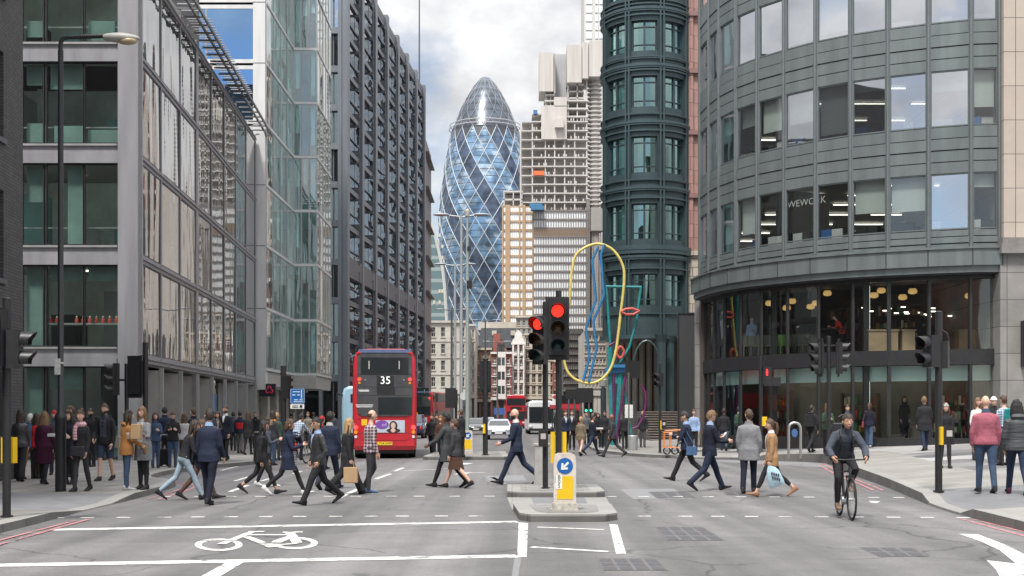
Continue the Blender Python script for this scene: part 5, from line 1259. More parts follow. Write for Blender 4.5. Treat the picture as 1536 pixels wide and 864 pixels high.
q = MB(); q.lathe([(.06, ZW(312, 50)-.05), (.1, ZW(316, 50)), (.09, ZW(324, 50)), (.03, ZW(328, 50))], (c.x, 50, 0), 12); q.build('camera', mat('camera_grey', (.4, .38, .34), .5, var=.2), t)
q = MB(); q.box(c.x-.02, c.x+.2, 49.9, 50.05, ZW(433, 50), ZW(421, 50)); q.box(c.x, c.x+.14, 49.9, 50.05, ZW(376, 50), ZW(370, 50)); q.build('control_box', BLK, t)
c = V((XW(728, 47), 47, .13)); t = thing('traffic_light', c, 'black traffic light seen from behind with a yellow button box on the far island', 'traffic light')
pole(t, c.x, 47, .13, ZW(538, 47), .1); head(t, (c.x, 47.1, ZW(565, 47)), 180, None, w_=.32, board=True, sz=1.12)
q = MB(); q.box(XW(724.5, 47), XW(728, 47), 46.85, 46.99, ZW(650, 47), ZW(636, 47)); q.build('yellow_box', YELB, t)
c = V((XW(677, 50.5), 50.5, .13)); t = thing('signal_board', c, 'back of a broad black signal board beside the grey lamp posts', 'traffic light'); pole(t, c.x+.2, 50.5, .13, ZW(585, 50.5), .06)
q = MB(); q.box(XW(668, 50.5), XW(684, 50.5), 50.4, 50.46, ZW(612, 50.5), ZW(582, 50.5)); q.build('board', BLK, t)
q = MB(); q.loft([(XW(696, 51), 51, ZW(594, 51)), (XW(696, 51), 51.02, ZW(594, 51))], [(.17, .17)]*2, 20, ref=(1, 0, 0)); tag(q.build('round_sign', mat('round_sign_grey', (.5, .52, .53), .5)), 'back of a round grey sign on the lamp post of the far island', 'sign')
q = MB(); q.box(XW(694, 51.4), XW(702, 51.4), 51.3, 51.5, .13, ZW(590, 51.4)); tag(q.build('feeder_pillar', mat('dark_grey_paint', (.09, .09, .095))), 'tall dark grey pillar behind the far island bollard', 'cabinet')
# right signals
c = GP(1243, 690); c = V((XW(1243, 41), 41, ele(XW(1243, 41)))); t = thing('traffic_light', c, 'signal pole with two heads back to back in front of the curved block', 'traffic light')
pole(t, c.x, 41, c.z, ZW(505, 41), .075); head(t, (XW(1229, 41), 41, ZW(537, 41)), -82, None, w_=.3, board=True, sz=1.2); head(t, (XW(1259, 41), 41, ZW(537, 41)), 82, None, w_=.3, board=True, sz=1.2)
q = MB(); q.bar((XW(1229, 41), 41, ZW(518, 41)), (XW(1259, 41), 41, ZW(518, 41)), .05, .06); q.build('bracket', BLK, t)
c = V((XW(1141, 47), 47, ele(XW(1141, 47)))); t = thing('crossing_light', c, 'pedestrian signal with a red standing figure lit on a thin black pole', 'traffic light')
pole(t, c.x, 47, c.z, ZW(535, 47), .07); q = MB(); q.box(XW(1145, 47), XW(1156, 47), 46.8, 47, ZW(579, 47), ZW(551, 47)); q.box(XW(1152, 47), XW(1170, 47), 46.85, 47.05, ZW(579, 47), ZW(566, 47)); hb_ = q.build('signal_head', BLK, t)
q = MB(); x, zc = XW(1150.5, 46.8), ZW(558.5, 46.8); yq = 46.79; q.disc((x, yq, zc+.1), .028, (0, -1, 0), 10, th=.004); q.box(x-.035, x+.035, yq-.004, yq, zc-.03, zc+.07); q.box(x-.03, x-.006, yq-.004, yq, zc-.13, zc-.03); q.box(x+.006, x+.03, yq-.004, yq, zc-.13, zc-.03); q.build('red_figure', LR, hb_)
q = MB(); q.box(XW(1142, 47), XW(1149, 47), 46.8, 46.95, ZW(639, 47), ZW(625, 47)); q.build('yellow_box', YELB, t)
c = GP(1408, 738); t = thing('traffic_light', c, 'black signal pole with turned heads and a yellow button box on the plaza', 'traffic light')
pole(t, c.x, c.y, c.z, ZW(468, c.y), .07); head(t, (XW(1396, c.y), c.y, ZW(527, c.y)), -70, None, n=2, w_=.28, board=False, sz=1.05); head(t, (XW(1414, c.y), c.y+.05, ZW(532, c.y)), 150, None, n=2, w_=.26, board=False, sz=.9)
q = MB(); q.tube([(c.x, c.y, ZW(492, c.y)), (c.x+.16, c.y, ZW(500, c.y)), (c.x+.2, c.y, ZW(512, c.y)), (c.x+.1, c.y, ZW(516, c.y))], .02, 6, ref=(0, 1, 0)); q.build('cable', BLK, t)
q = MB(); q.box(c.x-.02, c.x+.05, c.y-.16, c.y-.07, ZW(667, c.y), ZW(640, c.y)); q.build('yellow_box', YELB, t); pushbox(t, c.x+.14, c.y, ZW(653, c.y))
c = V((XW(990, 49.5), 49.5, .15)); t = thing('traffic_light', c, 'slim dark signal pole in front of the round bay tower', 'traffic light')
pole(t, c.x, 49.5, .15, ZW(545, 49.5), .055); head(t, (XW(989, 49.5), 49.4, ZW(570, 49.5)), -60, None, n=2, w_=.26, board=False, sz=.95); q = MB(); q.box(XW(990, 49.5), XW(993, 49.5), 49.3, 49.4, ZW(644, 49.5), ZW(631, 49.5)); q.build('yellow_box', YELB, t); pushbox(t, c.x+.14, 49.5, ZW(637, 49.5))
# bike hoop
STN = mat('stainless_steel', (.55, .54, .52), .3, .9, var=.05)
c = V((XW(1192, 40.5), 40.5, ele(XW(1192, 40.5)))); t = thing('bike_stand', c, 'stainless steel bicycle hoop on the plaza behind the woman in the tan blazer', 'bike stand')
w_ = .2; zt = ZW(634, 40.5); q = MB(); q.tube([(c.x-w_, c.y, c.z), (c.x-w_, c.y, zt-.2)]+[(c.x+w_*math.cos(R(a)), c.y, zt-.2+.2*math.sin(R(a))) for a in range(165, 0, -15)]+[(c.x+w_, c.y, zt-.2), (c.x+w_, c.y, c.z)], .045, 10, ref=(0, 1, 0)); q.build('hoop', STN, t, 60)
q = MB(); q.loft([(c.x, c.y-.02, zt-.35), (c.x, c.y+.02, zt-.35)], [(.1, .14)]*2, 16); q.build('badge', mat('badge_blue', (.05, .12, .28), .4), t)
# orange trolley
c = V((XW(1003, 47.5), 47.5, .15)); t = thing('trolley', c, 'orange tubular parcel trolley beside the man in the cap', 'trolley'); ORG = mat('orange_paint', (.70, .20, .03), .45, var=.1)
x0, x1, zb, zt = XW(996, 47.5), XW(1009, 47.5), .42, ZW(649, 47.5)
q = MB()
for y in (47.3, 47.75):
    q.tube([(x0, y, zb), (x0, y, zt), (x0+.3, y, zt)], .02, 6, ref=(0, 1, 0)); q.tube([(x0, y, zb), (x1+.25, y, zb)], .02, 6, ref=(0, 1, 0)); q.tube([(x0+.25, y, zb), (x0+.25, y, zt-.05)], .02, 6, ref=(0, 1, 0))
for x in (x0, x0+.25): q.tube([(x, 47.3, zt), (x, 47.75, zt)], .02, 6, ref=(1, 0, 0))
q.tube([(x0, 47.3, zt+.07), (x1+.5, 47.3, zt+.12)], .03, 6, ref=(0, 1, 0)); q.build('frame', ORG, t)
for x, r in ((x0+.1, .13), (x0+.42, .13), (x1+.4, .25)):
    q = MB(); q.tube([(x+r*math.cos(R(a)), 47.4, .17+r+r*math.sin(R(a))) for a in range(0, 360, 20)], .035, 6, True, ref=(0, 1, 0)); w__ = q.build('wheel', BLK, t); q = MB(); q.cyl((x, 47.36, .17+r), (x, 47.44, .17+r), r*.55); q.build('hub', ALU, w__)
# signboards, bus stop things
for (a, b_, e, f_, Yb, lb) in ((849, 866, 584, 598, 66, 'smaller black box of the pair of signboards below the yellow loop'), (864, 890, 582, 604, 64, 'broad black signboard below the yellow loop'), (934, 960, 541, 567, 58, 'black signboard on a pole in front of the round bay tower')):
    x0, x1 = XW(a, Yb), XW(b_, Yb); t = thing('signboard', ((x0+x1)/2, Yb, .12), lb, 'signboard'); q = MB(); q.box(x0, x1, Yb, Yb+.12, ZW(f_, Yb), ZW(e, Yb)); q.build('board', BLK, t)
    q = MB()
    for u in (.25, .75): q.cyl((x0+(x1-x0)*u, Yb+.06, .12), (x0+(x1-x0)*u, Yb+.06, ZW(f_, Yb)), .05)
    q.build_each('post', mat('dark_grey_paint', (.09, .09, .095)), t)
for pa, pb, lb in ((937, 942, 'white notice on the left of a grey pole near the sculpture'), (944, 949, 'white notice on the right of a grey pole near the sculpture')):
    q = MB(); q.box(XW(pa, 54), XW(pb, 54), 53.9, 53.93, ZW(627, 54), ZW(607, 54)); tag(q.build('notice', mat('notice_white', (.6, .6, .58), .6)), lb, 'notice')
c = V((XW(943, 54), 54, .12)); t = thing('sign_pole', c, 'slim grey pole carrying two white notices near the sculpture', 'pole'); pole(t, c.x, 54, .12, ZW(560, 54), .045, mat('dark_grey_paint', (.09, .09, .095))); q = MB(); q.lathe([(.2, .12), (.23, .75), (.2, .8)], (XW(949, 54), 53.9, 0), 12); tag(q.build('litter_bin', mat('bin_grey', (.32, .33, .33), .5, .3)), 'small pale litter bin at the foot of the sign pole near the sculpture', 'bin')
# bus stop flag with ring emblem
Yb = 92; c = V((XW(832, Yb), Yb, .12)); t = thing('bus_stop_flag', c, 'white bus stop flag with a red ring emblem behind the central signals', 'bus stop'); q = MB(); q.cyl((c.x, Yb, .12), (c.x, Yb, ZW(586, Yb)), .06); q.build('post', BLK, t)
q = MB(); q.box(XW(828, Yb), XW(836.5, Yb), Yb-.1, Yb-.06, ZW(609, Yb), ZW(591.5, Yb)); pn = q.build('panel', mat('sign_white', (1, 1, 1)), t)
q = MB(); cc = V((XW(832.3, Yb), Yb-.12, ZW(595.3, Yb))); q.tube([cc+V((.11*math.cos(R(a)), 0, .11*math.sin(R(a)))) for a in range(0, 360, 20)], .03, 6, True, ref=(0, 1, 0)); q.box(cc.x-.2, cc.x+.2, Yb-.15, Yb-.1, cc.z-.03, cc.z+.03); q.build('emblem', mat('emblem_red', (.6, .03, .05), .5), pn)
Yb = 88; x0, x1 = XW(825, Yb), XW(872, Yb); t = thing('bus_shelter', ((x0+x1)/2, Yb, .12), 'glass bus shelter with a red roof edge right of the white coach', 'bus shelter')
q = MB(); q.box(x0, x1, Yb-.6, Yb+1, ZW(613, Yb), ZW(607.5, Yb)); q.build('roof', mat('shelter_red', (.40, .03, .05), .5), t)
for x in (x0+.1, x1-.15): q = MB(); q.box(x, x+.09, Yb-.5, Yb-.4, .12, ZW(612, Yb)); q.build('post', BLK, t)
q = MB(); q.box(x0+.3, x1-.2, Yb+.9, Yb+.93, .4, 2.1); q.build('glass_panel', G1F, t)
for px in (728+2, ): pass
for px, lb in ((879, 'left of two green traffic lamps lit beyond the signboards'), (886, 'right of two green traffic lamps lit beyond the signboards')):
    Yb = 120; x = XW(px, Yb); t = thing('traffic_light', (x, Yb, .12), lb, 'traffic light'); pole(t, x, Yb, .12, 3.2, .09); head(t, (x, Yb-.15, 1.9+.6), 0, 2, w_=.34, sz=1.2)
for k, (px, Yb) in enumerate(((876, 62), (853, 63))): pass
c = V((XW(905, 60), 60, .12)); t = thing('lamp_post', c, 'teal lantern post just left of the sculpture legs', 'street lamp'); q = MB(); q.cyl((c.x, 60, .12), (c.x, 60, ZW(582, 60)), .14); q.build('post', GT, t); q = MB(); q.lathe([(.08, 0), (.17, .1), (.2, .4), (.05, .55)], (c.x, 60, ZW(582, 60)), 10); q.build('lantern', mat('lantern_glass', (.3, .32, .3), .3), t)
q = MB(); x = XW(386, 41.5); q.lathe([(.14, .12), (.12, 1.02), (.15, 1.06), (.15, 1.1), (.1, 1.16)], (x, 41.5, 0), 12); tag(q.build('bollard', BLK), 'black bollard at the kerb behind the women walking right', 'bollard')
q = MB(); x = XW(447, 42.5); q.lathe([(.14, .12), (.12, 1.02), (.15, 1.06), (.1, 1.16)], (x, 42.5, 0), 12)

# ================================================================ VEHICLES
BRED = mat('bus_red', (.45, .018, .028), .34, var=.16, sc=1.6, coat=.4, stretch=(1, 1, .4))
BGRY = mat('bus_dark_grey', (.06, .062, .066), .38, var=.25, sc=2.5, coat=.2)
GVEH = mat('vehicle_glass', (.02, .025, .028), .06, var=.1, sc=1.5, spec=.8)
TYRE = mat('tyre_rubber', (.02, .02, .02), .85, var=.1)
WHTP = mat('white_vehicle_paint', (.66, .68, .70), .3, var=.04, coat=.5)
PLY = mat('plate_yellow', (.72, .52, .03), .5, var=.05); LPR = mat('tail_lamp_red', (.55, .02, .02), .25, var=0); LRL = mat('brake_lamp_lit', (1, .04, .03), emit=1.6, var=0); LAMB = mat('indicator_amber', (.75, .25, .02), .3, var=0); LCL = mat('headlamp_clear', (.75, .78, .8), .1, .3, var=0)
def wheels(t, W, ys, r, wd=.28):
    for y in ys:
        for s_ in (-1, 1):
            q = MB(); x = s_*(W/2-wd/2-.03); q.cyl((x-wd/2, y, r), (x+wd/2, y, r), r, n=22); w_ = q.build('wheel', TYRE, t, 40); q = MB(); xx = x+s_*wd/2; q.cyl((xx-.01*s_, y, r), (xx+.012*s_, y, r), r*.6, n=18); q.build('rim', ALU, w_)
def shell(W, prof, L0, L1, taper=.04):
    """profile of half widths by height, extruded from y L0 to L1"""
    pts = [(w_, z) for w_, z in prof]; poly = [(-a, z) for a, z in pts[::-1]]+[(a, z) for a, z in pts]
    q = MB(); q.vprism(poly, L0, L1); return q
def decker(name, loc, yaw, label, H=4.3, W=2.5, Lg=10.5, rear=True, detail=True, group=None, txt='35'):
    t = thing(name, (0, 0, 0), label, 'bus', group); h = W/2
    q = shell(W, [(h-.05, .32), (h, .45), (h, H-1.4), (h-.06, H-.35), (h-.22, H-.08), (h-.5, H)], 0, Lg); b_ = q.build('body', BRED, t, 35)
    mb = b_.modifiers.new('bevel', 'BEVEL'); mb.width = .12; mb.segments = 3; mb.limit_method = 'ANGLE'; mb.angle_limit = R(50)
    q = MB(); q.box(-h+.1, h-.1, .1, Lg-.1, .2, .4); q.build('chassis', BLK, t)
    wheels(t, W, (1.9, Lg-2.2) if rear else (2.4, Lg-2.4), .48)
    for s_ in (-1, 1):
        x = s_*(h+.004)
        q = MB()
        for z0, z1 in ((1.25, 2.05), (2.85, 3.55)):
            n_ = 7
            for k in range(n_): a = .6+k*(Lg-1.2)/n_; q.box(min(x, x-.01*s_), max(x, x-.01*s_), a, a+(Lg-1.2)/n_-.08, z0, z1)
        q.build_each('side_window', GVEH, t)
    if rear:
        # dark rear panel with curved foot
        q = MB(); poly = [(-h+.2, H-.3), (-h+.17, 2.55), (-h+.2, 1.78), (-h+.36, 1.66), (h-.36, 1.66), (h-.2, 1.78), (h-.17, 2.55), (h-.2, H-.3), (h-.35, H-.14), (-h+.35, H-.14)]
        q.vprism([(a, z) for a, z in poly], -.03, .02); pn = q.build('rear_panel', BGRY, t)
        q = MB(); q.box(-h+.36, h-.36, -.045, -.02, 3.34, 3.92); q.build('rear_window', GVEH, t)
        q = MB(); q.frame = None; [q.box(*a) for a in ((-h+.32, h-.32, -.042, -.03, 3.92, 3.96), (-h+.32, h-.32, -.042, -.03, 3.3, 3.34), (-h+.32, -h+.36, -.042, -.03, 3.34, 3.92), (h-.36, h-.32, -.042, -.03, 3.34, 3.92))]; q.build('window_seal', BLK, t)
        q = MB(); [q.box(x, x+.03, -.05, -.046, 3.5, 3.82) for x in (-.62, .55)]; q.build_each('handrail', mat('pale_rail', (.6, .6, .55), .4), t)
        q = MB(); q.box(-h+1.0, h-.2, -.045, -.02, 1.74, 2.4); q.build('lower_window', GVEH, t)
        q = MB(); q.box(-.3, .36, -.05, -.02, 2.86, 3.24); rb_ = q.build('route_box', BLK, t)
        q = MB(); text_mb(q, txt, (.03, -.056, 3.05), (1, 0, 0), (0, 0, 1), .42); q.build('route_number', mat('route_white', (.75, .78, .75), emit=.35, var=0), rb_)
        q = MB(); [q.box(-.3, .4, -.036, -.03, 2.5+k*.045, 2.53+k*.045) for k in range(7)]; q.build('grille', BLK, t)
        q = MB(); [q.box(-h+.2, h-.2, -.034, -.03, z, z+.012) for z in (2.46, 2.8, 3.28)]; [q.box(-1.05, 1.05, -.017, -.013, z, z+.012) for z in (.98, 1.56)]; q.build('panel_seam', BLK, t)
        q = MB()
        for x0, x1, z in ((-1.02, -.62, 2.66), (-.98, -.6, 2.62), (-1.12, -.45, 2.08), (-1.1, -.48, 2.01)): q.box(x0, x1, -.034, -.03, z, z+.035)
        q.build('small_lettering', mat('lettering_white', (.6, .6, .6), .5, var=.3, sc=40), pn)
        for s_ in (-1, 1):
            q = MB(); q.cyl((s_*.98, -.03, 3.1), (s_*.98, -.055, 3.1), .065); q.build('upper_lamp', LRL, t); q = MB(); q.cyl((s_*.98, -.03, 2.96), (s_*.98, -.055, 2.96), .05); q.build('indicator', LAMB, t)
            q = MB(); q.box(s_*1.0-.1, s_*1.0+.1, -.05, 0, H-.2, H-.15); q.build('marker_lamp', LPR, t)
            q = MB(); q.cyl((s_*1.12, .0, 1.22), (s_*1.12, -.03, 1.22), .085); q.build('tail_lamp', LRL if s_ > 0 or True else LPR, t); q = MB(); q.cyl((s_*1.12, .0, 1.04), (s_*1.12, -.03, 1.04), .075); q.build('indicator', LAMB, t); q = MB(); q.cyl((s_*1.12, .0, .86), (s_*1.12, -.03, .86), .06); q.build('reversing_lamp', LCL, t)
            q = MB(); q.cyl((s_*.75, -.02, 3.08), (s_*.75, -.04, 3.08), .03); q.build('rear_camera', ALU, t)
        q = MB(); poly = [(-.95, .8), (-.95, 1.58), (1.05, 1.58), (1.03, .85), (.85, .72), (-.8, .72)]; q.vprism(poly, -.014, .01); q.build('engine_cover', mat('bus_red_cover', (.45, .016, .026), .3, var=.06, sc=1.2, coat=.5), t)
        q = MB(); q.box(-.35, .78, -.026, -.014, 1.02, 1.5); ad = q.build('advert', mat('advert_ground', (.45, .50, .58), .5, var=.12, sc=1.5), t)
        q = MB(); q.loft([(-.1, -.028, 1.33), (-.1, -.034, 1.33)], [(.26, .17)]*2, 20); q.build('advert_blob', mat('advert_purple', (.17, .06, .32), .5), ad)
        q = MB(); text_mb(q, 'ed', (-.02, -.037, 1.33), (1, 0, 0), (0, 0, 1), .2); q.build('advert_lettering', mat('advert_lilac', (.5, .4, .62), .5), ad)
        q = MB(); q.ell((.34, -.03, 1.28), (.16, .006, .2)); q.ell((.34, -.03, 1.1), (.27, .006, .09)); q.build('advert_hair', mat('advert_dark_hair', (.03, .018, .015), .6), ad)
        q = MB(); q.ell((.33, -.036, 1.29), (.09, .006, .125)); q.ell((.33, -.036, 1.1), (.09, .006, .08)); q.build('advert_face', mat('advert_skin', (.58, .40, .33), .6), ad)
        q = MB(); q.box(-.9, -.68, -.022, -.01, 1.3, 1.54); q.build('yellow_notice', YELB, t)
        q = MB(); q.box(-.3, .3, -.03, 0, .53, .66); pl = q.build('number_plate', PLY, t); q = MB(); text_mb(q, 'LT54 WPF', (0, -.034, .595), (1, 0, 0), (0, 0, 1), .13); q.build('plate_lettering', BLK, pl)
        q = MB(); q.box(-h+.1, h-.1, -.02, .1, .34, .5); q.build('bumper', mat('bumper_dark_red', (.2, .012, .016), .4), t)
        q = MB(); q.box(-h+.25, h-.25, -.05, .1, H-.16, H-.03); q.build('roof_fairing', mat('roof_blue_grey', (.10, .14, .26), .4), t)
    else:
        q = MB(); q.box(-h+.12, h-.12, -.03, .02, 1.0, 2.15); q.build('windscreen', GVEH, t); q = MB(); q.box(-h+.12, h-.12, -.03, .02, 2.9, 3.75); q.build('upper_window', GVEH, t)
        for s_ in (-1, 1): q = MB(); q.ell((s_*.95, -.02, .72), (.16, .05, .12)); q.build('headlight', LCL, t)
        q = MB(); q.box(-.7, .7, -.035, .0, 2.35, 2.7); q.build('route_box', BLK, t)
    t.location = loc; t.rotation_euler[2] = R(yaw); return t
decker('double_decker_bus', (XW(577, 46.9), 46.9, 0), 5.2, 'red double decker bus seen from behind showing route 35')
decker('double_decker_bus', (XW(627, 100), 100, 0), -7, 'red bus ahead of the route 35 bus, partly hidden by it', H=3.7, Lg=9, rear=True, txt='')
decker('double_decker_bus', (XW(774, 150), 150, 0), 0, 'oncoming red double decker bus behind the bald man in the navy suit', H=4.2, Lg=10, rear=False)
decker('double_decker_bus', (XW(856, 126), 126, 0), 0, 'distant red bus mostly hidden behind the bus shelter', H=3.2, Lg=9, rear=False)
# coaches
def coach(loc, yaw, label, H, W, Lg, m_, logo=False):
    t = thing('coach', (0, 0, 0), label, 'coach'); h = W/2; q = shell(W, [(h-.05, .3), (h, .45), (h, H-.6), (h-.12, H-.15), (h-.4, H)], 0, Lg); b_ = q.build('body', m_, t, 35); mb = b_.modifiers.new('bevel', 'BEVEL'); mb.width = .18; mb.segments = 3; mb.limit_method = 'ANGLE'; mb.angle_limit = R(50)
    wheels(t, W, (2.2, Lg-2.4), .48); q = MB(); q.box(-h+(.5 if logo else .12), h-.12, -.03, .04, 2.4 if logo else 1.0, H-(.45 if logo else .55)); q.build('rear_window' if logo else 'windscreen', GVEH, t)
    for s_ in (-1, 1):
        q = MB(); q.box(s_*h-.012, s_*h+.012, .5, Lg-.3, 1.35, H-.55); q.build('side_window', GVEH, t); q = MB(); q.ell((s_*.92, -.02, .68), (.17, .06, .13)); q.build('headlight', LCL, t)
        q = MB(); q.tube([(s_*(h-.05), .05, H-.5), (s_*(h+.22), -.25, H-.45), (s_*(h+.24), -.3, H-.8)], .05, 6, ref=(0, 1, 0)); q.build('mirror', BLK, t)
    q = MB(); q.box(-h+.1, h-.1, -.05, .1, .3, .52); q.build('bumper', BLK, t)
    if logo:
        q = MB(); q.ell((-.2, -.04, 1.5), (.4, .01, .15)); q.ell((.3, -.04, 1.3), (.4, .01, .15)); q.build('logo', mat('logo_blue', (.03, .12, .35), .5), t)
    t.location = loc; t.rotation_euler[2] = R(yaw)
coach((XW(812, 105), 105, 0), 1, 'white oncoming coach behind the central traffic signals', 2.95, 2.4, 9.5, WHTP)
coach((XW(545, 66), 66, 0), 3, 'pale blue coach half hidden on the left side of the route 35 bus', 3.3, 2.4, 9, mat('pale_blue_paint', (.32, .50, .62), .35, var=.08, coat=.4), True)
# cars: body side outline extruded, then narrowed at the glasshouse
def car(name, loc, yaw, label, col, W=1.8, Lg=4.3, H=1.45, rear=False, taxi=False):
    t = thing(name, (0, 0, 0), label, 'taxi' if taxi else 'car'); m_ = mat('car_paint_'+name, col, .28, .3, var=.04, coat=.7)
    hb, hr = .92, H; prof = [(0, .32, .88), (0, .6, .9), (.12, .74, .92), (1.0, hb, 1), (1.75, hr-.08, .78), (2.3, hr, .74), (3.1, hr-.06, .76), (3.8, hb+.05, .95), (Lg-.05, hb-.1, .92), (Lg, .5, .9), (Lg-.05, .3, .9)]
    if taxi: prof = [(0, .32, .9), (0, .75, .9), (.15, .9, .93), (1.1, 1.02, 1), (1.5, hr-.1, .84), (2.0, hr, .8), (3.6, hr-.03, .8), (4.1, 1.1, .93), (Lg, .95, .92), (Lg, .4, .9)]
    q = MB(); h = W/2; n_ = len(prof)
    q.add([(-h*w_, y, z) for y, z, w_ in prof]+[(h*w_, y, z) for y, z, w_ in prof], [tuple(range(n_)), tuple(range(n_, 2*n_))[::-1]]+[(i, n_+i, n_+(i+1) % n_, (i+1) % n_) for i in range(n_)])
    b_ = q.build('body', m_, t, 35); mb = b_.modifiers.new('bevel', 'BEVEL'); mb.width = .06; mb.segments = 2; mb.limit_method = 'ANGLE'; mb.angle_limit = R(25)
    i0 = 3
    def gl_(i, e0=.12, e1=.9, k=.86):
        (y0, z0, w0), (y1, z1, w1) = prof[i], prof[i+1]; a = lambda e: (y0+(y1-y0)*e, z0+(z1-z0)*e, (w0+(w1-w0)*e)*h*k); A_, B_ = a(e0), a(e1); dy, dz = (z1-z0), -(y1-y0); l_ = math.hypot(dy, dz); dy, dz = -dy/l_*.012, -dz/l_*.012
        q = MB(); q.quad((-A_[2], A_[0]+dy, A_[1]+dz), (A_[2], A_[0]+dy, A_[1]+dz), (B_[2], B_[0]+dy, B_[1]+dz), (-B_[2], B_[0]+dy, B_[1]+dz)); return q
    gl_(3).build('windscreen', GVEH, t); gl_(6, .1, .85).build('rear_window', GVEH, t)
    for s_ in (-1, 1):
        q = MB(); q.add([(s_*h*.985, 1.25, hb+.06), (s_*h*.985, 3.5, hb+.06), (s_*h*.83, 3.05, hr-.12), (s_*h*.83, 1.8, hr-.12)], [(0, 1, 2, 3)]); q.build('side_window', GVEH, t)
        q = MB(); q.ell((s_*h*.7, .02, .68), (.19, .07, .085)); q.build('headlight', LCL, t); q = MB(); q.ell((s_*h*.76, Lg-.02, .75), (.1, .05, .14)); q.build('tail_lamp', LPR, t)
        q = MB(); q.ell((s_*(h+.1), 1.35, .98), (.1, .06, .07)); q.build('wing_mirror', m_, t)
    wheels(t, W, (.85, Lg-.85), .32, .2)
    q = MB(); q.box(-.5, .5, -.012, .02, .4, .55); q.build('grille', BLK, t); q = MB(); q.box(-.26, .26, -.02, -.012, .42, .52); q.build('number_plate', mat('sign_white', (1, 1, 1)), t)
    q = MB(); q.box(-.26, .26, Lg, Lg+.02, .62, .73); q.build('rear_plate', PLY, t)
    if taxi: q = MB(); q.box(-.3, .3, 2.0, 2.15, H, H+.13); q.build('roof_sign', mat('taxi_sign_amber', (.6, .3, .02), .4), t)
    t.location = loc; t.rotation_euler[2] = R(yaw); return t
car('silver_car', (XW(748, 82), 82, 0), 0, 'silver car coming towards the viewer beside the bald man in the navy suit', (.45, .49, .55), 1.75, 4.3, 1.42)
o = car('black_taxi', (XW(624, 90.2), 90.2, 0), 180, 'dark blue taxi seen from behind right of the route 35 bus', (.02, .03, .075), 1.8, 4.5, 1.75, taxi=True)
car('dark_car', (XW(714, 104), 104, 0), 0, 'dark car half hidden behind the far signal pole', (.03, .032, .035), 1.75, 4.3, 1.45)
car('silver_car', (XW(731, 128), 128, 0), 0, 'small far car between the signal pole and the silver car', (.30, .31, .33), 1.75, 4.3, 1.45)
# ================================================================ PEOPLE
from mathutils import kdtree
def cloth(name, col, var=.18, rough=.85, **k): return mat('cloth_'+name, col, rough, var=var, sc=k.pop('sc', 9), bump=k.pop('bump', .55), bsc=k.pop('bsc', 16), spec=.25, **k)
SKIN = {'fair': mat('skin_fair', (.57, .355, .265), .5, var=.08, sc=30), 'tan': mat('skin_tan', (.47, .28, .185), .5, var=.08, sc=30), 'brown': mat('skin_brown', (.20, .10, .06), .5, var=.08, sc=30)}
HAIR = {k: mat('hair_'+k, c, .55, var=.35, sc=40, bump=.8, bsc=90, stretch=(1, 1, .15)) for k, c in {'black': (.012, .01, .01), 'dark': (.03, .018, .012), 'brown': (.07, .038, .02), 'light': (.17, .095, .045), 'blonde': (.36, .23, .10), 'ginger': (.20, .08, .03), 'grey': (.30, .29, .28), 'white': (.6, .58, .55)}.items()}
EYE_ = mat('eye_dark', (.02, .015, .012), .3, var=0); LIP = mat('lip', (.33, .11, .09), .5, var=0)
C = {k: cloth(k, c) for k, c in {'black': (.021, .021, .024), 'charcoal': (.042, .042, .046), 'navy': (.016, .022, .045), 'navysuit': (.02, .026, .05), 'darknavy': (.012, .015, .028), 'burgundy': (.045, .010, .028), 'camel': (.33, .15, .05), 'tan': (.32, .19, .10), 'grey': (.20, .205, .215), 'midgrey': (.11, .11, .115), 'greycoat': (.055, .058, .062), 'jeans': (.045, .072, .125), 'lightjeans': (.27, .34, .41), 'darkjeans': (.02, .03, .06), 'white': (.62, .61, .60), 'palegrey': (.4, .4, .4), 'pink': (.33, .10, .135), 'red': (.45, .02, .03), 'green': (.05, .09, .06), 'teal': (.02, .22, .22), 'blue': (.05, .10, .2), 'paleblue': (.26, .36, .55), 'fur': (.17, .13, .09), 'brown': (.07, .035, .025), 'tights': (.10, .055, .045), 'orange': (.55, .24, .05), 'stone': (.27, .24, .20), 'shorts': (.035, .05, .085), 'slate': (.055, .065, .085), 'redshirt': (.60, .05, .03)}.items()}
C['puffer'] = mat('cloth_puffer', (.045, .048, .055), .6, var=.2, sc=8, bump=1, bsc=9, stretch=(.3, .3, 3))
C['leather'] = mat('cloth_leather', (.03, .03, .033), .38, var=.25, sc=12, bump=.6, bsc=18)
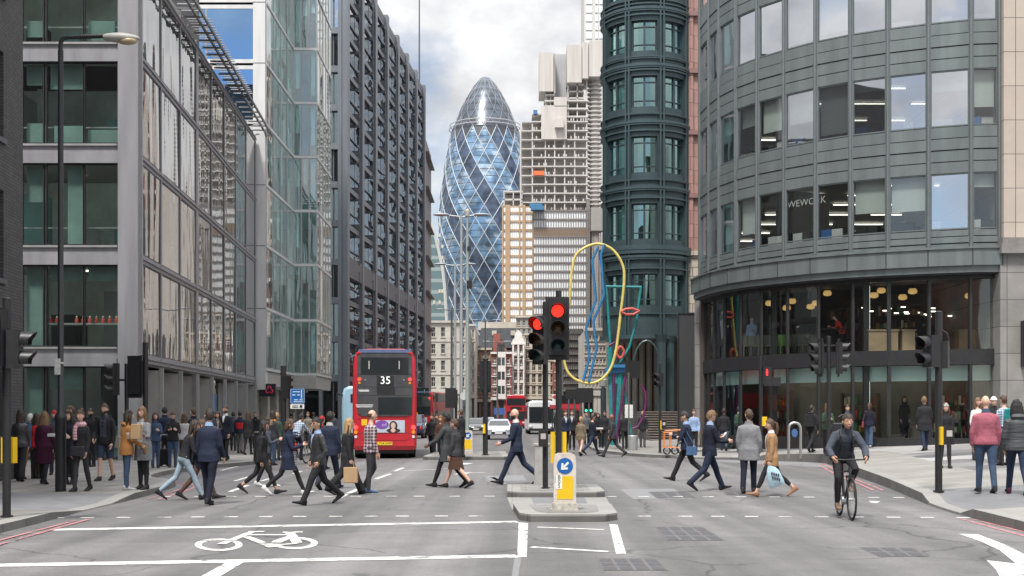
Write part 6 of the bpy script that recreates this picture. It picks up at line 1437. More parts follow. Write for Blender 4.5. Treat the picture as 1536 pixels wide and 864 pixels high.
def pattern(name, cols, axis_sc, kind):
    m, n, l, b = _new('cloth_'+name); t = n.new('ShaderNodeTexCoord'); k = n.new('ShaderNodeMapping'); k.inputs['Scale'].default_value = axis_sc; l.new(t.outputs['Object'], k.inputs[0])
    if kind == 'check':
        ws = []
        for ax in ('X', 'Z'):
            w_ = n.new('ShaderNodeTexWave'); w_.bands_direction = ax; w_.inputs['Scale'].default_value = 1; w_.inputs['Distortion'].default_value = .6; l.new(k.outputs[0], w_.inputs['Vector']); ws.append(w_.outputs['Fac'])
        a = n.new('ShaderNodeMath'); a.operation = 'ADD'; l.new(ws[0], a.inputs[0]); l.new(ws[1], a.inputs[1]); h = n.new('ShaderNodeMath'); h.operation = 'MULTIPLY'; h.inputs[1].default_value = .5; l.new(a.outputs[0], h.inputs[0]); f_ = h.outputs[0]
    else:
        w_ = n.new('ShaderNodeTexWave'); w_.bands_direction = 'Z'; w_.inputs['Scale'].default_value = 1; l.new(k.outputs[0], w_.inputs['Vector']); f_ = w_.outputs['Fac']
    r = n.new('ShaderNodeValToRGB'); r.color_ramp.elements[0].color = (*cols[0], 1); r.color_ramp.elements[1].color = (*cols[1], 1); r.color_ramp.elements[0].position = .35; r.color_ramp.elements[1].position = .65
    l.new(f_, r.inputs[0]); l.new(r.outputs[0], b.inputs['Base Color']); b.inputs['Roughness'].default_value = .85; return m
C['check'] = pattern('check', ((.09, .035, .045), (.40, .36, .38)), (4.2, 4.2, 4.6), 'check')
C['stripe'] = pattern('stripe', ((.03, .03, .035), (.55, .55, .54)), (1, 1, 9), 'stripe')
C['bluecheck'] = pattern('bluecheck', ((.10, .17, .30), (.50, .55, .60)), (5, 5, 5), 'check')
PEND = []
def remesh(o, vox, it=6, f_=.5):
    m = o.modifiers.new('r', 'REMESH'); m.mode = 'VOXEL'; m.voxel_size = vox; m.use_smooth_shade = True
    s_ = o.modifiers.new('s', 'SMOOTH'); s_.iterations = it; s_.factor = f_
    PEND.append(o)
def bake_all():
    bpy.context.view_layer.update(); dg = bpy.context.evaluated_depsgraph_get()
    for o in PEND:
        me = bpy.data.meshes.new_from_object(o.evaluated_get(dg), depsgraph=dg); old = o.data
        if len(me.polygons) > 10:
            ms = list(old.materials); me.name = old.name; o.modifiers.clear(); o.data = me
            me.materials.clear(); [me.materials.append(q) for q in ms]
            extra = o.get('_x')
            bpy.data.meshes.remove(old)
        else: o.modifiers.clear()
def merge_into(o, mb, mats):          # append loose finer pieces (fingers, features) to the baked body mesh
    bm = bmesh.new(); bm.from_mesh(o.data); off = parent_loc(o.parent); mb.v = [p-off for p in mb.v]; vs = [bm.verts.new(p) for p in mb.v]
    par = list(range(len(mb.v)))
    def fd(i):
        while par[i] != i: par[i] = par[par[i]]; i = par[i]
        return i
    for f in mb.f:
        r = fd(f[0])
        for i in f[1:]: par[fd(i)] = r
    comps = {}
    for i in range(len(mb.v)): comps.setdefault(fd(i), []).append(i)
    bm.verts.ensure_lookup_table(); n0 = len(bm.verts)-len(mb.v); base = [bm.verts[i] for i in range(n0)]; kd = kdtree.KDTree(n0)
    for i, q in enumerate(base): kd.insert(q.co, i)
    kd.balance()
    for ids in comps.values():           # weld every finger and feature to the body surface
        fq = next((f for f in mb.f if f[0] in ids), None); a = ids[0]; _, j, _ = kd.find(mb.v[a]); b = ids[1]
        if (mb.v[a]-mb.v[b]).length < 1e-6: b = ids[len(ids)//2]
        try: bm.faces.new((vs[a], vs[b], base[j]))
        except ValueError: pass
    for f_, k in zip(mb.f, mb.m):
        try: q = bm.faces.new([vs[i] for i in f_]); q.material_index = k; q.smooth = True
        except ValueError: pass
    bm.to_mesh(o.data); bm.free()
    o.data.materials.clear(); [o.data.materials.append(q) for q in mats]
FIN = []
POSE = {
 'stand': dict(L=(2, 2, 0), R=(-1, 1, 0)),
 'walkL': dict(L=(24, 4, 8), R=(-18, 24, -25)), 'walkR': dict(R=(24, 4, 8), L=(-18, 24, -25)),
 'strideL': dict(L=(27, 5, 14), R=(-22, 27, -32)), 'strideR': dict(R=(27, 5, 14), L=(-22, 27, -32)),
 'passL': dict(L=(14, 42, -15), R=(-3, 2, 0)), 'passR': dict(R=(14, 42, -15), L=(-3, 2, 0)),
 'easeL': dict(L=(12, 5, 2), R=(-9, 12, -10)), 'easeR': dict(R=(12, 5, 2), L=(-9, 12, -10)),
 'sit': dict(L=(86, 88, 0), R=(80, 84, 0)),
}
ARMS = {'hang': (3, 11, 14, 4), 'fwd': (24, 6, 18, 5), 'back': (-22, 7, 14, 0), 'phone': (22, 10, 88, 22), 'high': (40, 12, 118, 30), 'pocket': (-12, 18, 42, 14), 'carry': (2, 9, 6, 0), 'cross': (18, 8, 96, 45), 'face': (50, 10, 128, 40), 'tray': (14, 8, 84, 8), 'handle': (58, 14, 14, 2)}
def ik(a, c, l1, l2, pole):
    d = c-a; L_ = min(d.length, (l1+l2)*.999); u = d.normalized(); x = (l1*l1-l2*l2+L_*L_)/(2*L_); h = math.sqrt(max(0, l1*l1-x*x)); v = pole-u*pole.dot(u); v.normalize(); return a+u*x+v*h
def person(loc, yaw, label, H=1.76, sex='m', pose='stand', top='jacket', tc_='black', legs='trousers', lc='charcoal', shoe='black', hair=('short', 'dark'), skin='fair', la='hang', ra='hang', lean=2, shirt=None, ht=0, hp=0, fat=1., vox=.016, extra=(), hem=None, group=None, cuff=0., pelvis=None, swell=1.):
    t = thing('person', loc, label, 'person', group)
    s = H/1.79; fem = sex == 'f'; W = (.92 if fem else 1.)*fat
    Z3 = Matrix.Rotation(R(yaw), 4, 'Z'); LM = Matrix.Translation(V(loc))
    ps = POSE[pose] if isinstance(pose, str) else pose
    l = R(lean); up = V((0, math.sin(l), math.cos(l))); fw = V((0, math.cos(l), -math.sin(l)))
    J = {}
    for sd_, nm in ((-1, 'L'), (1, 'R')):
        a, k, fp = ps[nm]; a, k, fp = R(a), R(k), R(fp)
        ab = ps.get('ab', 0)*sd_
        h = V((sd_*.088*W*s, 0, 0)); d1 = V((math.sin(R(ab)), math.sin(a), -math.cos(a))).normalized(); kn = h+d1*.44*s; d2 = V((0, math.sin(a-k), -math.cos(a-k))); an = kn+d2*.425*s
        if 'ikL' in ps:
            an = V(ps['ik'+nm])-V(pelvis)+V((0, -.07, .095)); kn = ik(h, an, .44*s, .425*s, V((sd_*.12, 1, .15)))
        J[nm] = (h, kn, an, fp)
    low = min(min((J[n_][2]+V((0, y*math.cos(J[n_][3])+.085*s*math.sin(J[n_][3]), y*math.sin(J[n_][3])-.085*s*math.cos(J[n_][3])))).z for y in (-.06*s, .17*s)) for n_ in 'LR')
    root = V((0, 0, -low)) if pelvis is None else V(pelvis)
    def A(p): return root+p
    def T(p): return LM @ (Z3 @ V(p))
    sw = (.166 if not fem else .146)*W*s
    def tor(z, x=0, y=0): return A(up*(z*s)+fw*(y*s)+V((x*s, 0, 0)))
    arms = {}
    for sd_, nm, ap in ((-1, 'L', la), (1, 'R', ra)):
        sh = tor(.443)+V((sd_*sw, 0, 0))
        if isinstance(ap, tuple) and ap[0] == 'ik':
            wr = V(ap[1])-V((0, .06*s, -.02*s)); e = ik(sh, wr, .285*s, .25*s, V((sd_*.7, -.2, -.7))); d2 = (wr-e).normalized(); arms[nm] = (sh, e, wr, d2, sd_); continue
        sa, ab, el, inw = ARMS[ap] if isinstance(ap, str) else ap
        sa_ = R(sa); ab = R(ab)
        d1 = V((sd_*math.sin(ab), math.sin(sa_)*math.cos(ab), -math.cos(sa_)*math.cos(ab))); e = sh+d1*.285*s
        fa = sa_+R(el); d2 = V((-sd_*math.sin(R(inw)), math.sin(fa)*math.cos(R(inw)), -math.cos(fa)*math.cos(R(inw)))); wr = e+d2*.25*s
        arms[nm] = (sh, e, wr, d2, sd_)
    TOR = [(-.08, .13, .10), (0, .170 if not fem else .176, .118), (.10, .138 if not fem else .13, .102), (.22, .138 if not fem else .118, .10), (.34, .152 if not fem else .135, .116), (.42, .152 if not fem else .132, .110), (.48, .128 if not fem else .112, .088), (.53, .078, .07), (.60, .054, .056), (.66, .05, .054)]
    def torso_loft(mb, z0, z1, off, fo=0.):
        pts, rr = [], []
        for z, a, b_ in TOR:
            if z0 <= z <= z1: pts.append(tor(z)); rr.append(((a*W+off)*s, (b_*(fat*.8+.2)+off+(fo if .0 < z < .3 else 0))*s))
        mb.loft([T(p) for p in pts], rr, 14, ref=Z3 @ V((1, 0, 0)))
    HC = tor(.685)+fw*.02*s+V((0, 0, .04*s))
    HM = LM @ Z3 @ Matrix.Translation(HC) @ Matrix.Rotation(R(ht), 4, 'Z') @ Matrix.Rotation(R(hp)-l*.4, 4, 'X') @ Matrix.Scale(s*1.0, 4)
    def hd(p): return HM @ V(p)
    # ---- body: one continuous surface
    b = MB(); torso_loft(b, -.1, .7, -.012)
    for nm in 'LR':
        h, kn, an, fp = J[nm]; m1 = (h+kn)/2; m2 = kn*.62+an*.38
        b.loft([T(A(p)) for p in (h+V((0, 0, .05*s)), h, m1, kn, m2+V((0, -.012*s, 0)), an, an+V((0, 0, -.04*s)))], [r_*s*(W if i < 3 else 1) for i, r_ in enumerate((.08, .088, .074, .053, .054, .036, .036))], 10, ref=Z3 @ V((1, 0, 0)))
        ft = Matrix.Rotation(fp, 4, 'X'); b.loft([T(A(an+ft @ V((0, y*s, z*s)))) for y, z in ((-.05, -.045), (0, -.045), (.1, -.058), (.17, -.068))], [.022*s, .024*s, .024*s, .016*s], 8, ref=Z3 @ V((1, 0, 0)))
        sh, e, wr, d2, sd_ = arms[nm]
        b.loft([T(p) for p in (tor(.475)+V((sd_*sw*.5, 0, 0)), sh, (sh+e)/2, e, e*.7+wr*.3, wr, wr+d2*.03*s)], [x*s*(.9 if fem else 1) for x in (.06, .055, .047, .038, .038, .027, .026)], 9, ref=Z3 @ V((0, 1, 0)))
    # head
    hv = MB()
    n_, m_ = 18, 14
    for i in range(m_+1):
        th = math.pi*i/m_
        for k in range(n_):
            a = 2*math.pi*k/n_; d = V((math.sin(th)*math.cos(a), math.sin(th)*math.sin(a), math.cos(th)))
            p = V((d.x*.077, d.y*.096, d.z*.122))
            if d.z < -.1: f_ = 1-.30*(-d.z-.1)**1.2; p.x *= f_; p.y = p.y*(1-.1*(-d.z))+(.014 if d.y > 0 else .022)*(-d.z)
            if d.y > .7 and -.1 < d.z < .25: p.y -= .006
            b.v.append(hd(p)) if False else hv.v.append(hd(p))
    hv.f = [(i*n_+k, (i+1)*n_+k, (i+1)*n_+(k+1) % n_, i*n_+(k+1) % n_) for i in range(m_) for k in range(n_)]; hv.m = [0]*len(hv.f)
    b.add(hv.v, hv.f)
    bo = b.build('body', [SKIN[skin]], t, 180); remesh(bo, min(vox, .014)); bo['_k'] = 1
    ex = MB(); HR = HM.to_3x3()
    ex.ell(hd((0, .1, -.012)), (.014*s, .018*s, .026*s), 8, 6, Z3.to_3x3()); ex.ell(hd((0, .106, -.03)), (.019*s, .014*s, .011*s), 8, 6, Z3.to_3x3())
    for sd_ in (-1, 1): ex.ell(hd((sd_*.079, -.004, -.008)), (.01*s, .022*s, .034*s), 8, 6, Z3.to_3x3())
    ex.mat = 1
    for sd_ in (-1, 1):
        ex.ell(hd((sd_*.032, .084, .012)), (.013*s, .009*s, .007*s), 8, 5); ex.ell(hd((sd_*.032, .087, .034)), (.019*s, .009*s, .0045*s), 8, 5)
    ex.mat = 2; ex.ell(hd((0, .095, -.066)), (.024*s, .010*s, .0085*s), 10, 6)
    ex.mat = 0
    hands = {}
    for nm in 'LR':
        sh, e, wr, d2, sd_ = arms[nm]; x_ = V((-sd_, 0, 0)); nrm = x_-d2*x_.dot(d2); nrm.normalize(); sid = d2.cross(nrm)
        if sid.dot(V((0, 1, .4))) < 0: sid = -sid
        q = lambda a, b_, c_: T(wr+d2*a*s+sid*b_*s+nrm*c_*s)
        ex.loft([q(-.01, 0, 0), q(.03, 0, 0), q(.07, 0, .004), q(.095, 0, .008)], [(.026*s, .02*s), (.036*s, .018*s), (.041*s, .017*s), (.038*s, .013*s)], 10, ref=Z3 @ sid)
        cu = 1.0 if (la if nm == 'L' else ra) in ('carry', 'phone', 'handle', 'cross', 'high') else .45
        for k, ln in enumerate((.070, .080, .074, .058)):
            o_ = -.028+k*.0187; o_ = -o_; a1 = .5*cu; a2 = 1.25*cu; a3 = 1.9*cu; l1, l2, l3 = ln*.45, ln*.32, ln*.23
            p0 = (.088, o_, .006); p1 = (p0[0]+l1*math.cos(a1), o_*1.05, p0[2]+l1*math.sin(a1)); p2 = (p1[0]+l2*math.cos(a2), o_*1.05, p1[2]+l2*math.sin(a2)); p3 = (p2[0]+l3*math.cos(a3), o_*1.03, p2[2]+l3*math.sin(a3))
            ex.loft([q(*p0), q(*p1), q(*p2), q(*p3)], [.0095*s, .009*s, .0085*s, .0065*s], 6, ref=Z3 @ sid)
        ex.loft([q(.02, .03, .006), q(.05, .052, .018), q(.078, .05, .034), q(.095, .04, .044)], [.012*s, .011*s, .0095*s, .007*s], 6, ref=Z3 @ sid)
        hands[nm] = T(wr+d2*.085*s+nrm*.02*s)
    FIN.append((bo, ex, [SKIN[skin], EYE_, LIP]))
    # ---- legs
    vx = vox
    if legs in ('trousers', 'jeans', 'skinny', 'shorts', 'wide'):
        g = MB(); torso_loft(g, -.09, .12, .014)
        kf = {'trousers': (.102, .086, .070, .064, .060), 'jeans': (.100, .084, .067, .060, .054), 'skinny': (.094, .078, .060, .060, .043), 'shorts': (.104, .094, .085, .085, .085), 'wide': (.105, .092, .085, .088, .095)}[legs]
        for nm in 'LR':
            h, kn, an, fp = J[nm]; m1 = (h+kn)/2; m2 = kn*.62+an*.38
            pts = [h+V((0, 0, .04*s)), h*.9+m1*.1, m1, kn, m2+V((0, -.01*s, 0)), an+V((0, 0, (.015-cuff*0)*s)), an+V((0, 0, -.03*s))]
            rr = [kf[0], kf[0], kf[1], kf[2], kf[3], kf[4], kf[4]]
            if legs == 'shorts': pts = pts[:3]+[kn*.9+m1*.1]; rr = rr[:4]
            if cuff: pts = pts[:5]+[m2*.35+an*.65]; rr = rr[:6]
            g.loft([T(A(p)) for p in pts], [x*s*(W if i < 3 else 1) for i, x in enumerate(rr)], 12, ref=Z3 @ V((1, 0, 0)))
        o = g.build('trousers' if legs != 'shorts' else 'shorts', C[lc], t, 180); remesh(o, vx, 4)
    elif legs == 'tights':
        g = MB(); torso_loft(g, -.09, .1, .01)
        for nm in 'LR':
            h, kn, an, fp = J[nm]; m1 = (h+kn)/2; m2 = kn*.62+an*.38
            g.loft([T(A(p)) for p in (h+V((0, 0, .04*s)), h, m1, kn, m2+V((0, -.012*s, 0)), an, an+V((0, 0, -.03*s)))], [x*s for x in (.088, .092, .078, .057, .058, .040, .040)], 12, ref=Z3 @ V((1, 0, 0)))
        o = g.build('tights', C[lc], t, 180); remesh(o, vx, 4)
    # ---- top
    if top:
        g = MB(); off = {'tee': .012, 'shirt': .018, 'jacket': .028, 'coat': .034, 'puffer': .05, 'jumper': .026, 'blazer': .026}[top]*swell
        hem = hem if hem is not None else {'tee': .0, 'shirt': -.08, 'jacket': -.10, 'coat': -.42, 'puffer': -.08, 'jumper': -.06, 'blazer': -.14}[top]
        def spread(z):                  # how far the legs reach forward and back at this height
            ys = []
            for nm in 'LR':
                h, kn, an, fp = J[nm]
                for p0, p1 in ((h, kn), (kn, an)):
                    if p1.z <= z*s <= p0.z+1e-6: u = (p0.z-z*s)/max(1e-6, p0.z-p1.z); ys.append((p0+(p1-p0)*u).y)
            return (min(ys), max(ys)) if ys else (0, 0)
        pts, rr = [], []
        zs = [hem]+[z for z in (-.5, -.42, -.34, -.26, -.18, -.1) if z > hem+.03]
        if hem < -.02:
            for z in zs:
                lo, hi = spread(z); base = (.172+(-z)*.05+off)*W; d_ = (.118+off+(-z)*.04)
                lo, hi = lo*.75/s, hi*.75/s
                pts.append(A(V((0, (lo+hi)/2*s, z*s)))); rr.append((base*s, (max(d_, (hi-lo)/2+.07+off))*s))
        for z, a, b_ in TOR:
            if z > max(hem, -.02) and z < .59: pts.append(tor(z)); rr.append(((a*W+off*(1 if z < .5 else .6))*s, (b_*(fat*.8+.2)+off*(1 if z < .5 else .6))*s))
        g.loft([T(p) for p in pts], rr, 16, ref=Z3 @ V((1, 0, 0)))
        ss = {'tee': .45, 'shirt': 1, 'jumper': 1}.get(top, 1)
        for nm in 'LR':
            sh, e, wr, d2, sd_ = arms[nm]; rs = [(x+off*.4)*s*(.92 if fem else 1) for x in (.056, .058, .052, .045, .042, .037)]
            ps_ = [tor(.47)+V((sd_*sw*.4, 0, 0)), sh, (sh+e)/2, e, (e+wr)/2, wr]
            if ss < 1: ps_ = ps_[:3]+[sh*.3+e*.7]; rs = rs[:4]
            g.loft([T(p) for p in ps_], rs, 10, ref=Z3 @ V((0, 1, 0)))
        nm_ = {'tee': 'top', 'shirt': 'shirt', 'jacket': 'jacket', 'coat': 'coat', 'puffer': 'padded_jacket', 'jumper': 'jumper', 'blazer': 'suit_jacket'}[top]
        o = g.build(nm_, C[tc_], t, 180); remesh(o, vx, 4)
        fy = (.112*(fat*.8+.2)+off)
        if shirt:
            g = MB()
            if top in ('coat', 'jacket', 'blazer', 'puffer'):
                w_ = .055 if shirt[1] == 'v' else .075
                zz = (.52, .46, .38, .30, .2, .08) if shirt[1] != 'v' else (.53, .48, .42, .36, .31)
                ww = [w_*(1-(k/len(zz) if shirt[1] == 'v' else 0)) for k in range(len(zz))]
                vs = []
                def fy_(z):
                    for (z0, a0, b0), (z1, a1, b1) in zip(TOR, TOR[1:]):
                        if z0 <= z <= z1: return (b0+(b1-b0)*(z-z0)/(z1-z0))*(fat*.8+.2)+off*(1 if z < .5 else .6)+.004
                    return .1
                for z, w2 in zip(zz, ww):
                    for x in (-w2, -w2*.5, w2*.5, w2): vs.append(T(tor(z, x, fy_(z)*(1-(x/.3)**2)-.002)))
                g.add(vs, [(i*4+j, i*4+j+1, i*4+4+j+1, i*4+4+j) for i in range(len(zz)-1) for j in range(3)])
                if len(shirt) > 2 and False: pass
                g.build('shirt', C[shirt[0]], t, 60)
            g = MB(); g.loft([T(tor(.535)), T(tor(.565)), T(tor(.60, 0, .004))], [(.085*s, .078*s), (.072*s, .07*s), (.064*s, .066*s)], 14, ref=Z3 @ V((1, 0, 0))); g.build('collar', C[shirt[0]], t, 60)
        elif top in ('coat', 'blazer', 'jacket', 'puffer'):
            g = MB(); g.loft([T(tor(.52)), T(tor(.565, 0, -.006)), T(tor(.605, 0, -.01))], [(.11*s, .095*s), (.082*s, .082*s), (.078*s, .08*s)], 14, ref=Z3 @ V((1, 0, 0)), caps=False); g.build('collar', C[tc_], t, 60)
    # ---- shoes
    for nm in 'LR':
        h, kn, an, fp = J[nm]; ft = Matrix.Rotation(fp, 4, 'X'); g = MB(); vs = []; secs = [(-.078, .028, -.0), (-.06, .038, .028), (-.02, .042, .04), (.035, .042, .012), (.10, .046, -.026), (.15, .048, -.04), (.195, .04, -.05), (.222, .02, -.062)]
        for y, w_, zt in secs:
            for k in range(12):
                a = 2*math.pi*k/12; ca, sa = math.cos(a), math.sin(a); ex_ = lambda u: math.copysign(abs(u)**.6, u)
                zc, hz = (zt-.088)/2, (zt+.088)/2; vs.append(T(A(an+ft @ V((w_*ex_(ca)*s, y*s, (zc+hz*ex_(sa))*s)))))
        g.add(vs, [(i*12+k, i*12+(k+1) % 12, (i+1)*12+(k+1) % 12, (i+1)*12+k) for i in range(len(secs)-1) for k in range(12)]+[tuple(range(12)), tuple(range((len(secs)-1)*12, len(secs)*12))])
        g.build('shoe', C[shoe] if shoe in C else shoe, t, 60)
    # ---- hair and headwear
    st, hc = hair[0], HAIR[hair[1]] if hair[1] else None
    def shell(keep, k=1.07, nz=.004, seed=0.):
        g = MB(); ok = {}; vs = []
        n2, m2 = 26, 20
        for i in range(m2+1):
            th = math.pi*i/m2
            for kk in range(n2):
                a = 2*math.pi*kk/n2; d = V((math.sin(th)*math.cos(a), math.sin(th)*math.sin(a), math.cos(th))); p = V((d.x*.079, d.y*.099, d.z*.124))
                if d.z < -.1: f_ = 1-.28*(-d.z-.1)**1.2; p.x *= f_
                ok[len(vs)] = keep(p); q = p*k; q += d*(noise.noise(p*38+V((seed, 0, 0)))*nz*2.2); vs.append(hd(q))
        fs = [(i*n2+kk, (i+1)*n2+kk, (i+1)*n2+(kk+1) % n2, i*n2+(kk+1) % n2) for i in range(m2) for kk in range(n2)]
        g.add(vs, [f_ for f_ in fs if sum(ok[v_] for v_ in f_) >= 3]); return g
    sd0 = (hash(label) % 97) if False else sum(map(ord, label)) % 97
    short = lambda p: (p.z > .055-.0*p.y and p.y > .055) or (p.y <= .055 and p.z > .03-max(0, -p.y+.03)*1.1 and not (abs(p.x) > .065 and p.y > .02 and p.z < .03))
    if hc is not None:
        if st == 'balding': g = shell(lambda p: p.z < .045 and p.z > -.05 and p.y < .02, 1.04, .002, sd0)
        elif st == 'none': g = MB()
        else: g = shell(short, 1.10 if st in ('short', ) else 1.13, .009 if st != 'curly' else .014, sd0)
        if st in ('long', 'longwavy', 'curly'):
            big = .012 if st != 'long' else 0
            g.loft([hd(p) for p in ((0, -.02, .08), (0, -.045, .0), (0, -.06, -.1), (0, -.075, -.2), (0, -.085, -.30 if st != 'curly' else -.24), (0, -.085, -.40 if st != 'curly' else -.27))], [(.07*s, .07*s), ((.088+big)*s, .066*s), ((.094+big*2)*s, .056*s), ((.096+big*2)*s, .046*s), ((.085+big*2)*s, .036*s), (.04*s, .015*s)], 12, ref=HR @ V((1, 0, 0)))
            for sd_ in (-1, 1): g.loft([hd(p) for p in ((sd_*.06, .045, .075), (sd_*.083, .03, .0), (sd_*.088, .02, -.1), (sd_*.085, .01, -.2), (sd_*.075, .0, -.27 if st != 'curly' else -.2))], [.02*s, .026*s, .03*s, .028*s, .01*s], 8, ref=HR @ V((1, 0, 0)))
        if st == 'bob':
            g.loft([hd(p) for p in ((0, -.02, .08), (0, -.04, .0), (0, -.05, -.08), (0, -.05, -.14))], [(.075*s, .075*s), (.094*s, .076*s), (.1*s, .07*s), (.085*s, .05*s)], 12, ref=HR @ V((1, 0, 0)))
            for sd_ in (-1, 1): g.loft([hd(p) for p in ((sd_*.065, .05, .07), (sd_*.086, .035, -.0), (sd_*.088, .03, -.1))], [.02*s, .024*s, .016*s], 8, ref=HR @ V((1, 0, 0)))
        if st == 'bun': g.ell(hd((0, -.05, .135)), (.05*s, .05*s, .042*s), 10, 8)
        if st == 'ponytail': g.loft([hd(p) for p in ((0, -.09, .05), (0, -.14, .03), (0, -.155, -.08), (0, -.14, -.22), (0, -.13, -.27))], [.025*s, .035*s, .042*s, .032*s, .01*s], 8, ref=HR @ V((1, 0, 0)))
        if g.v: g.build('hair', hc, t, 70)
    for e in extra:
        if e == 'beard' or (isinstance(e, tuple) and e[0] == 'beard'):
            g = shell(lambda p: p.z < -.03 and p.y > -.02 and not (p.z > -.052 and p.y > .08) , 1.05, .003, sd0); g.build('beard', HAIR[e[1]] if isinstance(e, tuple) else HAIR['dark'], t, 70)
        elif isinstance(e, tuple) and e[0] == 'beanie': g = shell(lambda p: p.z > .028, 1.13, .002); g.build('beanie', C[e[1]], t, 70)
        elif isinstance(e, tuple) and e[0] == 'cap':
            g = shell(lambda p: p.z > .035, 1.12, 0); g.obox(hd((0, .125, .05)), HR @ V((.06, 0, 0)), HR @ V((0, .04, -.008)), HR @ V((0, 0, .004))); g.build('cap', C[e[1]], t, 70)
        elif isinstance(e, tuple) and e[0] == 'helmet': g = shell(lambda p: p.z > .03, 1.24, 0); g.build('helmet', C[e[1]] if e[1] in C else e[1], t, 70)
        elif isinstance(e, tuple) and e[0] == 'scarf':
            g = MB(); g.loft([T(tor(.51)), T(tor(.545, 0, .01)), T(tor(.60, 0, .01))], [(.125*s, .11*s), (.125*s, .12*s), (.085*s, .085*s)], 14, ref=Z3 @ V((1, 0, 0))); g.loft([T(tor(.53, .05, .12)), T(tor(.42, .06, .16)), T(tor(.30, .065, .155)), T(tor(.2, .065, .15))], [(.05*s, .02*s)]*4, 8, ref=Z3 @ V((1, 0, 0))); g.build('scarf', C[e[1]] if e[1] in C else e[1], t, 60)
        elif e == 'glasses':
            g = MB()
            for sd_ in (-1, 1): g.ell(hd((sd_*.034, .096, .012)), (.026*s, .008*s, .018*s), 10, 6, Z3.to_3x3())
            g.bar(hd((-.08, .03, .016)), hd((-.06, .09, .016)), .006, .006); g.bar(hd((.08, .03, .016)), hd((.06, .09, .016)), .006, .006); g.build('sunglasses', BLK, t, 60)
        elif isinstance(e, tuple) and e[0] == 'panel':      # differently coloured lower panel or dress showing at the coat front
            g = MB(); z0, z1 = e[2], e[3]; pts = []
            lo, hi = 0, 0
            g.loft([T(A(V((e[4]*s, (.07+.0)*s, z*s)))) for z in (z0, (z0+z1)/2, z1)], [(.09*s, .12*s)]*3, 12, ref=Z3 @ V((1, 0, 0))); g.build('dress', C[e[1]], t, 60)
        elif isinstance(e, tuple) and e[0] == 'band':
            g = MB(); g.loft([T(tor(z)) for z in (.1, .2, .3, .36)], [((a*W+.033)*s, (b_+.033)*s) for a, b_ in ((.15, .102), (.15, .10), (.162, .11), (.17, .112))], 16, ref=Z3 @ V((1, 0, 0))); g.build('jacket_panel', C[e[1]], t, 60)
        elif isinstance(e, tuple) and e[0] == 'hood':
            g = MB(); g.loft([T(tor(.50, 0, -.07)), T(tor(.54, 0, -.09)), T(tor(.58, 0, -.075))], [(.12*s, .05*s), (.13*s, .065*s), (.1*s, .04*s)], 12, ref=Z3 @ V((1, 0, 0))); g.build('hood', C[e[1]], t, 60)
        elif isinstance(e, tuple) and e[0] == 'skirt':
            g = MB(); pts = []; rr = []
            for z in (.1, 0, -.1, -.2, e[2]): pts.append(T(A(V((0, 0, z*s))))); rr.append(((.16-min(0, z)*.12)*s, (.12-min(0, z)*.22)*s))
            g.loft(pts, rr, 14, ref=Z3 @ V((1, 0, 0))); g.build('skirt', C[e[1]], t, 60)
        elif e == 'straps':
            g = MB()
            for sd_ in (-1, 1): g.tube([T(tor(.2, sd_*.11, .13)), T(tor(.4, sd_*.1, .155)), T(tor(.5, sd_*.1, .11)), T(tor(.535, sd_*.1, .0))], .018, 6); 
            g.build('strap', BLK, t)
    return dict(root=t, hands=hands, T=T, tor=tor, A=A, s=s, yaw=yaw, M=Z3, J=J)
# things people hold or wear
def bag_box(name, c, yaw, w_, d, h, m_, label, cat='bag', handle=True, taper=1., hm=None):
    t = thing(name, c, label, cat); M = Matrix.Translation(V(c)) @ Matrix.Rotation(R(yaw), 4, 'Z'); q = MB()
    q.add([(-w_/2*taper, -d/2, -h), (w_/2*taper, -d/2, -h), (w_/2*taper, d/2, -h), (-w_/2*taper, d/2, -h), (-w_/2, -d/2, 0), (w_/2, -d/2, 0), (w_/2, d/2*.6, 0), (-w_/2, d/2*.6, 0)], [(0, 3, 2, 1), (0, 1, 5, 4), (1, 2, 6, 5), (2, 3, 7, 6), (3, 0, 4, 7), (4, 5, 6, 7)]); b_ = q.build('body', m_, t, M=M)
    mb = b_.modifiers.new('bevel', 'BEVEL'); mb.width = min(w_, d, h)*.12; mb.segments = 2
    if handle:
        q = MB(); q.tube([(-w_*.22, 0, 0), (-w_*.2, 0, .1), (0, 0, .14), (w_*.2, 0, .1), (w_*.22, 0, 0)], .009, 6, ref=(0, 1, 0)); q.build('handle', hm or m_, t, M=M)
    return t
def backpack(p, m_, label, w_=.30, h=.44, d=.16):
    c = p['T'](p['tor'](.30, 0, -.20)); return bag_box('backpack', c+V((0, 0, .2)), p['yaw'], w_, d, h, m_, label, 'backpack', True, 1.05)
def shoulderbag(p, sd_, m_, label, w_=.30, h=.24, d=.1, z=.02, y=0.):
    c = p['T'](p['tor'](z, sd_*.24, y)); t = bag_box('handbag', c, p['yaw']+90, w_, d, h, m_, label, 'bag', False, 1.05)
    q = MB(); q.tube([c+p['M'].to_3x3() @ V((0, -w_*.4, 0)), p['T'](p['tor'](.3, sd_*.2, -.06)), p['T'](p['tor'](.53, sd_*.13, 0)), p['T'](p['tor'](.3, sd_*.2, .08)), c+p['M'].to_3x3() @ V((0, w_*.4, 0))], .011, 6); q.build('strap', m_, t); return t
def phone(p, hand='R', label='', col=BLK):
    t = thing('phone', p['hands'][hand], label, 'phone'); c = p['hands'][hand]; q = MB(); f_ = p['M'].to_3x3()
    q.obox(c+V((0, 0, .035)), f_ @ V((.036, 0, 0)), f_ @ V((0, .05, .05)), f_ @ V((0, -.004, .004))); q.build('case', col, t); return t
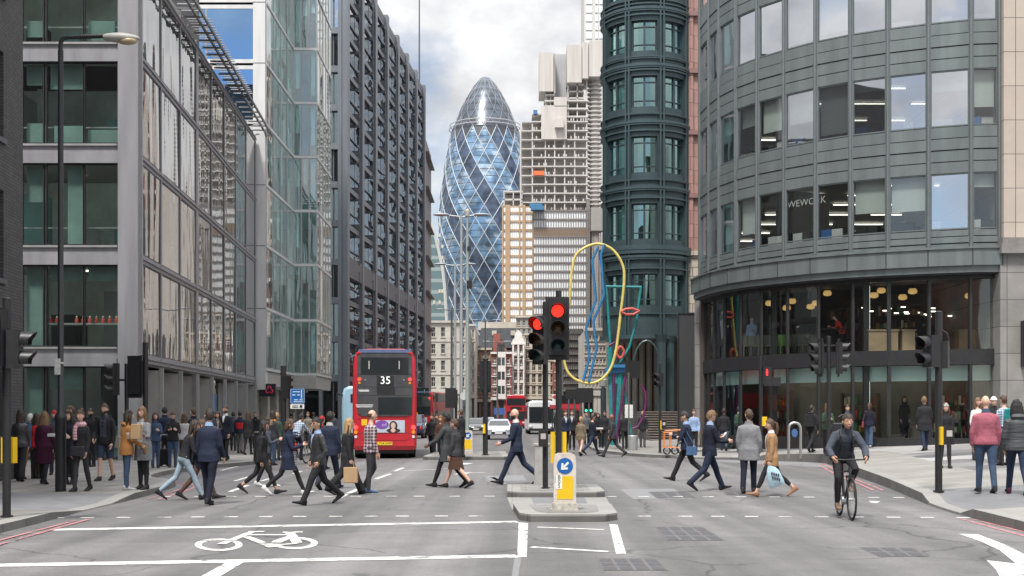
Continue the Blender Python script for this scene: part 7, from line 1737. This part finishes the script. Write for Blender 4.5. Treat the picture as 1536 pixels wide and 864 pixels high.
def cup(p, hand, label):
    c = p['hands'][hand]; t = thing('coffee_cup', c, label, 'cup'); q = MB(); q.lathe([(.001, -.06), (.03, -.06), (.041, .055), (.001, .055)], c, 14); q.build('cup', mat('cup_card', (.55, .45, .34), .7), t); q = MB(); q.lathe([(.043, .055), (.043, .065), (.036, .072), (.001, .072)], c, 14); q.build('lid', mat('cup_lid', (.6, .6, .58), .5), t)
PAPER = mat('brown_paper', (.38, .25, .14), .8, var=.12, bump=.6, bsc=14)
def gp(px, py, z=None): return GP(px, py) if z is None else G(px, py, z)
LP = .12
def P_(px, py, yaw, label, z=0., **k):
    loc = GP(px, py) if z is None else G(px, py, z)
    k.setdefault('vox', .013 if loc.y < 34 else .019)
    return person(loc, yaw, label, **k)
# ---- crossing, left half
p = P_(276, 750, -68, 'woman hurrying right in a black top and pale blue jeans, long dark hair', sex='f', H=1.70, pose='strideR', lean=17, top='shirt', tc_='black', hem=-.01, legs='skinny', lc='lightjeans', hair=('long', 'dark'), skin='tan', la=(20, 8, 42, 8), ra=(12, 8, 40, 8), ht=-8)
P_(313, 757, -12, 'man in a navy suit seen from behind with cropped dark hair', H=1.82, pose='easeL', top='blazer', tc_='navysuit', legs='trousers', lc='darknavy', hair=('short', 'dark'), shirt=('paleblue', 'c'), ht=28, la='hang', ra=(8, 8, 22, 0), fat=1.06)
P_(300, 749, -75, 'woman in brown tights hidden behind the man in the navy suit', sex='f', H=1.66, pose='walkL', top='coat', tc_='darknavy', hem=-.2, legs='tights', lc='tights', hair=('long', 'brown'), la='pocket', ra='hang')
p = P_(393, 741, -84, 'woman in a black blazer and black trousers walking right with long black hair', sex='f', H=1.64, pose='strideR', top='blazer', tc_='black', legs='skinny', lc='black', cuff=1, hair=('long', 'black'), skin='tan', la='hang', ra=(-8, 6, 14, 0), shirt=('midgrey', 'w'))
P_(399, 730, -80, 'woman in white trainers walking behind the woman in the black blazer', sex='f', H=1.66, pose='easeR', top='jacket', tc_='slate', legs='skinny', lc='black', shoe='white', hair=('long', 'dark'), la='phone', ra='phone')
p = P_(432, 743, -84, 'woman in a navy coat over a striped dress striding with her phone', sex='f', H=1.68, pose='strideL', top='coat', tc_='navy', hem=-.30, legs='tights', lc='black', shoe='white', hair=('bob', 'brown'), la='phone', ra='phone', hp=-14, extra=[('panel', 'stripe', -.31, .12, 0)])
phone(p, 'R', 'dark phone held by the woman in the navy coat')
p = P_(478, 757, 122, 'man in a black leather jacket and sunglasses striding with his hands in his pockets', H=1.72, pose='strideL', top='jacket', tc_='leather', legs='trousers', lc='black', hair=('short', 'black'), skin='tan', la='pocket', ra='pocket', shirt=('paleblue', 'v'), extra=['glasses'], ht=10)
P_(494, 734, -15, 'man in a dark navy suit walking away behind the leather jacket man', H=1.84, pose='walkR', top='blazer', tc_='navysuit', legs='trousers', lc='navysuit', hair=('short', 'black'), skin='brown', shirt=('palegrey', 'c'))
p = P_(521, 742, -80, 'blonde woman in a long black coat walking right', sex='f', H=1.68, pose='walkL', top='coat', tc_='black', hem=-.36, legs='wide', lc='black', hair=('long', 'blonde'), la='hang', ra='carry', shirt=('black', 'c'))
bag_box('paper_bag', p['hands']['R']+V((0, 0, -.08)), 0, .30, .13, .34, PAPER, 'brown paper carrier bag hanging from the hand of the blonde woman in black', 'bag')
P_(555, 739, -72, 'balding man in a checked plaid shirt and dark jeans walking right', H=1.82, pose='passL', top='shirt', tc_='check', legs='jeans', lc='charcoal', shoe='blue', hair=('balding', 'brown'), fat=1.12, la='hang', ra=(4, 9, 12, 0), swell=1.2)
p = P_(672, 731, 62, 'man in a dark grey overcoat walking left away from the viewer', H=1.82, pose='walkL', top='coat', tc_='greycoat', hem=-.30, legs='skinny', lc='black', hair=('short', 'black'), skin='brown', la=(30, 14, 34, 0), ra='hang')
P_(684, 732, 70, 'woman in a brown skirt with bare calves half hidden behind the grey overcoat', sex='f', H=1.66, pose='walkR', top='jacket', tc_='charcoal', legs='none', hair=('short', 'brown'), extra=[('skirt', 'brown', -.42)], la='hang')
shoulderbag(p, 1, BLK, 'black shoulder bag worn by the man in the dark grey overcoat', .34, .3, z=.05)
p = P_(775, 727, 84, 'bald bearded man in a navy suit striding left', H=1.93, pose='strideL', top='blazer', tc_='navysuit', legs='trousers', lc='navysuit', hair=('none', None), extra=[('beard', 'dark')], shirt=('white', 'v'), la=(18, 7, 48, 0), ra=(-12, 8, 18, 0))
# ---- crossing, right half
p = P_(1030, 722, 74, 'man in a dark cap and navy jacket walking left', H=1.86, pose='strideR', top='jacket', tc_='navy', legs='trousers', lc='black', hair=('short', 'dark'), extra=[('cap', 'charcoal')], la='phone', ra='hang', shirt=('paleblue', 'w'), hp=-16)
shoulderbag(p, -1, C['blue'], 'blue bag hanging behind the man in the cap', .26, .22, z=-.02, y=-.15)
p = P_(1064, 736, -70, 'fair haired man in a dark navy blazer reading his phone as he walks right', H=1.88, pose='strideL', top='blazer', tc_='darknavy', legs='trousers', lc='navy', hair=('short', 'light'), la='phone', ra=(18, 8, 74, 6), shirt=('paleblue', 'c'), hp=-22)
phone(p, 'L', 'white phone held by the man in the dark navy blazer', C['white'])
P_(1123, 740, -18, 'man in a pale grey coat walking away with navy trousers', H=1.83, pose='easeR', top='coat', tc_='grey', hem=-.24, legs='trousers', lc='darknavy', hair=('short', 'brown'), la='hang', ra='hang', fat=1.05, ht=30)
p = P_(1158, 745, 84, 'woman in a tan blazer and white shirt walking left with a ponytail', sex='f', H=1.68, pose='strideL', top='blazer', tc_='tan', hem=-.2, legs='skinny', lc='black', cuff=1, shoe=mat('tan_shoe', (.27, .13, .07), .5), hair=('ponytail', 'brown'), shirt=('white', 'w'), la='carry', ra='hang')
t = thing('plastic_bag', p['hands']['L'], 'pale blue printed carrier bag swinging from the hand of the woman in the tan blazer', 'bag'); c = p['hands']['L']; q = MB(); PBL = mat('pale_blue_plastic', (.36, .50, .58), .4, var=.15, bump=.8, bsc=10)
q.loft([c+V(a) for a in ((0, 0, 0), (.03, 0, -.06), (.07, 0, -.16), (.14, 0, -.36), (.17, 0, -.44))], [(.03, .02), (.09, .04), (.14, .06), (.165, .07), (.16, .02)], 14); q.build('body', PBL, t, 50)
q = MB()
for r in range(2):
    for k in range(4): x, z = .02+k*.045+r*.02, -.2-r*.09-k*.012; q.box(c.x+x, c.x+x+.03, c.y-.078, c.y-.068, c.z+z, c.z+z+.055)
q.build('print', mat('print_black', (.03, .03, .04), .5), t)
# ---- cyclist
def bicycle(loc, yaw, label, m_, r=.335):
    t = thing('bicycle', (0, 0, 0), label, 'bicycle'); yb, yf = -.50, .50
    for y in (yb, yf):
        q = MB(); q.tube([(0, y+r*math.cos(R(a)), r+.012+r*math.sin(R(a))) for a in range(0, 360, 9)], .017, 8, True); w_ = q.build('wheel', TYRE, t, 60)
        q = MB(); q.tube([(0, y+(r-.03)*math.cos(R(a)), r+.012+(r-.03)*math.sin(R(a))) for a in range(0, 360, 9)], .011, 6, True); q.build('rim', BLK, w_, 60)
        q = MB()
        for k in range(20): a = R(k*18); q.cyl((.02*(-1)**k, y, r+.012), (0, y+(r-.03)*math.cos(a), r+.012+(r-.03)*math.sin(a)), .002, n=4)
        q.cyl((-.05, y, r+.012), (.05, y, r+.012), .02, n=8); q.build('spokes', ALU, w_)
    bb, st, hd_, hb_ = (0, -.08, .29), (0, -.22, .80), (0, .34, .86), (0, .37, .72)
    q = MB()
    for a, b_, rr in ((bb, st, .016), (bb, hb_, .019), ((0, -.2, .76), (0, .35, .80), .016), (hd_, hb_, .02), ((0, -.22, .78), (0, yb, r), .011), (bb, (0, yb, r), .012), (st, (0, -.235, .93), .013)): q.cyl(a, b_, rr, n=8)
    for s_ in (-1, 1): q.cyl((s_*.055, .375, .70), (s_*.05, yf, r+.01), .012, n=6)
    q.box(-.07, .07, .35, .40, .69, .73); q.cyl(hd_, (0, .36, .98), .014, n=8); q.build('frame', m_, t, 50)
    q = MB(); q.tube([(-.29, .39, .99), (-.1, .41, .985), (.1, .41, .985), (.29, .39, .99)], .014, 8, ref=(0, 0, 1)); q.build('handlebar', BLK, t)
    q = MB(); q.loft([(0, -.38, .945), (0, -.3, .955), (0, -.2, .95), (0, -.1, .945)], [(.07, .03), (.065, .03), (.03, .025), (.018, .018)], 10); q.build('saddle', BLK, t, 60)
    q = MB(); q.cyl((-.05, *bb[1:]), (.05, *bb[1:]), .07, n=16); q.bar((.07, -.08, .29), (.07, -.02, .14), .02, .025); q.bar((-.07, -.08, .29), (-.07, -.14, .44), .02, .025); q.box(.06, .16, -.06, .03, .125, .15); q.box(-.16, -.06, -.18, -.09, .43, .455); q.build('crank', ALU, t)
    t.location = loc; t.rotation_euler[2] = R(yaw); return t
bl = G(1268, 777); byaw = 176
bicycle(bl, byaw, 'black road bicycle ridden towards the viewer', BLK)
bp_ = Matrix.Translation(bl) @ Matrix.Rotation(R(byaw), 4, 'Z')
cyc = person(bl, byaw, 'man with tied back dark hair riding a black bicycle towards the viewer', H=1.80, pose=dict(R=(30, 18, -4), L=(72, 88, -6), ikL=(-.11, -.13, .455), ikR=(.11, -.02, .15)), pelvis=(0, -.25, 1.02), lean=36, top='puffer', tc_='slate', hem=-.03, legs='skinny', lc='black', shoe=mat('brown_suede', (.16, .10, .06), .8), hair=('short', 'dark'), skin='tan', la=('ik', (-.27, .39, 1.0)), ra=('ik', (.27, .39, 1.0)), ht=6, hp=12, vox=.013, extra=['straps'], swell=.8)
backpack(cyc, BLK, 'dark backpack worn by the man on the bicycle', .32, .46, .15)
# ---- left pavement
p = P_(30, 722, 8, 'woman with long dark hair in a black leather jacket beside the yellow box', LP, sex='f', H=1.72, pose='easeL', top='jacket', tc_='leather', legs='wide', lc='black', hair=('long', 'dark'))
p = P_(44, 718, -10, 'white haired person in a blue jacket and tan trousers', LP, H=1.62, pose='easeR', top='jacket', tc_='blue', legs='trousers', lc='camel', hair=('short', 'white'), la='carry')
bag_box('shopping_bag', p['hands']['R']+V((.12, 0, -.05)), 20, .3, .12, .4, C['blue'], 'blue shopping bag beside the burgundy coat', 'bag')
P_(66, 726, 4, 'woman with curly blonde hair in a long burgundy coat', LP, sex='f', H=1.66, pose='easeL', top='coat', tc_='burgundy', hem=-.44, legs='tights', lc='black', hair=('curly', 'light'), fat=1.08)
P_(54, 718, 0, 'person with a red collar half hidden by the burgundy coat', LP, sex='f', H=1.63, pose='stand', top='jacket', tc_='red', legs='trousers', lc='black', hair=('long', 'dark'))
P_(82, 712, -170, 'person in a red hat half hidden behind the street lamp', LP, H=1.70, pose='stand', top='jacket', tc_='slate', legs='trousers', lc='charcoal', hair=('short', 'dark'), extra=[('beanie', 'red')])
p = P_(104, 726, 178, 'woman with wavy dark hair carrying a white food box by the street lamp', LP, sex='f', H=1.68, pose='stand', top='coat', tc_='darknavy', hem=-.3, legs='tights', lc='black', hair=('curly', 'dark'), la='tray', ra='tray')
q = MB(); c = p['hands']['R']; q.box(c.x-.2, c.x+.16, c.y-.12, c.y+.1, c.z+.01, c.z+.08); tag(q.build('food_box', C['white']), 'white takeaway food box held beside the street lamp', 'box')
SCRF = pattern('scarf', ((.42, .14, .18), (.55, .45, .46)), (9, 9, 5), 'check'); C['scarf'] = SCRF
p = P_(122, 737, 172, 'woman with glasses and a pink checked scarf in a black coat', LP, sex='f', H=1.69, pose='easeR', top='coat', tc_='black', hem=-.14, legs='skinny', lc='charcoal', hair=('bun', 'brown'), la='hang', ra='hang', extra=[('scarf', 'scarf')])
bag_box('handbag', p['T'](p['tor'](.06, -.02, .2)), 172, .3, .1, .2, C['leather'], 'black crossbody bag of the woman in the pink scarf', 'bag', False)
P_(108, 715, 150, 'brown haired man looking right behind the woman in the pink scarf', LP, H=1.82, pose='stand', top='jacket', tc_='charcoal', legs='trousers', lc='black', hair=('short', 'brown'), ht=-30)
P_(137, 700, 170, 'man with a dark beard standing beyond the bearded man in shorts', LP, H=1.78, pose='stand', top='jacket', tc_='black', legs='trousers', lc='black', hair=('short', 'black'), skin='tan', extra=[('beard', 'black')])
p = P_(158, 721, 176, 'bearded man in an open black jacket and navy shorts', LP, H=1.86, pose='easeR', top='jacket', tc_='black', legs='shorts', lc='shorts', hair=('short', 'brown'), extra=[('beard', 'brown'), ('hood', 'black')], shirt=('slate', 'w'), la='hang', ra=(14, 10, 40, 10))
bag_box('shoulder_bag', p['T'](p['tor'](.10, -.3, -.05)), 90, .26, .12, .3, C['stone'], 'pale bag at the side of the bearded man in shorts', 'bag', False)
p = P_(190, 735, -60, 'woman with curly dark hair in a camel coat and jeans looking right', LP, sex='f', H=1.68, pose='stand', top='coat', tc_='camel', hem=-.16, legs='jeans', lc='jeans', shoe='palegrey', hair=('curly', 'dark'), la='hang', ra=(16, 8, 44, 6), extra=[('hood', 'camel')])
q = MB(); c = p['hands']['R']; q.lathe([(.001, -.12), (.035, -.12), (.038, .02), (.015, .06), (.015, .09), (.001, .09)], c, 12); tag(q.build('bottle', mat('bottle_amber', (.25, .15, .06), .25)), 'small amber bottle held by the woman in the camel coat', 'bottle')
p = P_(215, 734, 165, 'blonde woman in a grey wool coat holding a paper bag and a coffee', LP, sex='f', H=1.76, pose='stand', top='coat', tc_='grey', hem=-.32, legs='tights', lc='black', hair=('long', 'light'), la=(20, 10, 95, 15), ra='tray', shirt=('palegrey', 'w'))
bag_box('paper_bag', p['hands']['L']+V((.02, -.05, .16)), 165, .22, .13, .32, PAPER, 'brown paper bag held up by the blonde woman in the grey coat', 'bag', False)
cup(p, 'R', 'paper coffee cup held by the blonde woman in the grey coat')
P_(233, 702, 200, 'woman in a denim jacket beside the woman in the grey coat', LP, sex='f', H=1.66, pose='stand', top='jacket', tc_='jeans', legs='jeans', lc='jeans', hair=('long', 'dark'), la='phone')
P_(247, 699, 20, 'broad man with black hair in a navy jacket seen from behind', LP, H=1.84, pose='stand', top='jacket', tc_='navy', legs='trousers', lc='black', hair=('short', 'black'), fat=1.12)
p = P_(259, 701, 195, 'man in a dark jacket and blue jeans looking at his phone', LP, H=1.68, pose='stand', top='jacket', tc_='black', legs='jeans', lc='jeans', hair=('short', 'brown'), la='phone', ra='phone', hp=-20)
phone(p, 'R', 'dark phone of the man in blue jeans beside the suitcase')
c = G(246, 700, LP); t = thing('suitcase', c, 'black wheeled suitcase with its handle raised on the left pavement', 'suitcase'); q = MB(); q.box(c.x-.2, c.x+.2, c.y-.12, c.y+.12, c.z+.06, c.z+.56); b_ = q.build('body', C['black'], t); mb = b_.modifiers.new('bevel', 'BEVEL'); mb.width = .05; mb.segments = 3
q = MB(); q.tube([(c.x-.12, c.y+.08, c.z+.56), (c.x-.12, c.y+.08, c.z+.98), (c.x+.12, c.y+.08, c.z+.98), (c.x+.12, c.y+.08, c.z+.56)], .014, 6, ref=(0, 1, 0)); q.build('handle', ALU, t)
for s_ in (-1, 1): q = MB(); q.cyl((c.x+s_*.14-.02, c.y, c.z+.04), (c.x+s_*.14+.02, c.y, c.z+.04), .04); q.build('wheel', BLK, t)
P_(276, 698, 10, 'woman with brown hair in a pale top behind the woman in pale jeans', LP, sex='f', H=1.64, pose='stand', top='shirt', tc_='palegrey', legs='trousers', lc='charcoal', hair=('long', 'brown'))
P_(291, 697, 60, 'man with short brown hair looking left behind the navy suit', LP, H=1.80, pose='stand', top='jacket', tc_='darknavy', legs='trousers', lc='charcoal', hair=('short', 'brown'))
P_(315, 693, 175, 'older bald man just visible right of the navy suited man', LP, H=1.80, pose='stand', top='jacket', tc_='slate', legs='trousers', lc='charcoal', hair=('balding', 'grey'), shirt=('white', 'v'))
P_(327, 691, 178, 'woman with long dark hair and a pale scarf facing the viewer', LP, sex='f', H=1.70, pose='stand', top='coat', tc_='charcoal', hem=-.2, legs='skinny', lc='charcoal', hair=('long', 'dark'), shirt=('stone', 'w'), la='phone', ra='phone')
P_(339, 691, 160, 'tall bearded man in a long navy coat facing the viewer', LP, H=1.90, pose='easeL', top='coat', tc_='darknavy', hem=-.26, legs='skinny', lc='black', hair=('short', 'brown'), extra=[('beard', 'brown')], shirt=('white', 'v'))
P_(360, 680, 5, 'man in a navy and red jacket with grey trousers walking away', LP, H=1.74, pose='easeL', top='jacket', tc_='navy', legs='trousers', lc='midgrey', hair=('short', 'dark'), extra=[('band', 'red')])
P_(372, 682, -8, 'woman with long brown hair in black walking away', LP, sex='f', H=1.72, pose='easeR', top='coat', tc_='black', hem=-.25, legs='skinny', lc='black', hair=('long', 'brown'))
P_(408, 698, -20, 'woman with an orange scarf behind the woman in white trainers', LP, sex='f', H=1.70, pose='stand', top='jacket', tc_='charcoal', legs='jeans', lc='jeans', hair=('long', 'dark'), extra=[('scarf', 'orange')])
P_(415, 690, 0, 'person with pale hair and a green jacket far behind the women walking right', LP, sex='f', H=1.66, pose='stand', top='jacket', tc_='green', legs='trousers', lc='charcoal', hair=('short', 'blonde'))
b2 = G(449, 696); bicycle(b2, -20, 'bicycle ridden away from the viewer beside the left kerb', BLK)
person(b2, -20, 'person in a pale blue checked shirt riding a bicycle away', H=1.74, pose=dict(L=(30, 18, -4), R=(72, 88, -6), ikL=(-.11, -.13, .455), ikR=(.11, -.02, .15)), pelvis=(0, -.25, 1.02), lean=32, top='shirt', tc_='bluecheck', hem=-.03, legs='skinny', lc='darknavy', hair=('short', 'dark'), la=('ik', (-.27, .39, 1.0)), ra=('ik', (.27, .39, 1.0)), vox=.019, extra=[('helmet', 'charcoal')])
q = MB(); q.ell((b2.x-.12, b2.y-.3, .62), (.12, .1, .14)); tag(q.build('pannier', C['red']), 'small red bag on the rear of the bicycle by the left kerb', 'bag')
P_(482, 705, -30, 'person in a red hood behind the leather jacket man', 0, H=1.72, pose='walkL', top='jacket', tc_='charcoal', legs='trousers', lc='charcoal', hair=('short', 'dark'), extra=[('beanie', 'red'), ('hood', 'red')])
for k, (px, py, tc_, hr, yw) in enumerate(((350, 676, 'slate', 'dark', 10), (383, 672, 'black', 'brown', 190), (425, 676, 'blue', 'brown', 170), (437, 672, 'charcoal', 'black', 20), (462, 673, 'stone', 'light', 180), (470, 668, 'black', 'dark', 0), (500, 668, 'slate', 'brown', 180))):
    d = ['slate blue jacket left of the navy and red jacket', 'black facing the viewer by the bank sign', 'blue jacket below the blue parking sign', 'charcoal walking away below the blue parking sign', 'pale stone jacket beyond the cyclist', 'black walking away beyond the cyclist', 'slate jacket by the pale blue coach'][k]
    P_(px, py, yw, 'distant pedestrian in '+d, LP, H=1.72, pose='easeL', top='jacket', tc_=tc_, legs='trousers', lc='charcoal', hair=('short', hr), vox=.024)
# ---- middle distance
P_(648, 683, 170, 'left one of two people in black beside the rear corner of the bus', .0, H=1.74, pose='easeL', top='jacket', tc_='black', legs='trousers', lc='black', hair=('short', 'dark'))
P_(655, 682, 190, 'right one of two people in black beside the rear corner of the bus', .0, H=1.74, pose='stand', top='jacket', tc_='charcoal', legs='trousers', lc='black', hair=('short', 'dark'))
P_(661, 689, 175, 'woman with ginger hair in a brown top behind the grey overcoat', 0, sex='f', H=1.72, pose='walkL', top='shirt', tc_='brown', legs='tights', lc='charcoal', hair=('long', 'ginger'))
P_(692, 686, 60, 'man in a dark coat standing by the far keep left bollard', .12, H=1.78, pose='stand', top='coat', tc_='black', hem=-.2, legs='trousers', lc='charcoal', hair=('short', 'brown'))
P_(871, 684, -20, 'blonde woman in a brown fur coat and ankle boots', 0, sex='f', H=1.68, pose='walkL', top='coat', tc_='fur', hem=-.2, legs='none', hair=('short', 'blonde'), fat=1.1)
p = P_(888, 682, -62, 'man in a navy jumper carrying a white food tray', 0, H=1.78, pose='strideL', top='jumper', tc_='darknavy', legs='jeans', lc='darkjeans', hair=('short', 'dark'), la='tray', ra='hang')
q = MB(); c = p['hands']['L']; q.box(c.x-.15, c.x+.2, c.y-.12, c.y+.12, c.z+.0, c.z+.07); tag(q.build('food_box', C['white']), 'white takeaway tray carried by the man in the navy jumper', 'box')
P_(897, 671, 185, 'woman in black left of two people facing the viewer by the sculpture', LP, sex='f', H=1.68, pose='stand', top='jacket', tc_='black', legs='trousers', lc='black', hair=('long', 'brown'))
P_(907, 672, 180, 'man in black with short hair facing the viewer by the sculpture legs', LP, H=1.78, pose='easeL', top='jacket', tc_='charcoal', legs='trousers', lc='charcoal', hair=('short', 'dark'))
P_(919, 686, 78, 'bald man in a dark coat striding left below the sculpture', 0, H=1.80, pose='strideL', top='jacket', tc_='charcoal', hem=-.16, legs='trousers', lc='charcoal', hair=('none', None), skin='brown')
p = P_(937, 674, 0, 'person in black with a pale bag walking away by the sign pole', LP, H=1.72, pose='easeR', top='jacket', tc_='black', legs='trousers', lc='black', hair=('short', 'black'))
P_(964, 671, 178, 'man in a dark jacket and grey trousers at the foot of the steps', LP, H=1.78, pose='stand', top='jacket', tc_='charcoal', legs='trousers', lc='midgrey', hair=('balding', 'dark'), la='hang')
for k, (px, py, tc_, hr, yw, hh) in enumerate(((848, 677, 'navy', 'dark', 190, 1.78), (858, 675, 'black', 'brown', 175, 1.8), (880, 668, 'midgrey', 'brown', 180, 1.75), (928, 665, 'slate', 'dark', 180, 1.72), (893, 664, 'black', 'dark', 0, 1.74))):
    d = ['a navy suit right of the tall traffic light', 'a black suit left of the blonde woman in fur', 'a mid grey jacket behind the fur coat', 'slate below the sculpture', 'black walking away between the sculpture and the tray carrier'][k]
    P_(px, py, yw, 'distant pedestrian in '+d, LP, H=hh, pose='easeR', top='jacket', tc_=tc_, legs='trousers', lc='black', hair=('short', hr), shirt=('palegrey', 'v') if k < 2 else None, vox=.024)
# ---- plaza
P_(1041, 678, 175, 'man in a bright blue shirt behind the man in the cap', None, H=1.78, pose='stand', top='shirt', tc_='paleblue', legs='trousers', lc='black', hair=('short', 'brown'))
P_(1086, 676, -10, 'man in a black jacket and blue jeans walking away along the shop front', None, H=1.82, pose='walkL', top='jacket', tc_='black', legs='jeans', lc='jeans', hair=('short', 'dark'))
p = P_(1107, 673, -60, 'man in a green top half hidden behind the pale grey coat', None, H=1.82, pose='easeR', top='tee', tc_='green', legs='trousers', lc='black', hair=('short', 'dark'))
p = P_(1217, 679, -35, 'man in black with a black backpack walking past the shop', None, H=1.82, pose='strideL', top='jacket', tc_='black', legs='skinny', lc='black', hair=('short', 'dark'), extra=[('hood', 'black')])
backpack(p, C['black'], 'black backpack worn by the man in black walking past the shop', .32, .46, .17)
P_(1241, 681, 178, 'blonde woman in a green jacket looking down behind the cyclist', None, sex='f', H=1.80, pose='stand', top='jacket', tc_='green', legs='trousers', lc='black', hair=('long', 'light'), la='phone', ra='phone', shirt=('midgrey', 'w'))
P_(1271, 676, 175, 'person with a hair bun hidden behind the cyclist', None, sex='f', H=1.68, pose='stand', top='jacket', tc_='slate', legs='jeans', lc='darkjeans', hair=('bun', 'brown'))
p = P_(1304, 671, -25, 'woman in blue jeans with a dark red bag walking along the shop front', None, sex='f', H=1.72, pose='easeL', top='jacket', tc_='darknavy', legs='wide', lc='jeans', shoe='palegrey', hair=('ponytail', 'brown'))
shoulderbag(p, -1, mat('bag_dark_red', (.16, .02, .04), .5), 'dark red shoulder bag of the woman in jeans by the shop front', .3, .22, z=.08)
P_(1387, 676, 2, 'man in a long black overcoat walking away towards the shop', None, H=1.86, pose='easeR', top='coat', tc_='black', hem=-.3, legs='jeans', lc='darkjeans', hair=('short', 'light'), fat=1.12)
P_(1418, 702, 172, 'woman in a pale beanie and black coat walking towards the viewer', None, sex='f', H=1.68, pose='easeL', top='coat', tc_='black', hem=-.14, legs='skinny', lc='black', hair=('long', 'brown'), extra=[('beanie', 'palegrey')])
P_(1479, 739, -8, 'bald man in a pink jumper and blue jeans seen from behind', None, H=1.86, pose='easeL', top='jumper', tc_='pink', legs='jeans', lc='jeans', hair=('none', None), extra=[], shirt=('jeans', 'c'), fat=1.08, skin='fair')
P_(1526, 742, -12, 'man in a dark padded jacket at the right edge walking away', None, H=1.80, pose='walkL', top='puffer', tc_='puffer', legs='jeans', lc='darkjeans', shoe='burgundy', hair=('curly', 'black'), swell=.7, extra=[('hood', 'puffer')])
P_(1466, 690, 178, 'woman with pale hair in a cream top behind the pink jumper', None, sex='f', H=1.76, pose='stand', top='shirt', tc_='white', legs='trousers', lc='charcoal', hair=('long', 'light'))
P_(1490, 694, 170, 'person in a white cycle helmet behind the pink jumper', None, H=1.76, pose='stand', top='jacket', tc_='black', legs='trousers', lc='black', hair=('short', 'dark'), extra=[('helmet', 'white')])
p = P_(1507, 698, 20, 'delivery rider in a blue checked shirt carrying a teal box', None, H=1.80, pose='stand', top='shirt', tc_='bluecheck', legs='trousers', lc='black', hair=('short', 'brown'))
bag_box('delivery_bag', p['T'](p['tor'](.5, 0, -.32)), 20, .42, .34, .46, C['teal'], 'teal delivery box on the back of the rider in the checked shirt', 'bag', False)
# ---- behind the glass
sx = XW(1265, 49); person(V((sx, 49.2, 4.2)), 75, 'person in a bright red top leaning on the round table behind the shop glass', H=1.7, pose='stand', top='shirt', tc_='redshirt', legs='trousers', lc='black', hair=('short', 'dark'), la='phone', ra='phone', lean=24, vox=.02)
sx = XW(1203, 50.2); person(V((sx, 50.0, 11.97)), 200, 'office worker in a blue shirt at a desk behind the curved block window', H=1.74, pose='sit', pelvis=(0, 0, .48), top='shirt', tc_='blue', legs='trousers', lc='black', hair=('short', 'grey'), la='high', ra='phone', lean=14, vox=.02)
sx = XW(1360, 48); person(V((sx, 48.3, .65)), 175, 'dark figure standing inside the ground floor shop window', H=1.8, pose='stand', top='coat', tc_='black', legs='trousers', lc='black', hair=('long', 'black'), sex='f', vox=.024)
for px, Yq, lb, tcx in ((1383, 49.2, 'man in black standing by the counter on the upper shop floor', 'black'), (1128, 52.3, 'person in pale blue standing at the left end of the upper shop glass', 'paleblue')):
    person(V((XW(px, Yq), Yq, 4.2)), 150, lb, H=1.78, pose='stand', top='jacket', tc_=tcx, legs='trousers', lc='black', hair=('short', 'dark'), la='tray', vox=.024)
bake_all()
for bo, ex, ms in FIN: merge_into(bo, ex, ms)
